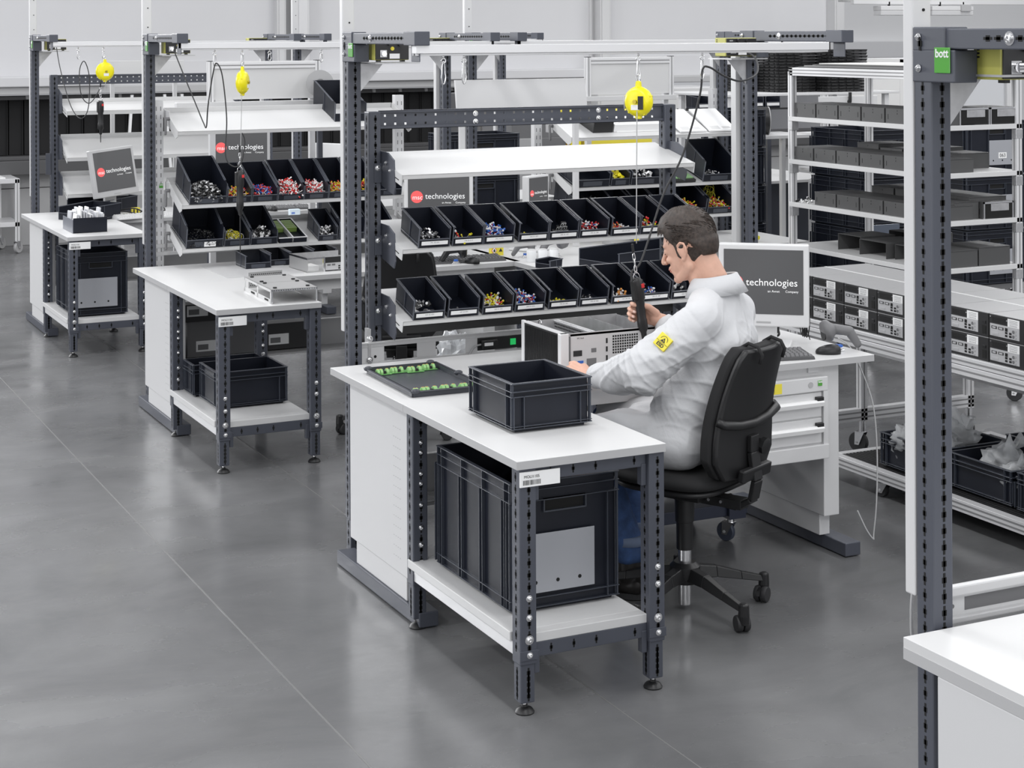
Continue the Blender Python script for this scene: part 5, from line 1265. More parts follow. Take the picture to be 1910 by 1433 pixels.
# ---- one computer, then copies
def make_pc():
    t = thing('desktop_computer', 'x', 'computer', (0, 0, 0), 0, 'black desktop computers stacked on the aluminium table', local=True)
    L, W2, H = .245, .243, .102        # depth x, width y (origin: front -x face, far end y)
    MB().box(0, -W2+.001, 0, L, -.001, H-.004).build('case', PCFR, t, bevel=.001)
    MB().box(.001, -W2+.0015, H-.004, L, -.0015, H-.001).build('lid', PCTOP, t, bevel=.001)
    io = MB().box(-.0012, -.180, .012, .001, -.008, .062).build('io_shield', PORT, t)
    def q(a, b, c, d, nm, mt, e=.0026): return MB().box(-e, -b, c, .0, -a, d).build(nm, mt, io)
    for a in (.018, .058): 
        q(a, a+.030, .042, .053, 'serial_port', PCFR); q(a+.005, a+.025, .044, .051, 'serial_port', PORT, .003)
    q(.022, .058, .018, .027, 'video_port', PORT, .0032); q(.098, .112, .040, .054, 'network_port', HOLE)
    for a in (.098, .122):
        for z in (.018, .030): q(a, a+.013, z, z+.008, 'usb_port', HOLE)
    for z in (.016, .030, .044): MB().cyl((-.003, -.158, z+.004), (0, -.158, z+.004), .0055, 12).build('audio_jack', LGREY, io)
    for z in (.020, .040): MB().cyl((-.003, -.146, z+.004), (0, -.146, z+.004), .0065, 12).build('round_port', GREY, io)
    lab = MB().box(-.0012, -.180, .060, .001, -.112, .094).build('rating_label', PAPER, t)
    g = MB()
    for i in range(3): g.box(-.0016, -.170, .086-i*.006, -.001, -.122, .0875-i*.006)
    for i in range(9): g.box(-.0016, -.126-i*.005, .064, -.001, -.1245-i*.005, .070)
    g.build('label_print', GREY, lab)['kind'] = 'stuff'
    g = MB()
    for i in range(12):
        for j in range(4): g.box(-.0006, -.024-i*.0068, .069+j*.0055, .001, -.020-i*.0068, .072+j*.0055)
    g.build('vent_holes', HOLE, t)['kind'] = 'stuff'
    MB().box(-.0015, -.228, .012, .001, -.206, .046).build('power_inlet', HOLE, t); MB().box(-.003, -.226, .054, .001, -.208, .066).build('power_switch', BLACK, t, bevel=.001)
    for (y, z) in ((-.012, .090), (-.108, .084)): MB().cyl((-.003, y, z), (0, y, z), .003, 8).build('screw', CHROME, t)
    return t
pc0 = make_pc(); first = True
for row in (0, 1):
    for layer in (1, 0):
        for k in range(10):
            p = pc0 if first else copy_tree(pc0); first = False
            p.location = (4.876+row*.262, 7.010-k*.2455, .7345+layer*.1025)
            pos = ['farthest', 'second-farthest', 'third from the far end', 'fourth from the far end', 'fifth from the far end', 'sixth from the far end', 'seventh from the far end', 'eighth from the far end', 'ninth from the far end', 'tenth from the far end'][k]
            if row == 0: p['label'] = 'black computer with visible ports, %s, %s layer' % (pos, ('lower', 'upper')[layer])
            else: p['label'] = 'grey-lidded computer, %s, in the second row behind the white gap' % pos if layer else 'computer hidden under the lids of the back row'
MB().box(5.123, 4.6, .7346, 5.136, 7.01, .9385).build('white_divider', WHITE, t_tab)
# ---- low trolley with crates of bagged parts
t = thing('low_trolley', 'low aluminium trolley with ribbed black deck in front of the computer table', 'trolley', (5.3, 5.8, 0))
profile(t, (4.862, 4.2, .075), (4.905, 6.62, .125), .08, name='side_rail'); profile(t, (5.80, 4.2, .075), (5.84, 6.62, .125), name='side_rail'); profile(t, (4.905, 6.58, .075), (5.80, 6.62, .125), name='end_rail'); profile(t, (4.905, 4.2, .075), (5.80, 4.24, .125), name='end_rail')
MB().box(4.905, 4.24, .105, 5.80, 6.58, .121).build('deck', RUB, t)
g = MB()
for i in range(44): g.box(4.91+i*.02, 4.24, .121, 4.918+i*.02, 6.58, .1235)
g.build('deck_ribs', BLACK, t)['kind'] = 'stuff'
for (x, y) in ((4.90, 6.25), (5.80, 6.25), (4.90, 4.45), (5.80, 4.45)): caster(t, (x, y, 0), .032, .026, .076, radians(10))
CR = []
for (x, y, L, W2, H, lab) in ((4.93, 5.93, .40, .40, .155, 'low black crate with clear bags left of the tall foreground post'), (4.96, 5.50, .40, .40, .155, 'low black crate half hidden behind the foreground post'), (4.95, 4.98, .42, .48, .165, 'low black crate with two white stickers at the right edge'), (5.42, 5.45, .36, .60, .15, 'low black crate farther back on the low trolley')):
    c = crate(x, y, .1237, L, W2, H, lab, ribs=1, group='low crates of bagged parts', handle=False); CR.append(c)
o = MB().box(4.9455, 5.30, .20, 4.9500, 5.325, .225).build('sticker', PAPER, CR[2]); o = MB().box(4.9455, 5.14, .19, 4.9500, 5.165, .205).build('sticker', PAPER, CR[2])
def bag(c, r, sc_, seed, lab):
    root = thing('plastic_bag', lab, 'plastic bag', c, group='clear bags of parts')
    g = MB(); R = random.Random(seed)
    for i in range(7): g.cap(Vector(c)+V(R.uniform(-.5, .5)*r, R.uniform(-.5, .5)*r, R.uniform(-.2, .1)*r), Vector(c)+V(R.uniform(-.6, .6)*r, R.uniform(-.6, .6)*r, R.uniform(-.2, .25)*r), .012, .012, 8)
    g.build('contents', RUB, root, True)
    g = crumple(c, r, sc_, seed, 26, 18, .55); base = Vector(c)
    a = R.uniform(0, 6.28); tip = base+V(cos(a)*r*.5, sin(a)*r*.5, r*sc_[2]*1.5)
    for i in range(10):   # loose bag mouth
        b = i*2*pi/10; 
    g.add([tip+V(cos(b)*r*.35, sin(b)*r*.35, r*.3*sin(b*3)) for b in [i*pi/5 for i in range(10)]]+[base+V(cos(b)*r*.22, sin(b)*r*.22, r*sc_[2]*.8) for b in [i*pi/5 for i in range(10)]], [(i, (i+1) % 10, 10+(i+1) % 10, 10+i) for i in range(10)])
    g.build('film', GLASSY, root, True); return root
bl = [((5.01, 6.22, .245), .085, (1, 1, .8), 'clear bag standing at the far corner of the left low crate'), ((5.04, 6.06, .25), .095, (1, 1, .85), 'clear bag of dark hoses in the left low crate'), ((5.20, 6.10, .265), .09, (1, .9, 1.0), 'upright clear bag at the back of the left low crate'),
      ((5.12, 5.70, .245), .10, (1, 1, .8), 'crinkled clear bag just right of the foreground post, upper one'), ((5.08, 5.58, .23), .09, (1.1, 1, .6), 'clear bag lying right of the foreground post, lower one'),
      ((5.06, 5.32, .27), .105, (1, 1, .7), 'clear bag in the right low crate, near its left corner'), ((5.16, 5.12, .255), .11, (1.1, 1.2, .55), 'flat clear bag in the middle of the right low crate'), ((5.06, 5.06, .24), .08, (1, 1, .6), 'clear bag at the front of the right low crate'), ((5.30, 5.22, .29), .085, (1, 1, 1.1), 'upright clear bag with a spread mouth at the right edge')]
for i, (c, r, s_, lab) in enumerate(bl): bag(c, r, s_, i+3, lab)
# ---- shelf rack with black sheet-metal housings
t = thing('shelf_rack', 'white aluminium rack with four shelves of black sheet-metal housings', 'rack', (6.55, 8.2, 0))
RX0, RX1, RY0, RY1 = 6.24, 6.87, 7.52, 8.90
for (x, y) in ((RX0, RY1-.03), (RX1-.04, RY1-.03), (RX1-.04, RY0), (RX0, RY0)): profile(t, (x, y, .10), (x+.04, y+.04, 1.86), name='upright')
for x in (RX0, RX1-.04): profile(t, (x, RY0, 1.835), (x+.04, RY1, 1.885), .08, name='top_rail')
for y in (RY0, RY1-.04): profile(t, (RX0, y, 1.835), (RX1, y+.04, 1.885), .08, name='top_rail')
for z in (1.58, 1.314, 1.048, .785):
    o = MB().box(RX0-.005, RY0+.0, z-.028, RX1, RY1, z).build('shelf', WHITE, t, bevel=.002)
    for (x, y) in ((RX0, RY1-.04), (RX1-.04, RY0)): MB().box(x-.006, y-.002, z-.085, x+.044, y+.03, z-.03).build('shelf_clamp', GALV, o, bevel=.002)
for (x, y) in ((RX0+.02, RY1-.02), (RX1-.02, RY1-.02), (RX1-.02, RY0+.02), (RX0+.02, RY0+.02)): caster(t, (x, y, 0), .045, .025, .10, radians(30))
HG = mat('dark_grey_housing', (.075, .075, .076), .48, 0, .04, 400)
def housing(loc, L, W2, H, lab, mt=None, open_end=False, u_shape=False, rz=0, group='black sheet-metal housings on the rack'):
    t = thing('metal_housing', lab, 'housing', loc, rz, group, local=True); mt = mt or HG
    if u_shape:
        MB().box(0, 0, H-.002, L, W2, H).build('top_plate', mt, t, bevel=.001); MB().box(0, 0, 0, L, .002, H).build('side_plate', mt, t); MB().box(0, W2-.002, 0, L, W2, H).build('side_plate', mt, t)
        MB().box(L-.002, 0, 0, L, W2, H).build('end_plate', mt, t); return t
    MB().box(0, .004, 0, L, W2-.004, H-.003).build('case', mt, t, bevel=.001); MB().box(0, 0, H-.003, L, W2, H).build('lid', mt, t, bevel=.001)
    g = MB()
    for y in (W2*.12, W2*.88): g.box(-.0005, y-.002, H*.25, .001, y+.002, H*.6)
    for z in (H*.85, H*.65): g.box(-.0005, W2/2-.002, z-.004, .001, W2/2+.002, z+.004)
    g.build('slots', HOLE, t)['kind'] = 'stuff'
    if open_end:
        g = MB(); 
        for (a, b, c, d) in ((0, .008, 0, H), (L-.008, L, 0, H), (0, L, H-.010, H)): g.box(a, -.004, c, b, .004, d)
        g.build('silver_frame', CHROME, t); MB().box(.012, .0, .004, L-.012, .003, H-.012).build('dark_opening', HOLE, t)
        MB().box(L*.25, -.003, H*.45, L*.85, .002, H-.012).build('bracket_plate', GALV, t, bevel=.001); 
    return t
rows = ((1.5805, 8.869, .223, .085, 6, 'top'), (1.3145, 8.897, .226, .078, 6, 'second'), (1.0485, 8.668, .224, .080, 5, 'third'))
PN = ['first', 'second', 'third', 'fourth', 'fifth', 'sixth']
for (z, y, w_, h_, n, nm) in rows:
    for k in range(n):
        if y-(k+1)*w_ < 7.53: break
        housing((6.262, y-(k+1)*w_+.004, z), .28, w_-.006, h_, '%s black housing from the far end, front row of the rack\'s %s shelf' % (PN[k], nm))
for k in range(4): housing((6.56, 8.64-(k+1)*.224, 1.3145), .27, .216, .11 if k % 2 == 0 else .09, '%s black housing in the back row of the second rack shelf' % PN[k])
for k in range(4): housing((6.56, 8.50-(k+1)*.224, 1.0485), .27, .216, .118, '%s black housing in the back row of the third rack shelf' % PN[k])
housing((6.33, 8.30, .7855), .26, .22, .098, 'folded black housing open at its side, farthest on the bottom shelf', u_shape=True)
housing((6.30, 8.02, .7855), .30, .25, .092, 'folded black housing open at its side, second on the bottom shelf', u_shape=True)
housing((6.34, 7.74, .7855), .26, .25, .088, 'black housing just left of the tall post, on the bottom shelf', u_shape=True)
housing((6.62, 8.10, .7855), .24, .30, .115, 'grey-topped housing at the back of the bottom shelf', u_shape=True)
housing((6.43, 7.535, 1.5805), .215, .26, .095, 'open-ended housing with silver frame, left one on the top shelf right of the post', open_end=True)
housing((6.65, 7.535, 1.5805), .21, .26, .095, 'open-ended housing with silver frame, right one on the top shelf', open_end=True)
housing((6.60, 7.535, 1.0485), .215, .28, .095, 'open-ended housing with silver frame on the third shelf right of the post', open_end=True)
housing((6.42, 7.56, 1.0485), .17, .28, .10, 'plain black housing next to the open-ended one on the third shelf')
housing((6.37, 7.535, .7855), .19, .26, .095, 'black box left of the gap on the bottom shelf, right of the post')
housing((6.57, 7.535, .7855), .225, .26, .105, 'rightmost black box on the bottom shelf of the rack')
# small connectors on third shelf
heap('small_parts', (6.30, 8.80, 1.049), .08, .14, .03, 26, [WHT, SILV, PCFR], 'loose white connectors on the third rack shelf by the far upright', 'small parts', .022, 'chip', seed=4)
# cardboard sheets on the rack
for i, (z, th_, dx, rz, mt_, lab) in enumerate(((1.8855, .006, 0, .00, mat('dark_board', (.10, .10, .10), .7), 'dark flattened carton at the bottom of the pile on the rack'), (1.8925, .007, .02, .015, mat('grey_board', (.25, .25, .25), .7), 'grey flattened carton in the middle of the pile on the rack'), (1.9005, .006, .01, -.01, mat('dark_board', .1), 'dark flattened carton under the top one on the rack'), (1.9085, .006, .05, .02, mat('pale_board', (.66, .66, .64), .7), 'pale flattened carton on top of the pile on the rack'))):
    o = thing('carton_sheet', lab, 'cardboard', (6.27+dx, 7.54, z), rz, 'flattened cartons', local=True); MB().box(0, 0, 0, .58-dx, 1.30-i*.06, th_).build('sheet', mt_, o)
# ---- stacks of black moulded trays beyond
TR = mat('black_tray_plastic', (.020, .020, .021), .35)
for s_, (x, y, z0, n, lab) in enumerate(((7.60, 11.0, 1.645, 13, 'left stack of black moulded trays above the rack'), (7.98, 10.85, 1.645, 14, 'right stack of black moulded trays above the rack'), (7.46, 11.3, 1.645, 9, 'lower stack of black trays left of the rack\'s upright'))):
    t = thing('tray_stack', lab, 'tray stack', (x, y, z0), group='stacks of moulded trays'); t0 = None
    for k in range(n):
        if t0 is None:
            g = MB(); g.hexa([(x, y, z0), (x+.36, y, z0), (x+.36, y+.30, z0), (x, y+.30, z0)], [(x-.006, y-.006, z0+.020), (x+.366, y-.006, z0+.020), (x+.366, y+.306, z0+.020), (x-.006, y+.306, z0+.020)])
            for i in range(5): g.box(x+.02+i*.072, y-.012, z0+.004, x+.065+i*.072, y, z0+.012)
            for i in range(4): g.box(x-.012, y+.02+i*.072, z0+.004, x, y+.065+i*.072, z0+.012)
            t0 = g.build('tray', TR, t, bevel=.001)
        else: o = t0.copy(); COL.objects.link(o); o.location.z += k*.0235; o.location.x += .003*((k % 3)-1)
t = thing('equipment_shelf', 'white bracketed shelf carrying the tray stacks', 'shelf', (7.4, 11.0, 1.63))
MB().box(7.0, 10.80, 1.625, 8.62, 11.62, 1.643).build('board', PANEL, t, bevel=.002)
MB().box(7.05, 10.83, 0, 7.09, 10.87, 1.625).build('support', ALU, t); MB().box(8.5, 10.83, 0, 8.54, 10.87, 1.625).build('support', ALU, t); MB().box(8.5, 11.5, 0, 8.54, 11.54, 1.625).build('support', ALU, t); MB().box(7.05, 11.5, 0, 7.09, 11.54, 1.625).build('support', ALU, t)
o = MB().box(7.72, 10.60, 1.50, 8.25, 10.63, 1.62).build('bracket', PANEL, t, bevel=.002); MB().cyl((7.98, 10.58, 1.58), (7.98, 10.60, 1.58), .014, 12).build('knob', BLACK, t); MB().box(7.97, 10.575, 1.585, 7.99, 10.59, 1.65).build('lever', BLACK, t)
# ---- stacked blue-black crates behind the rack
def stack(x, y, z0, L, W2, H, n, labs, plate=None, nums=None):
    for k in range(n):
        c = crate(x, y, z0+k*(H+.002), L, W2, H, labs[k], plate=plate, ribs=3, group='stacked crates behind the rack')
        if nums:
            o = MB().box(x+plate[0]+.09, y-.0045, z0+k*(H+.002)+plate[2]+.05, x+plate[0]+.17, y-.003, z0+k*(H+.002)+plate[2]+.095).build('number_label', PAPER, c)
            text(nums[k], .04, INK, o, (x+plate[0]+.13, y-.0048, z0+k*(H+.002)+plate[2]+.072), RX, 'printing')
for (x, y) in ((6.98, 9.10),):
    t = thing('crate_dolly', 'hidden dolly under the crate stack seen through the rack', 'dolly', (x+.3, y+.2, 0)); MB().box(x, y, .11, x+.6, y+.4, .15).build('deck', GREY, t)
    for p in ((x+.06, y+.06, 0), (x+.54, y+.06, 0), (x+.06, y+.34, 0), (x+.54, y+.34, 0)): caster(t, p, .045, .025, .11)
stack(6.98, 9.10, .151, .40, .60, .325, 4, ['lowest crate of the stack seen through the rack', 'dark crate with a clear document pocket, seen through the rack\'s left part', 'dark crate seen between the second and third rack shelves', 'top crate of the stack seen under the top rack shelf'])
t = thing('document_pocket', 'clear document pocket on the dark crate behind the rack', 'document pocket', (7.0, 9.09, .9)); MB().box(7.03, 9.088, .70, 7.25, 9.092, .84).build('sheet', mat('pocket_film', (.10, .12, .16), .15, coat=.5), t, bevel=.001)
t = thing('crate_dolly', 'dolly with two black casters under the numbered crates', 'dolly', (9.0, 10.5, 0)); MB().box(8.80, 10.32, .11, 9.42, 10.74, .15).build('deck', GREY, t)
for p in ((8.90, 10.36, 0), (9.34, 10.36, 0), (8.90, 10.7, 0), (9.34, 10.7, 0)): caster(t, p, .05, .028, .11)
stack(8.86, 10.30, .151, .60, .40, .42, 3, ['lowest crate of the numbered stack', 'middle crate of the numbered stack, reading 159', 'top crate of the numbered stack, reading 063'], plate=(.22, .50, .08, .27), nums=['', '159', '063'])
for k, z in enumerate((.151, .573, .995)):
    c = bpy.data.objects.get('x')
# white-framed cabinet far right, aluminium frames in the gap
t = thing('framed_cabinet', 'pale grey framed enclosure at the right edge beyond the rack', 'cabinet', (10.4, 12.4, 0))
for (x0, x1) in ((9.95, 10.03), (10.36, 10.43), (11.15, 11.22)): MB().box(x0, 12.4, .0, x1, 12.46, 1.86).build('frame_post', PANEL, t, bevel=.003)
MB().box(9.95, 12.39, 1.78, 11.22, 12.46, 1.86).build('frame_rail', PANEL, t, bevel=.003); MB().box(9.95, 12.39, .05, 11.22, 12.46, .15).build('frame_rail', PANEL, t)
MB().box(10.03, 12.43, .15, 10.36, 12.44, 1.78).build('panel', mat('pale_panel', (.72, .73, .74), .4), t); MB().box(10.43, 12.43, .15, 11.15, 12.44, 1.78).build('window_pane', mat('hazy_window', (.62, .63, .65), .2), t)
MB().box(9.95, 12.46, 0, 11.22, 13.2, 1.86).build('housing_body', PANEL, t)
t = thing('profile_frame', 'aluminium profile frame seen between the tray stack and the tall post', 'frame', (8.3, 11.2, 0))
for x in (8.70, 8.80, 9.75): profile(t, (x, 11.9, 0), (x+.05, 11.95, 1.78), name='upright')
for z in (.9, 1.2, 1.70): profile(t, (8.70, 11.9, z), (9.80, 11.95, z+.04), name='cross_bar')
MB().box(8.72, 11.95, .92, 9.78, 12.35, .94).build('board', PANEL, t); MB().box(8.72, 11.95, 1.22, 9.78, 12.35, 1.24).build('board', PANEL, t)
for k in range(6):
    c = thing('reel_holder', ['first', 'second', 'third', 'fourth', 'fifth', 'sixth'][k]+' small black reel on the frame beyond the rack, from the left', 'reel', (8.82+k*.16, 11.98, 1.2405), group='small reels on the far frame'); MB().cyl((8.82+k*.16, 11.99, 1.31), (8.82+k*.16, 12.02, 1.31), .06, 18).build('flange', BLACK, c); MB().box(8.79+k*.16, 11.975, 1.2405, 8.85+k*.16, 11.985, 1.28).build('tag', PAPER, c); MB().box(8.80+k*.16, 11.985, 1.2405, 8.84+k*.16, 12.03, 1.262).build('foot', BLACK, c)
# lamps hanging under the gantry in the upper right
t = thing('lamp_gantry', 'white cable gantry with hanging lamp fittings in the upper right corner', 'gantry', (13.5, 16.2, 2.45))
MB().box(12.2, 16.1, 2.43, 17.5, 16.16, 2.50).build('gantry_beam', PANEL, t, bevel=.004); MB().box(12.2, 16.3, 2.46, 17.5, 16.4, 2.50).build('gantry_beam', LGREY, t)
for k, x in enumerate((12.55, 13.30, 14.95)):
    MB().box(x, 16.05, 2.30, x+.62, 16.2, 2.36).build('lamp_cover', mat('clear_lamp_cover', (.80, .80, .81), .15, alpha=.55), t, bevel=.01)
    MB().box(x, 16.05, 2.36, x+.62, 16.2, 2.41).build('lamp_tray', PANEL, t, bevel=.004); MB().box(x+.42, 16.02, 2.35, x+.56, 16.05, 2.43).build('junction_box', LGREY, t, bevel=.003)
    MB().box(x+.15, 16.1, 2.40, x+.17, 16.12, 2.46).build('hanger', BLACK, t); MB().box(x+.5, 16.1, 2.40, x+.52, 16.12, 2.46).build('hanger', BLACK, t)
MB().box(12.25, 16.1, 2.5, 12.29, 16.14, 5.5).build('hanger_rod', GALV, t); MB().box(17.4, 16.1, 2.5, 17.44, 16.14, 5.5).build('hanger_rod', GALV, t)
# ---- second row of workbenches (right of the first), built by copying the first row's
for src, n, lab in ((WB[2], 0, 'workbench of the second row, behind the large monitor'), (WB[1], 1, 'farthest workbench of the second row, behind the binder shelf')):
    c = copy_tree(src); c.location.x += 2.03; c['label'] = lab
c = copy_tree(ST[2]); c.location.x += 2.03; c['label'] = 'supply table of the second row, mostly hidden behind the foreground rack'
for o in c.children_recursive:
    if o.name.split('.')[0] in ('name_plate',): o.hide_render = False
# ---- aluminium uprights, shelves and bins of workstation 2 (first row) and its neighbour
def alu_tower(ox, oy, label, sh, xr, shelves_lab, xs0=2.535):
    t = thing('shelf_tower', label, 'shelving', (ox+3.2, 9.8+oy, .79), group='tilted shelf units on white uprights')
    for x in (2.464, xr):
        o = MB().box(ox+x, 9.80+oy, .35, ox+x+.056, 9.85+oy, 1.73).build('upright', ALU, t, bevel=.002)
        g = MB(); z = 1.68
        while z > .4: g.box(ox+x+.012, 9.7995+oy, z-.012, ox+x+.018, 9.801+oy, z+.012); g.box(ox+x+.038, 9.7995+oy, z-.012, ox+x+.044, 9.801+oy, z+.012); z -= .048
        g.build('slots', ALUD, o)['kind'] = 'stuff'
    badge(t, (ox+2.505, 9.80+oy, 1.235), '-y', .45)
    for z in (.79+.09, .79+.045): MB().box(ox+2.47, 9.79+oy, z, ox+xr, 9.80+oy, z+.02).build('crossbar', PANEL, t)
    Ms = []
    for (yf, zf, yb, zb) in sh:
        o, M, th = shelf(t, ox+xs0, ox+xr-.01, yf+oy, yb+oy, zf, zb, lip=.022, name='tilted_shelf', plate=False)
        for xx in (ox+xs0-.004, ox+xr-.008):
            g = MB(); g.X = M; g.prism([(-.01, .02), (-.02, -.045), (.02, -.06), (.24, -.005), (.32, .03), (.32, .06)] if False else [(0, .005), (-.005, -.03), (.03, -.055), (.33, -.02), (.33, .03)], 'x', xx, xx+.003); g.build('side_plate', WHITE, o)
        MB().box(ox+xs0-.006, 9.70+oy, zf+.02, ox+xs0-.002, 9.80+oy, zf+.11).build('pivot_plate', PANEL, t, bevel=.002)
        g = MB(); g.cyl((ox+xs0-.03, 9.70+oy, zf+.065), (ox+xs0-.005, 9.70+oy, zf+.065), .010, 12); g.cap((ox+xs0-.028, 9.70+oy, zf+.065), (ox+xs0-.034, 9.68+oy, zf-.02), .009, .007, 10); g.build('clamp_lever', GREY, t, True)
        Ms.append((M, th))
    return t, Ms
T2, MS2 = alu_tower(0, 0, 'shelf unit with white uprights behind the second bench, full of bins of coloured parts', ((9.53, 1.560, 9.85, 1.655), (9.45, 1.150, 9.80, 1.255), (9.45, .905, 9.80, 1.00)), 3.96, None)
def put(M, th, x, w_, d, hb, hf, lip, lab, dy_=.004, bar=True, cat='bin'):
    return bin_box(M @ Vector((x+w_/2, dy_, .001)), w_, d, hb, hf, lip, lab, 'bins of the shelf units behind', th, bar=bar, cat=cat)
M, th = MS2[1]
spec = [(2.575, .215, .33, .165, .125, .045, 'large open bin heaped with black and silver clips, upper row of the second bench', ([PCFR, PCFR, GREY, PCFR, SILV, LGREY], 'chip', .11, 420, .019, .17, .15)),
        (2.793, .143, .30, .13, .085, .040, 'bin with red-tipped yellow leads right of the large clip bin', ([YELP, RED, WHT], 'wire', .045, 90, .012, .11, .08)),
        (2.940, .150, .30, .13, .085, .040, 'bin with pink and blue-white leads, third in the upper row of the second bench', ([RED, BLUE, WHT], 'wire', .055, 120, .012, .12, .09)),
        (3.093, .155, .30, .137, .092, .040, 'bin overflowing with red and white leads, fourth in the upper row of the second bench', ([RED, WHT, WHT], 'wire', .085, 260, .013, .13, .12)),
        (3.250, .148, .30, .137, .092, .040, 'bin of red and white leads, fifth in the upper row of the second bench', ([RED, WHT, WHT], 'wire', .075, 200, .012, .12, .11)),
        (3.400, .150, .30, .137, .092, .040, 'bin of yellow and red leads beside the tall post, upper row of the second bench', ([YELP, RED, WHT], 'wire', .05, 150, .012, .12, .09)),
        (3.553, .150, .30, .137, .092, .040, 'bin of red leads just right of the tall post', ([RED, YELP, WHT], 'wire', .06, 90, .012, .12, .09)),
        (3.706, .150, .30, .137, .092, .040, 'last bin in the upper row of the second bench, behind the inner post', None)]
def fill(M, th, x, w_, c, lab, k):
    heap('small_parts', M @ Vector((x+w_/2, .09, .006)), c[5], c[6]*1.3, c[2], c[3], c[0], lab, 'small parts', c[4], c[1], th, 'contents of the bins behind', seed=k+60)
for k, (x, w_, d, hb, hf, lip, lab, c) in enumerate(spec):
    put(M, th, x, w_, d, hb, hf, lip, lab)
    if c: fill(M, th, x, w_, c, 'loose parts heaped in the '+lab.replace('overflowing ', '').replace('heaped ', '').split(',')[0], k)
M, th = MS2[2]
spec = [(2.555, .215, .33, .19, .125, .050, 'large bin with a white GE-Geräte label and tiny black parts', ([PCFR, BLACK], 'chip', .07, 260, .010, .17, .16)),
        (2.775, .150, .30, .128, .085, .042, 'bin of coiled yellow-green wires, lower row of the second bench', ([YELP, YELP, WHT], 'ring', .045, 46, .022, .08, .09)),
        (2.930, .158, .30, .133, .09, .042, 'bin of silver and black clips, lower row of the second bench', ([SILV, WHT, PCFR], 'chip', .075, 90, .022, .12, .10)),
        (3.335, .118, .22, .115, .085, .035, 'small bin of white wire ends, lower row of the second bench', ([WHT, SILV, GREY], 'wire', .035, 50, .016, .08, .07)),
        (3.46, .16, .34, .17, .12, .04, 'dark bin behind the tall post, lower row of the second bench', None), (3.64, .16, .30, .15, .10, .04, 'dark bin right of the tall post, lower row of the second bench', None)]
for k, (x, w_, d, hb, hf, lip, lab, c) in enumerate(spec):
    b = put(M, th, x, w_, d, hb, hf, lip, lab)
    if c: fill(M, th, x, w_, c, 'loose parts in the '+lab.replace(' of the second bench', ''), k+20)
    if k == 0: o = MB().box(-.005, -.006, .008, .062, -.004, .036).build('paper_label', PAPER, b); text('GE-Geräte', .012, INK, o, (.029, -.0062, .022), RX, 'printing')
# tray with green terminal strips
t = thing('parts_tray', 'dark two-part tray with green terminal strips, lower row of the second bench', 'tray', M @ Vector((3.10, .004, .002)), local=True, rot=(th, 0, 0))
g = MB(); g.box(0, 0, 0, .165, .30, .003)
for (a, b, c, d) in ((0, 0, .165, .004), (0, .296, .165, .30), (0, 0, .004, .30), (.161, 0, .165, .30)): g.box(a, b, 0, c, d, .03)
g.build('tray_body', NAVY, t); g = MB(); g.box(.078, 0, .0, .086, .30, .032); g.box(-.004, -.004, .028, .169, .004, .032); g.box(-.004, .296, .028, .169, .304, .032); g.box(.161, 0, .028, .169, .30, .032); g.build('rim', ALU, t)
for k, (a, n) in enumerate(((.010, 5), (.092, 5))):
    for j in range(n): MB().box(a, .15+j*.026, .004, a+.062, .172+j*.026, .030).build('terminal_strip', mat('olive_terminal', (.17, .26, .06), .45), t, bevel=.001)
# white tool boards (lighting panels with aluminium frame)
def board_panel(x0, x1, y, z0, z1, lab):
    t = thing('light_board', lab, 'board', (x0, y, z0), group='white boards in aluminium frames')
    MB().box(x0+.03, y+.008, z0, x1-.03, y+.02, z1).build('board', WHITE, t)
    for a in (x0, x1-.035): o = profile(t, (a, y, z0-.012), (a+.035, y+.035, z1), name='frame_profile'); MB().box(a, y, z1, a+.035, y+.035, z1+.004).build('end_cap', BLACK, t)
    profile(t, (x0+.035, y, z1-.045), (x1-.035, y+.03, z1-.004), name='frame_profile')
    MB().box(x0-.20, y-.02, z0-.045, x1+.01, y+.03, z0-.012).build('carrier_bar', PANEL, t, bevel=.002)
    for a in (x0+.02, x1-.06): MB().box(a, y+.035, .02, a+.035, y+.07, z1-.1).build('support_post', ALU, t)
    return t
board_panel(2.899, 3.62, 10.2, 1.708, 1.942, 'white board with yellow balancer in front, above the second bench')
board_panel(5.51, 6.196, 10.2, 1.690, 1.942, 'white board behind the worker\'s yellow balancer')
t = thing('display_board', 'plain light grey tilted board above the perforated beam', 'board', (4.6, 9.3, 1.6)); MB().hexa([(4.154, 9.30, 1.640), (5.03, 9.30, 1.640), (5.03, 9.32, 1.640), (4.154, 9.32, 1.640)], [(4.154, 9.33, 1.828), (5.03, 9.33, 1.828), (5.03, 9.35, 1.828), (4.154, 9.35, 1.828)]).build('board', mat('pale_grey_board', (.62, .62, .625), .45), t, bevel=.002)
for x in (4.2, 4.97): MB().box(x, 9.36, .79, x+.03, 9.39, 1.80).build('board_support', PANEL, t)
t = thing('display_board', 'blank pale board above the perforated beam of the farthest bench', 'board', (3.2, 13.5, 1.8)); MB().box(3.02, 13.55, 1.74, 3.68, 13.57, 1.905).build('board', WHITE, t, bevel=.002)
for x in (3.1, 3.6): MB().box(x, 13.57, 0, x+.03, 13.60, 1.85).build('board_support', PANEL, t)
t = thing('reel', 'grey plastic spool hanging left of the foreground post', 'reel', (3.50, 9.9, 1.75)); o = MB().lathe([(.010, -.012), (.085, -.012), (.085, -.008), (.03, -.006), (.03, .006), (.085, .008), (.085, .012), (.010, .012)], (3.58, 10.1, 1.80), 28, (.3, 1, 0)).build('spool', LGREY, t, 'auto'); MB().box(3.57, 10.11, .79, 3.60, 10.14, 1.82).build('holder', STEEL, t); MB().cyl((3.573, 10.07, 1.80), (3.576, 10.085, 1.80), .03, 12).build('spool_core', GREY, t)
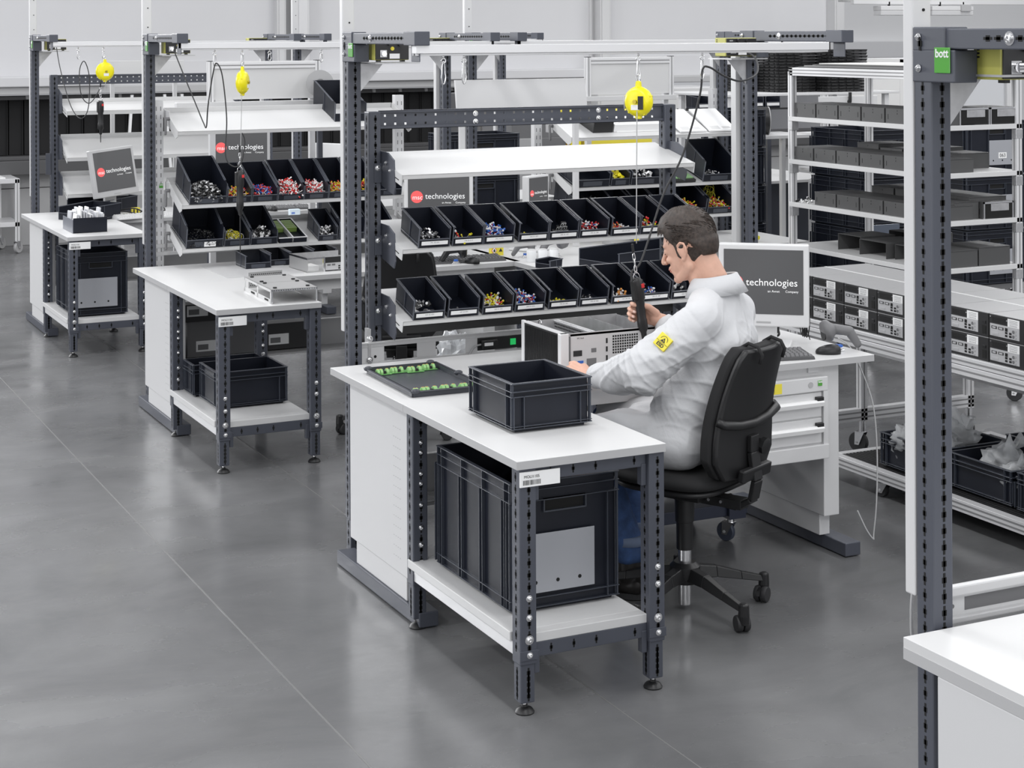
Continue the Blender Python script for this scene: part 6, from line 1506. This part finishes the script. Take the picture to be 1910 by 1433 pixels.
# big dark bins next to the tall post at the second bench
bin_box((3.60, 9.62, 1.585), .20, .40, .20, .12, .05, 'tall dark bin behind the foreground post, above the white shelf', 'bins of the shelf units behind', .1)
# ---- neighbour tower (second row) with binder, papers, bins
T3, MS3 = alu_tower(2.45, 0, 'shelf unit with binders, papers and bins behind the foreground rack', ((9.45, 1.452, 9.80, 1.555), (9.45, 1.140, 9.80, 1.245), (9.45, .930, 9.80, 1.03)), 3.80, None, 2.55)
M, th = MS3[0]
t = thing('ring_binder', 'black-edged binder with white cover lying on the top shelf behind the rack', 'binder', M @ Vector((5.34, .08, .001)), local=True, rot=(th, 0, 0)); MB().box(0, 0, 0, .36, .26, .004).build('cover', PAPER, t); MB().box(.0, .0, .004, .36, .25, .05).build('pages', PAPER, t, bevel=.002); MB().hexa([(.02, -.004, .0), (.38, -.004, .0), (.38, .0, .0), (.02, .0, .0)], [(.05, .03, .07), (.41, .03, .07), (.41, .034, .07), (.05, .034, .07)]).build('sheet', PAPER, t)
MB().box(-.15, 0, 0, -.01, .25, .10).build('spine', PCFR, t)
for k, (x, rz, lab) in enumerate(((5.80, .05, 'left white sheet folder on the shelf right of the perforated beam'), (6.02, -.02, 'right white sheet folder on the shelf right of the perforated beam'))):
    t = thing('paper_folder', lab, 'folder', M @ Vector((x, .02, .003)), local=True, rot=(th+.16, 0, rz)); MB().box(0, 0, 0, .205, .30, .012).build('folder', PAPER, t, bevel=.002); MB().box(.02, .015, .012, .09, .06, .0125).build('label', WHITE, t); MB().box(.11, .02, .012, .17, .05, .0125).build('label', WHITE, t)
M, th = MS3[1]
for k, (x, w_, hb, lab, c) in enumerate(((5.02, .245, .12, 'wide dark bin with a white front line under the foreground top shelf', None), (5.275, .135, .115, 'bin of bright yellow parts under the foreground top shelf', ([YELP, YEL], 'chip', .07, 70, .03, .11, .10)), (5.42, .215, .12, 'bin of white and black parts behind the balancer wire', ([WHT, PCFR, SILV], 'chip', .075, 60, .028, .16, .10)), (5.955, .24, .19, 'tall dark bin with a few white parts beside the binder folders', ([WHT, SILV], 'chip', .04, 30, .018, .10, .06)))):
    put(M, th, x, w_, .28, hb, hb*.75, .05, lab)
    if c: fill(M, th, x, w_, c, 'loose parts in the '+lab, k+40)
t = thing('parts_tray', 'dark tray with two green strips below the rack\'s right end', 'tray', M @ Vector((5.66, .0, .002)), local=True, rot=(th, 0, 0)); MB().box(0, 0, 0, .24, .26, .02).build('tray_body', PCFR, t, bevel=.002)
for a in (.01, .125): MB().box(a, .02, .02, a+.105, .25, .026).build('green_strip', mat('pale_green_board', (.24, .42, .20), .4), t)
M, th = MS3[2]
for k, (x, w_, d, hb, lab, c) in enumerate(((5.03, .26, .34, .17, 'large bin heaped with small black parts right of the small monitor', ([PCFR, BLACK, GREY], 'chip', .13, 240, .026, .22, .20)), (5.30, .15, .3, .13, 'first empty dark bin right of the heaped black parts', None), (5.46, .15, .3, .14, 'second empty dark bin right of the heaped black parts', None), (5.62, .15, .3, .13, 'third empty dark bin right of the heaped black parts', None), (5.775, .20, .32, .16, 'dark bin with yellow and red leads above the worker\'s head', ([YELP, RED, WHT], 'wire', .05, 60, .016, .12, .09)), (5.985, .20, .32, .16, 'dark bin with yellow-green wire coil right of the worker\'s hair', ([YELP, RED, WHT], 'wire', .055, 90, .018, .14, .10)))):
    put(M, th, x, w_, d, hb, hb*.72, .045, lab)
    if c: fill(M, th, x, w_, c, 'loose parts in the '+lab, k+50)
heap('wire_coil', M @ Vector((6.06, .14, .06)), .06, .06, .08, 9, [mat('olive_wire', (.36, .34, .02), .5), mat('olive_wire', .3)], 'coil of olive-yellow wire standing in the bin right of the worker\'s hair', 'wire coil', .034, 'ring', th, seed=99)
# ---- monitors at the benches behind
monitor((3.97, 9.16, .7895), radians(-22), .40, .345, 'monitor seen between the upper bin row and top shelf of the foreground rack', zc=.36, bez=BEZ)
monitor((4.69, 9.30, .7895), radians(28), .22, .23, 'small monitor turned left, behind the middle bin row', zc=.34, bez=BEZ, b=.012, chin=.03)
monitor((3.78, 12.35, .7895), radians(-14), .44, .36, 'monitor behind the second bench, partly hidden by hanging cables', zc=.47, bez=BEZS)
monitor((2.91, 12.62, .7895), radians(22), .375, .355, 'silver monitor leaning at the farthest left bench', tilt=radians(-8), zc=.315, bez=BEZS, roll=radians(-4))
monitor((4.60, 12.6, .7895), radians(120), .38, .34, 'monitor seen from behind, above the second bench\'s bin row', zc=.30, bez=BEZ)
keyboard((4.10, 9.06, .7895), radians(-4), 'dark keyboard on the second bench, seen under the middle shelf')
mouse((4.09, 8.955, .7895), radians(20), 'black mouse in front of the dark keyboard under the middle shelf')
keyboard((4.12, 12.42, .7895), radians(-6), 'grey keyboard behind the upper bins of the second bench', keym=GREY)
mouse((4.02, 12.32, .7895), radians(10), 'black mouse seen between the bin rows of the second bench')
keyboard((3.05, 12.34, .7895), radians(12), 'white keyboard on the farthest bench behind the box of cards', mt=PANEL, keym=WHITE)
scanner((3.98, 8.99, .7895), radians(150), 'black handheld scanner lying left of the dark keyboard', BLACK, 1.25)
scanner((4.46, 9.06, .7895), radians(160), 'grey scanner standing beside the yellow warning label', GREY, 1.1)
scanner((4.62, 9.00, .7895), radians(185), 'dark grey scanner on the table right of the white bottles', GREY, 1.5)
t = thing('warning_card', 'yellow warning card with flame and hand symbols on the second bench', 'sign', (4.36, 9.2, .7895)); o = MB().box(4.325, 9.20, .7895, 4.405, 9.235, .85).build('box', STICK, t, bevel=.001)
g = MB(); g.prism([(4.344, .798), (4.362, .820), (4.344, .842), (4.326, .820)], 'y', 9.1992, 9.2); g.build('hazard_frame', RED, t); g = MB(); g.prism([(4.344, .802), (4.3585, .820), (4.344, .838), (4.3295, .820)], 'y', 9.1985, 9.1993); g.build('hazard_field', PAPER, t)
g = MB(); g.prism([(4.339, .811), (4.349, .811), (4.351, .819), (4.345, .830), (4.338, .820)], 'y', 9.198, 9.1986); g.build('flame', INK, t); g = MB(); g.prism([(4.374, .812), (4.398, .812), (4.386, .832)], 'y', 9.1985, 9.2); g.build('warning_triangle', INK, t)
MB().box(0, 0, 0, 1, 1, 1)
for k in range(3):
    t = thing('spray_bottle', ['left', 'middle', 'right'][k]+' one of three squat white bottles under the middle shelf', 'bottle', (4.42+k*.062, 8.86-k*.02, .7895), group='squat white bottles'); MB().lathe([(.026, 0), (.028, .004), (.028, .060), (.024, .068)], (4.42+k*.062, 8.86-k*.02, .7895), 20).build('bottle', mat('milky_plastic', (.78, .79, .80), .35), t, 'auto'); MB().lathe([(.024, .066), (.024, .072)], (4.42+k*.062, 8.86-k*.02, .7895), 20).build('lid', WHITE, t)
bin_box((4.34, 8.56, .7895), .12, .10, .055, .05, .03, 'small black box on the table right of the white bottles', 'bins of the shelf units behind', 0, rz=radians(-75))
bin_box((4.62, 8.42, .7895), .34, .62, .11, .10, .04, 'long low dark bin lying behind the bottom bin row', 'bins of the shelf units behind', 0, rz=radians(-78))
t = thing('cleaner_bottle', 'clear bottle with turquoise liquid between the bin rows of the second bench', 'bottle', (4.42, 12.05, .7895)); x, y = 3.92, 11.62
t.location = (x, y, .7895); t['_base'] = (x, y, .7895)
MB().box(x, y, .7895, x+.075, y+.04, .822).build('liquid', mat('turquoise_liquid', (.30, .68, .72), .15), t, bevel=.006); MB().box(x-.001, y-.001, .822, x+.076, y+.041, .868).build('bottle', mat('bottle_label', (.68, .78, .84), .35), t, bevel=.004); MB().box(x+.01, y-.002, .835, x+.035, y-.001, .848).build('label_print', mat('blue_print', (.15, .25, .6), .5), t)
t = thing('bottle_table', 'narrow side shelf under the turquoise bottle', 'shelf', (3.9, 11.6, .74)); MB().box(3.3, 11.50, .765, 4.34, 11.75, .789).build('board', WHITE, t, bevel=.002)
for p in (3.32, 4.30): MB().box(p, 11.6, 0, p+.03, 11.63, .765).build('leg', STEEL, t)
# ---- chassis parts and bins on the second bench
t = thing('chassis_lid', 'open steel chassis frame with black feet on the second bench\'s front extension', 'computer part', (2.598, 8.050, .7895), radians(-2), local=True)
L, W2, H = .235, .50, .070
SH_ = mat('satin_sheet', (.50, .50, .50), .38, .45)
g = MB(); g.box(0, 0, H-.002, L, W2, H); g.build('top_plate', SH_, t); g = MB(); g.box(0, W2*.5-.001, H, L, W2*.5+.001, H+.0004); g.build('seam', GREY, t)
g = MB(); g.box(0, 0, 0, .0015, W2, .022); g.box(0, 0, H-.014, .0015, W2, H)
for y in (0, .235, .48): g.box(0, y, 0, .0015, y+.02, H)
g.build('cutout_side', SH_, t); g = MB(); g.box(L-.0015, 0, 0, L, W2, H); g.build('solid_side', SH_, t)
g = MB(); g.box(-.0005, -.0, 0, .008, .0015, H); g.box(L-.008, 0, 0, L, .0015, H); g.box(0, 0, H-.010, L, .0015, H); g.build('folded_edge', CHROME, t)
g = MB()
for i in range(18): g.box(.012+i*.012, -.0005, H-.007, .018+i*.012, .0, H-.004)
g.build('stitch_holes', HOLE, t)['kind'] = 'stuff'
g = MB(); 
for y in (.05, .30): g.box(-.0006, y, .006, .0, y+.07, .016)
g.build('vent_slots', HOLE, t)
for (a, b) in ((.03, .04), (.20, .05), (.03, .22), (.20, .23), (.03, .28), (.20, .30), (.03, .46), (.20, .46)): MB().cyl((a, b, H), (a, b, H+.006), .010, 14).build('rubber_foot', BLACK, t)
t = thing('perforated_plate', 'perforated steel plate leaning behind the open chassis frame', 'plate', (2.66, 8.62, .7895), radians(6), local=True)
g = MB(); g.box(0, 0, 0, .19, .002, .080); g.build('plate', SH_, t); g = MB()
for i in range(16):
    for j in range(6): g.cyl((.012+i*.011+(j % 2)*.005, -.0008, .012+j*.011), (.012+i*.011+(j % 2)*.005, .0005, .012+j*.011), .0032, 6)
g.build('round_holes', HOLE, t)['kind'] = 'stuff'
t = thing('computer_chassis', 'half-open computer chassis with a port panel behind the foreground post', 'computer', (3.12, 9.02, .7895), radians(4), local=True)
MB().box(0, 0, 0, .30, .26, .003).build('bottom', SH_, t); MB().box(0, 0, 0, .003, .26, .078).build('left_side', SH_, t); MB().box(0, .257, 0, .30, .26, .078).build('back_side', GALV, t); MB().box(.10, 0, 0, .30, .003, .078).build('rear_panel', PCFR, t)
MB().box(.108, -.001, .006, .27, .001, .046).build('io_shield', PORT, t); MB().box(.095, -.002, 0, .105, .01, .080).build('corner', CHROME, t); MB().box(.002, -.002, .072, .10, .004, .080).build('top_edge', CHROME, t); MB().box(-.002, 0, .07, .006, .26, .080).build('top_edge', CHROME, t)
for i in range(2): MB().box(.118+i*.028, -.002, .030, .138+i*.028, 0, .040).build('port', GREY, t)
for i in range(2):
    for j in range(2): MB().box(.185+i*.018, -.002, .010+j*.012, .196+i*.018, 0, .018+j*.012).build('port', HOLE, t)
MB().box(.02, .05, .003, .09, .16, .028).build('connector_block', WHT, t); MB().box(.03, .14, .028, .055, .17, .05).build('yellow_plug', YELP, t); MB().box(.0035, .10, .02, .004, .18, .055).build('label', PAPER, t)
for k, (x, y, w_) in enumerate(((2.93, 9.43, .15), (3.08, 9.50, .12), (3.21, 9.50, .14), (3.37, 9.56, .14))):
    bin_box((x, y-.12, .7895), w_, .20, .085, .075, .035, ['leftmost', 'second', 'third', 'rightmost'][k]+' of the low dark bins standing on the second bench', 'low bins on the second bench', 0, bar=True)
t = thing('worktop_mat', 'grey mat lying on the second bench below the bins', 'mat', (2.7, 9.2, .7895)); MB().box(2.665, 9.02, .7892, 3.10, 9.56, .7912).build('mat', MAT_ESD, t)
# ---- farthest left bench: boxes, cards
def cardbox(x, y):
    t = thing('card_box', 'black box packed with folded white cards on the farthest supply table', 'box', (x, y, .7895)); L, W2, H = .225, .32, .10
    g = MB(); g.box(x, y, .7895, x+L, y+.004, .7895+H); g.box(x+L-.004, y, .7895, x+L, y+W2, .7895+H); g.box(x, y+W2-.004, .7895, x+L, y+W2, .7895+.06); g.box(x, y, .7895, x+L, y+W2, .793); g.build('box_body', NAVY, t, bevel=.001)
    g = MB(); g.box(x-.004, y, .7895, x, y+W2, .7895+H*.9); g.build('box_side', mat('lighter_box_side', (.16, .17, .20), .35), t, bevel=.001)  # one side in a lighter grey than the box body
    R = random.Random(8)
    for k in range(26):
        a = x+.012+(k % 13)*.0155; b = y+.02+(k//13)*.14; h_ = .105+R.uniform(0, .045); s_ = R.uniform(-.012, .018)
        o = MB().hexa([(a, b, .796), (a+.008, b, .796), (a+.008, b+.12, .796), (a, b+.12, .796)], [(a+s_, b+.01, .796+h_), (a+s_+.008, b+.012, .798+h_), (a+s_+.008, b+.12, .796+h_), (a+s_, b+.12, .795+h_)]).build('folded_card', mat('card_white', (.62, .63, .66), .6) if k % 3 else PAPER, t)
cardbox(2.36, 11.545)
bin_box((2.55, 12.35, .7895), .30, .32, .11, .095, .05, 'dark bin behind the box of cards, nearer one', 'dark bins at the farthest bench', 0, rz=radians(-60))
bin_box((2.74, 12.82, .7895), .42, .32, .12, .10, .05, 'wide dark bin behind the box of cards, farther one', 'dark bins at the farthest bench', 0, rz=radians(-62))
crate(2.37, 11.46, .2435, .36, .56, .42, 'tall black crate with holder plate under the farthest supply table', plate=(.012, .290, .06, .252), group='tall black crates')
crate(2.395, 8.30, .2435, .37, .32, .185, 'low black crate in front, under the second supply table', ribs=2, handle=False, group='low crates under the second table')
crate(2.37, 8.645, .2435, .40, .20, .165, 'low black crate behind, under the second supply table', ribs=2, handle=False, group='low crates under the second table')
# farthest bench: dark inner frame and shelves
t = thing('tilted_shelf_rack', 'dark steel frame with two white tilted shelves at the farthest bench', 'shelving', (3.2, 13.15, .79))
post(t, 2.552, 2.607, 13.15, 13.20, .3, 1.81, name='frame_post'); post(t, 3.98, 4.035, 13.15, 13.20, .3, 1.81, name='frame_post')
holed_beam(t, 2.607, 3.98, 13.17, 1.735, 1.807)
for (yf, zf, yb, zb) in ((12.86, 1.545, 13.14, 1.60), (12.86, 1.20, 13.14, 1.335), (12.86, .93, 13.14, 1.055)):
    shelf(t, 2.62, 3.95, yf, yb, zf, zb, lip=.03, name='tilted_shelf')
    g = MB(); g.prism([(13.15, zf+.16), (13.02, zf+.12), (13.02, zf-.02), (13.15, zf-.03)], 'x', 2.607, 2.613); g.build('shelf_bracket', STEEL, t, bevel=.001)
MB().box(2.515, 13.14, 1.06, 2.548, 13.16, 1.22).build('side_plate', STEEL, t)
t = thing('warning_box', 'yellow striped block among cables at the farthest bench', 'block', (2.95, 12.5, .79)); MB().box(3.02, 12.55, .7895, 3.08, 12.58, .84).build('block', STICK, t, bevel=.002); MB().box(3.03, 12.548, .80, 3.04, 12.55, .83).build('stripe', INK, t); MB().box(3.055, 12.548, .80, 3.065, 12.55, .83).build('stripe', INK, t)
for k in range(3): cable('monitor_cable', [(2.80+k*.05, 12.60, .82), (2.88+k*.06, 12.5, .80+.02*k), (3.0+k*.05, 12.45, .797), (3.10+k*.06, 12.55, .83), (3.25, 12.6, .80)], .005, BLACK, ['first', 'second', 'third'][k]+' black cable lying below the silver monitor')
# boxes behind the second bench's lower panel
for k, (x0, x1, y, z0, z1, mt_, lab) in enumerate(((2.56, 2.98, 9.45, .295, .50, GREY, 'grey carton with barcode labels under the second bench'), (2.99, 3.35, 9.47, .295, .45, RUB, 'dark carton under the second bench, right of the barcode carton'), (2.50, 2.80, 9.42, .50, .60, RUB, 'dark flat carton on top of the barcode carton'))):
    t = thing('carton', lab, 'carton', (x0, y, z0)); MB().box(x0, y, z0, x1, y+.12, z1-.004).build('box', mt_, t, bevel=.003); MB().box(x0+.05, y-.002, z0+.03, x0+.17, y, z0+.09).build('label', PAPER, t); g = MB(); g.box(x0+.06, y-.003, z0+.04, x0+.12, y-.002, z0+.07); g.build('label_print', GREY, t)
# chair of the second bench, behind the foreground post
office_chair((3.42, 8.42, 0), radians(-20), 'dark swivel chair half hidden behind the tall foreground post')
# stack of crates and machine behind the middle
t = thing('crate_dolly', 'dolly under the crate stack behind the perforated beam', 'dolly', (5.4, 11.6, 0)); MB().box(5.12, 11.6, .11, 5.70, 12.0, .15).build('deck', GREY, t)
for p in ((5.2, 11.66, 0), (5.62, 11.66, 0), (5.2, 11.94, 0), (5.62, 11.94, 0)): caster(t, p, .045, .025, .11)
for k in range(4): crate(5.115, 11.60, .151+k*.302, .58, .40, .30, ['bottom', 'second', 'third', 'top'][k]+' crate of the stack seen behind the perforated beam', group='crates behind the perforated beam')
t = thing('test_machine', 'grey sheet-metal machine right of the crate stack, behind the perforated beam', 'machine', (6.7, 13.3, 0)); MB().box(6.45, 13.3, .05, 6.98, 13.9, 1.37).build('housing', GREY, t, bevel=.01); MB().box(6.48, 13.285, .2, 6.70, 13.3, 1.2).build('door', LGREY, t, bevel=.004); MB().box(6.73, 13.285, .2, 6.95, 13.3, 1.2).build('door', GREY, t, bevel=.004); MB().box(6.5, 13.32, 0, 6.95, 13.85, .05).build('plinth', BLACK, t)
# crate beside the third upright, with tool
for k in range(6): crate(6.46, 9.88, .004+k*.262, .28, .40, .26, ['lowest', 'second', 'third', 'fourth', 'fifth', 'top'][k]+' narrow dark crate behind the right white upright', group='narrow crates behind the right upright', handle=False)
t = thing('yellow_machine', 'bright yellow machine part seen below the binder shelf', 'machine', (7.8, 14.4, 0)); MB().box(7.50, 14.2, .0, 7.61, 14.31, 1.38).build('post', YEL, t, bevel=.004); MB().box(7.75, 14.4, 0, 8.5, 14.95, 1.36).build('body', STICK, t, bevel=.01); MB().box(7.08, 14.2, 0, 7.45, 14.6, 1.33).build('side_block', mat('amber_block', (.42, .20, .02), .45), t, bevel=.01); MB().box(7.05, 14.4, .1, 8.5, 14.9, .3).build('base', GREY, t)
t = thing('desk', 'far white desk with dark drawers left of the rack', 'desk', (8.6, 12.6, 0)); g = MB(); g.prism([(8.1, 12.68), (9.1, 12.68), (9.5, 13.03), (9.5, 13.9), (8.1, 13.9)], 'z', .765, .79); g.build('desktop', WHITE, t, bevel=.002); MB().box(8.5, 12.8, 0, 8.9, 13.6, .765).build('drawer_block', STEELD, t, bevel=.003); MB().box(9.05, 13.1, 0, 9.4, 13.6, .765).build('drawer_block', STEELD, t, bevel=.003)
for k, (x, y, z1, lab, mt_) in enumerate(((8.65, 13.1, 1.02, 'dark boxy device on the far desk left of the rack', PCFR), (8.36, 13.05, .95, 'grey device on the far desk beside the tall post', LGREY))):
    t = thing('bench_device', lab, 'device', (x, y, .79)); MB().box(x, y, .7905, x+.24, y+.3, z1).build('housing', mt_, t, bevel=.01); MB().box(x+.03, y-.004, .84, x+.2, y, z1-.04).build('front_panel', GREY, t); MB().cyl((x+.2, y-.012, .82), (x+.2, y, .82), .012, 12).build('knob', BLACK, t)
t = thing('film_reel', 'black roll with pale rim on a shelf left of the rack\'s upright', 'reel', (8.35, 11.8, 1.3)); o = MB().lathe([(.05, -.10), (.115, -.10), (.115, .10), (.05, .10)], (8.15, 12.1, 1.365), 28, (.92, -.4, 0)).build('roll', PCFR, t, 'auto'); MB().lathe([(.07, .10), (.118, .10), (.118, .108), (.07, .108)], (8.15, 12.1, 1.365), 28, (.92, -.4, 0)).build('roll_rim', LGREY, t, 'auto'); MB().box(7.7, 11.9, 1.22, 8.6, 12.4, 1.247).build('shelf_board', PANEL, t, bevel=.002)
for p in ((7.72, 12.3), (8.55, 12.3)): MB().box(p[0], p[1], 0, p[0]+.04, p[1]+.04, 1.22).build('shelf_leg', PANEL, t)
for k in range(5):
    x = 7.78+k*.17; bin_box((x, 12.30, 1.4605), .15, .20, .12, .10, .05, ['first', 'second', 'third', 'fourth', 'fifth'][k]+' dark bin with white label left of the rack, high shelf', 'labelled bins on the far high shelf', 0, lab='')
t = thing('storage_shelf', 'dark shelf carrying labelled bins left of the rack', 'shelf', (8.1, 12.3, 1.45)); MB().box(7.68, 12.27, 1.445, 8.62, 12.6, 1.46).build('board', PCFR, t); 
for x in (7.68, 8.58): MB().box(x, 12.56, 0, x+.04, 12.6, 1.445).build('support', STEEL, t)
# tools on the second-row table, right of the worker's head
t = thing('pliers', 'yellow-handled pliers on the table right of the worker\'s head', 'pliers', (5.95, 9.0, .7895)); g = MB(); g.tube([(5.80, 8.92, .80), (5.90, 8.96, .803), (5.98, 8.98, .80)], .007, 8); g.build('handle', RED, t, True); g = MB(); g.tube([(5.96, 9.02, .81), (6.03, 9.03, .825), (6.10, 9.03, .815)], .014, 8); g.build('handle', YEL, t, True); g = MB(); g.cap((5.70, 8.93, .80), (5.80, 8.93, .80), .006, .010); g.build('jaw', BLACK, t, True)
t = thing('mini_computer', 'grey computer with ports on the second-row table, left of the worker\'s face', 'computer', (5.30, 9.15, .7895), radians(-8), local=True)
MB().box(0, 0, 0, .36, .26, .075).build('case', GREY, t, bevel=.003); MB().box(.0, -.001, 0, .008, .01, .075).build('edge', CHROME, t); MB().box(.05, -.002, .012, .33, 0, .045).build('io_shield', PORT, t)
for i in range(5): MB().box(.07+i*.045, -.004, .022, .095+i*.045, -.002, .034).build('port', PCFR if i != 3 else BLUE, t)
MB().box(-.14, .0, .0, 0, .26, .03).build('open_tray', SH_, t); MB().box(-.03, -.003, .04, .0, -.001, .07).build('sticker', STICK, t)
# far left: white trolley with casters
t = thing('hand_trolley', 'white aluminium trolley with casters cut off at the left edge', 'trolley', (2.6, 17.0, 0))
for (x, y) in ((2.93, 17.05), (2.83, 17.5), (2.1, 17.05), (2.1, 17.5)): profile(t, (x, y, .12), (x+.045, y+.045, .72), name='upright')
for z in (.68, .26): MB().box(2.1, 17.05, z, 2.975, 17.545, z+.045).build('deck', ALU, t, bevel=.003)
MB().box(2.3, 17.1, .7255, 2.85, 17.4, .735).build('papers', PAPER, t)
for (x, y) in ((2.95, 17.08), (2.86, 17.50), (2.12, 17.08)): caster(t, (x, y, 0), .055, .03, .12, radians(-50), LGREY)
# aluminium ladders / profiles leaning at the back wall
for k, (x, lean) in enumerate(((4.10, .10), (4.52, -.04), (4.66, .03), (5.05, .06))):
    o = thing('leaning_profile', ['first', 'second', 'third', 'fourth'][k]+' aluminium profile leaning against the black blinds', 'profile', (x, 17.2, 0), group='profiles leaning at the back wall'); MB().hexa([(x-lean, 17.25, 0), (x-lean+.03, 17.25, 0), (x-lean+.03, 17.28, 0), (x-lean, 17.28, 0)], [(x+lean*.6, 17.48, 1.5), (x+lean*.6+.03, 17.48, 1.5), (x+lean*.6+.03, 17.51, 1.5), (x+lean*.6, 17.51, 1.5)]).build('profile', ALU, o, bevel=.002)

for o in bpy.data.objects:      # the farthest bench stands a touch further left
    if o.parent is None and o.get('label') and 11.2 < o.location.y < 13.6 and o.location.x < 4.32 and 'card_box' not in o.name: o.location.x -= .028
for o in bpy.data.objects:
    for k in ('_base', '_local'):
        if k in o: del o[k]
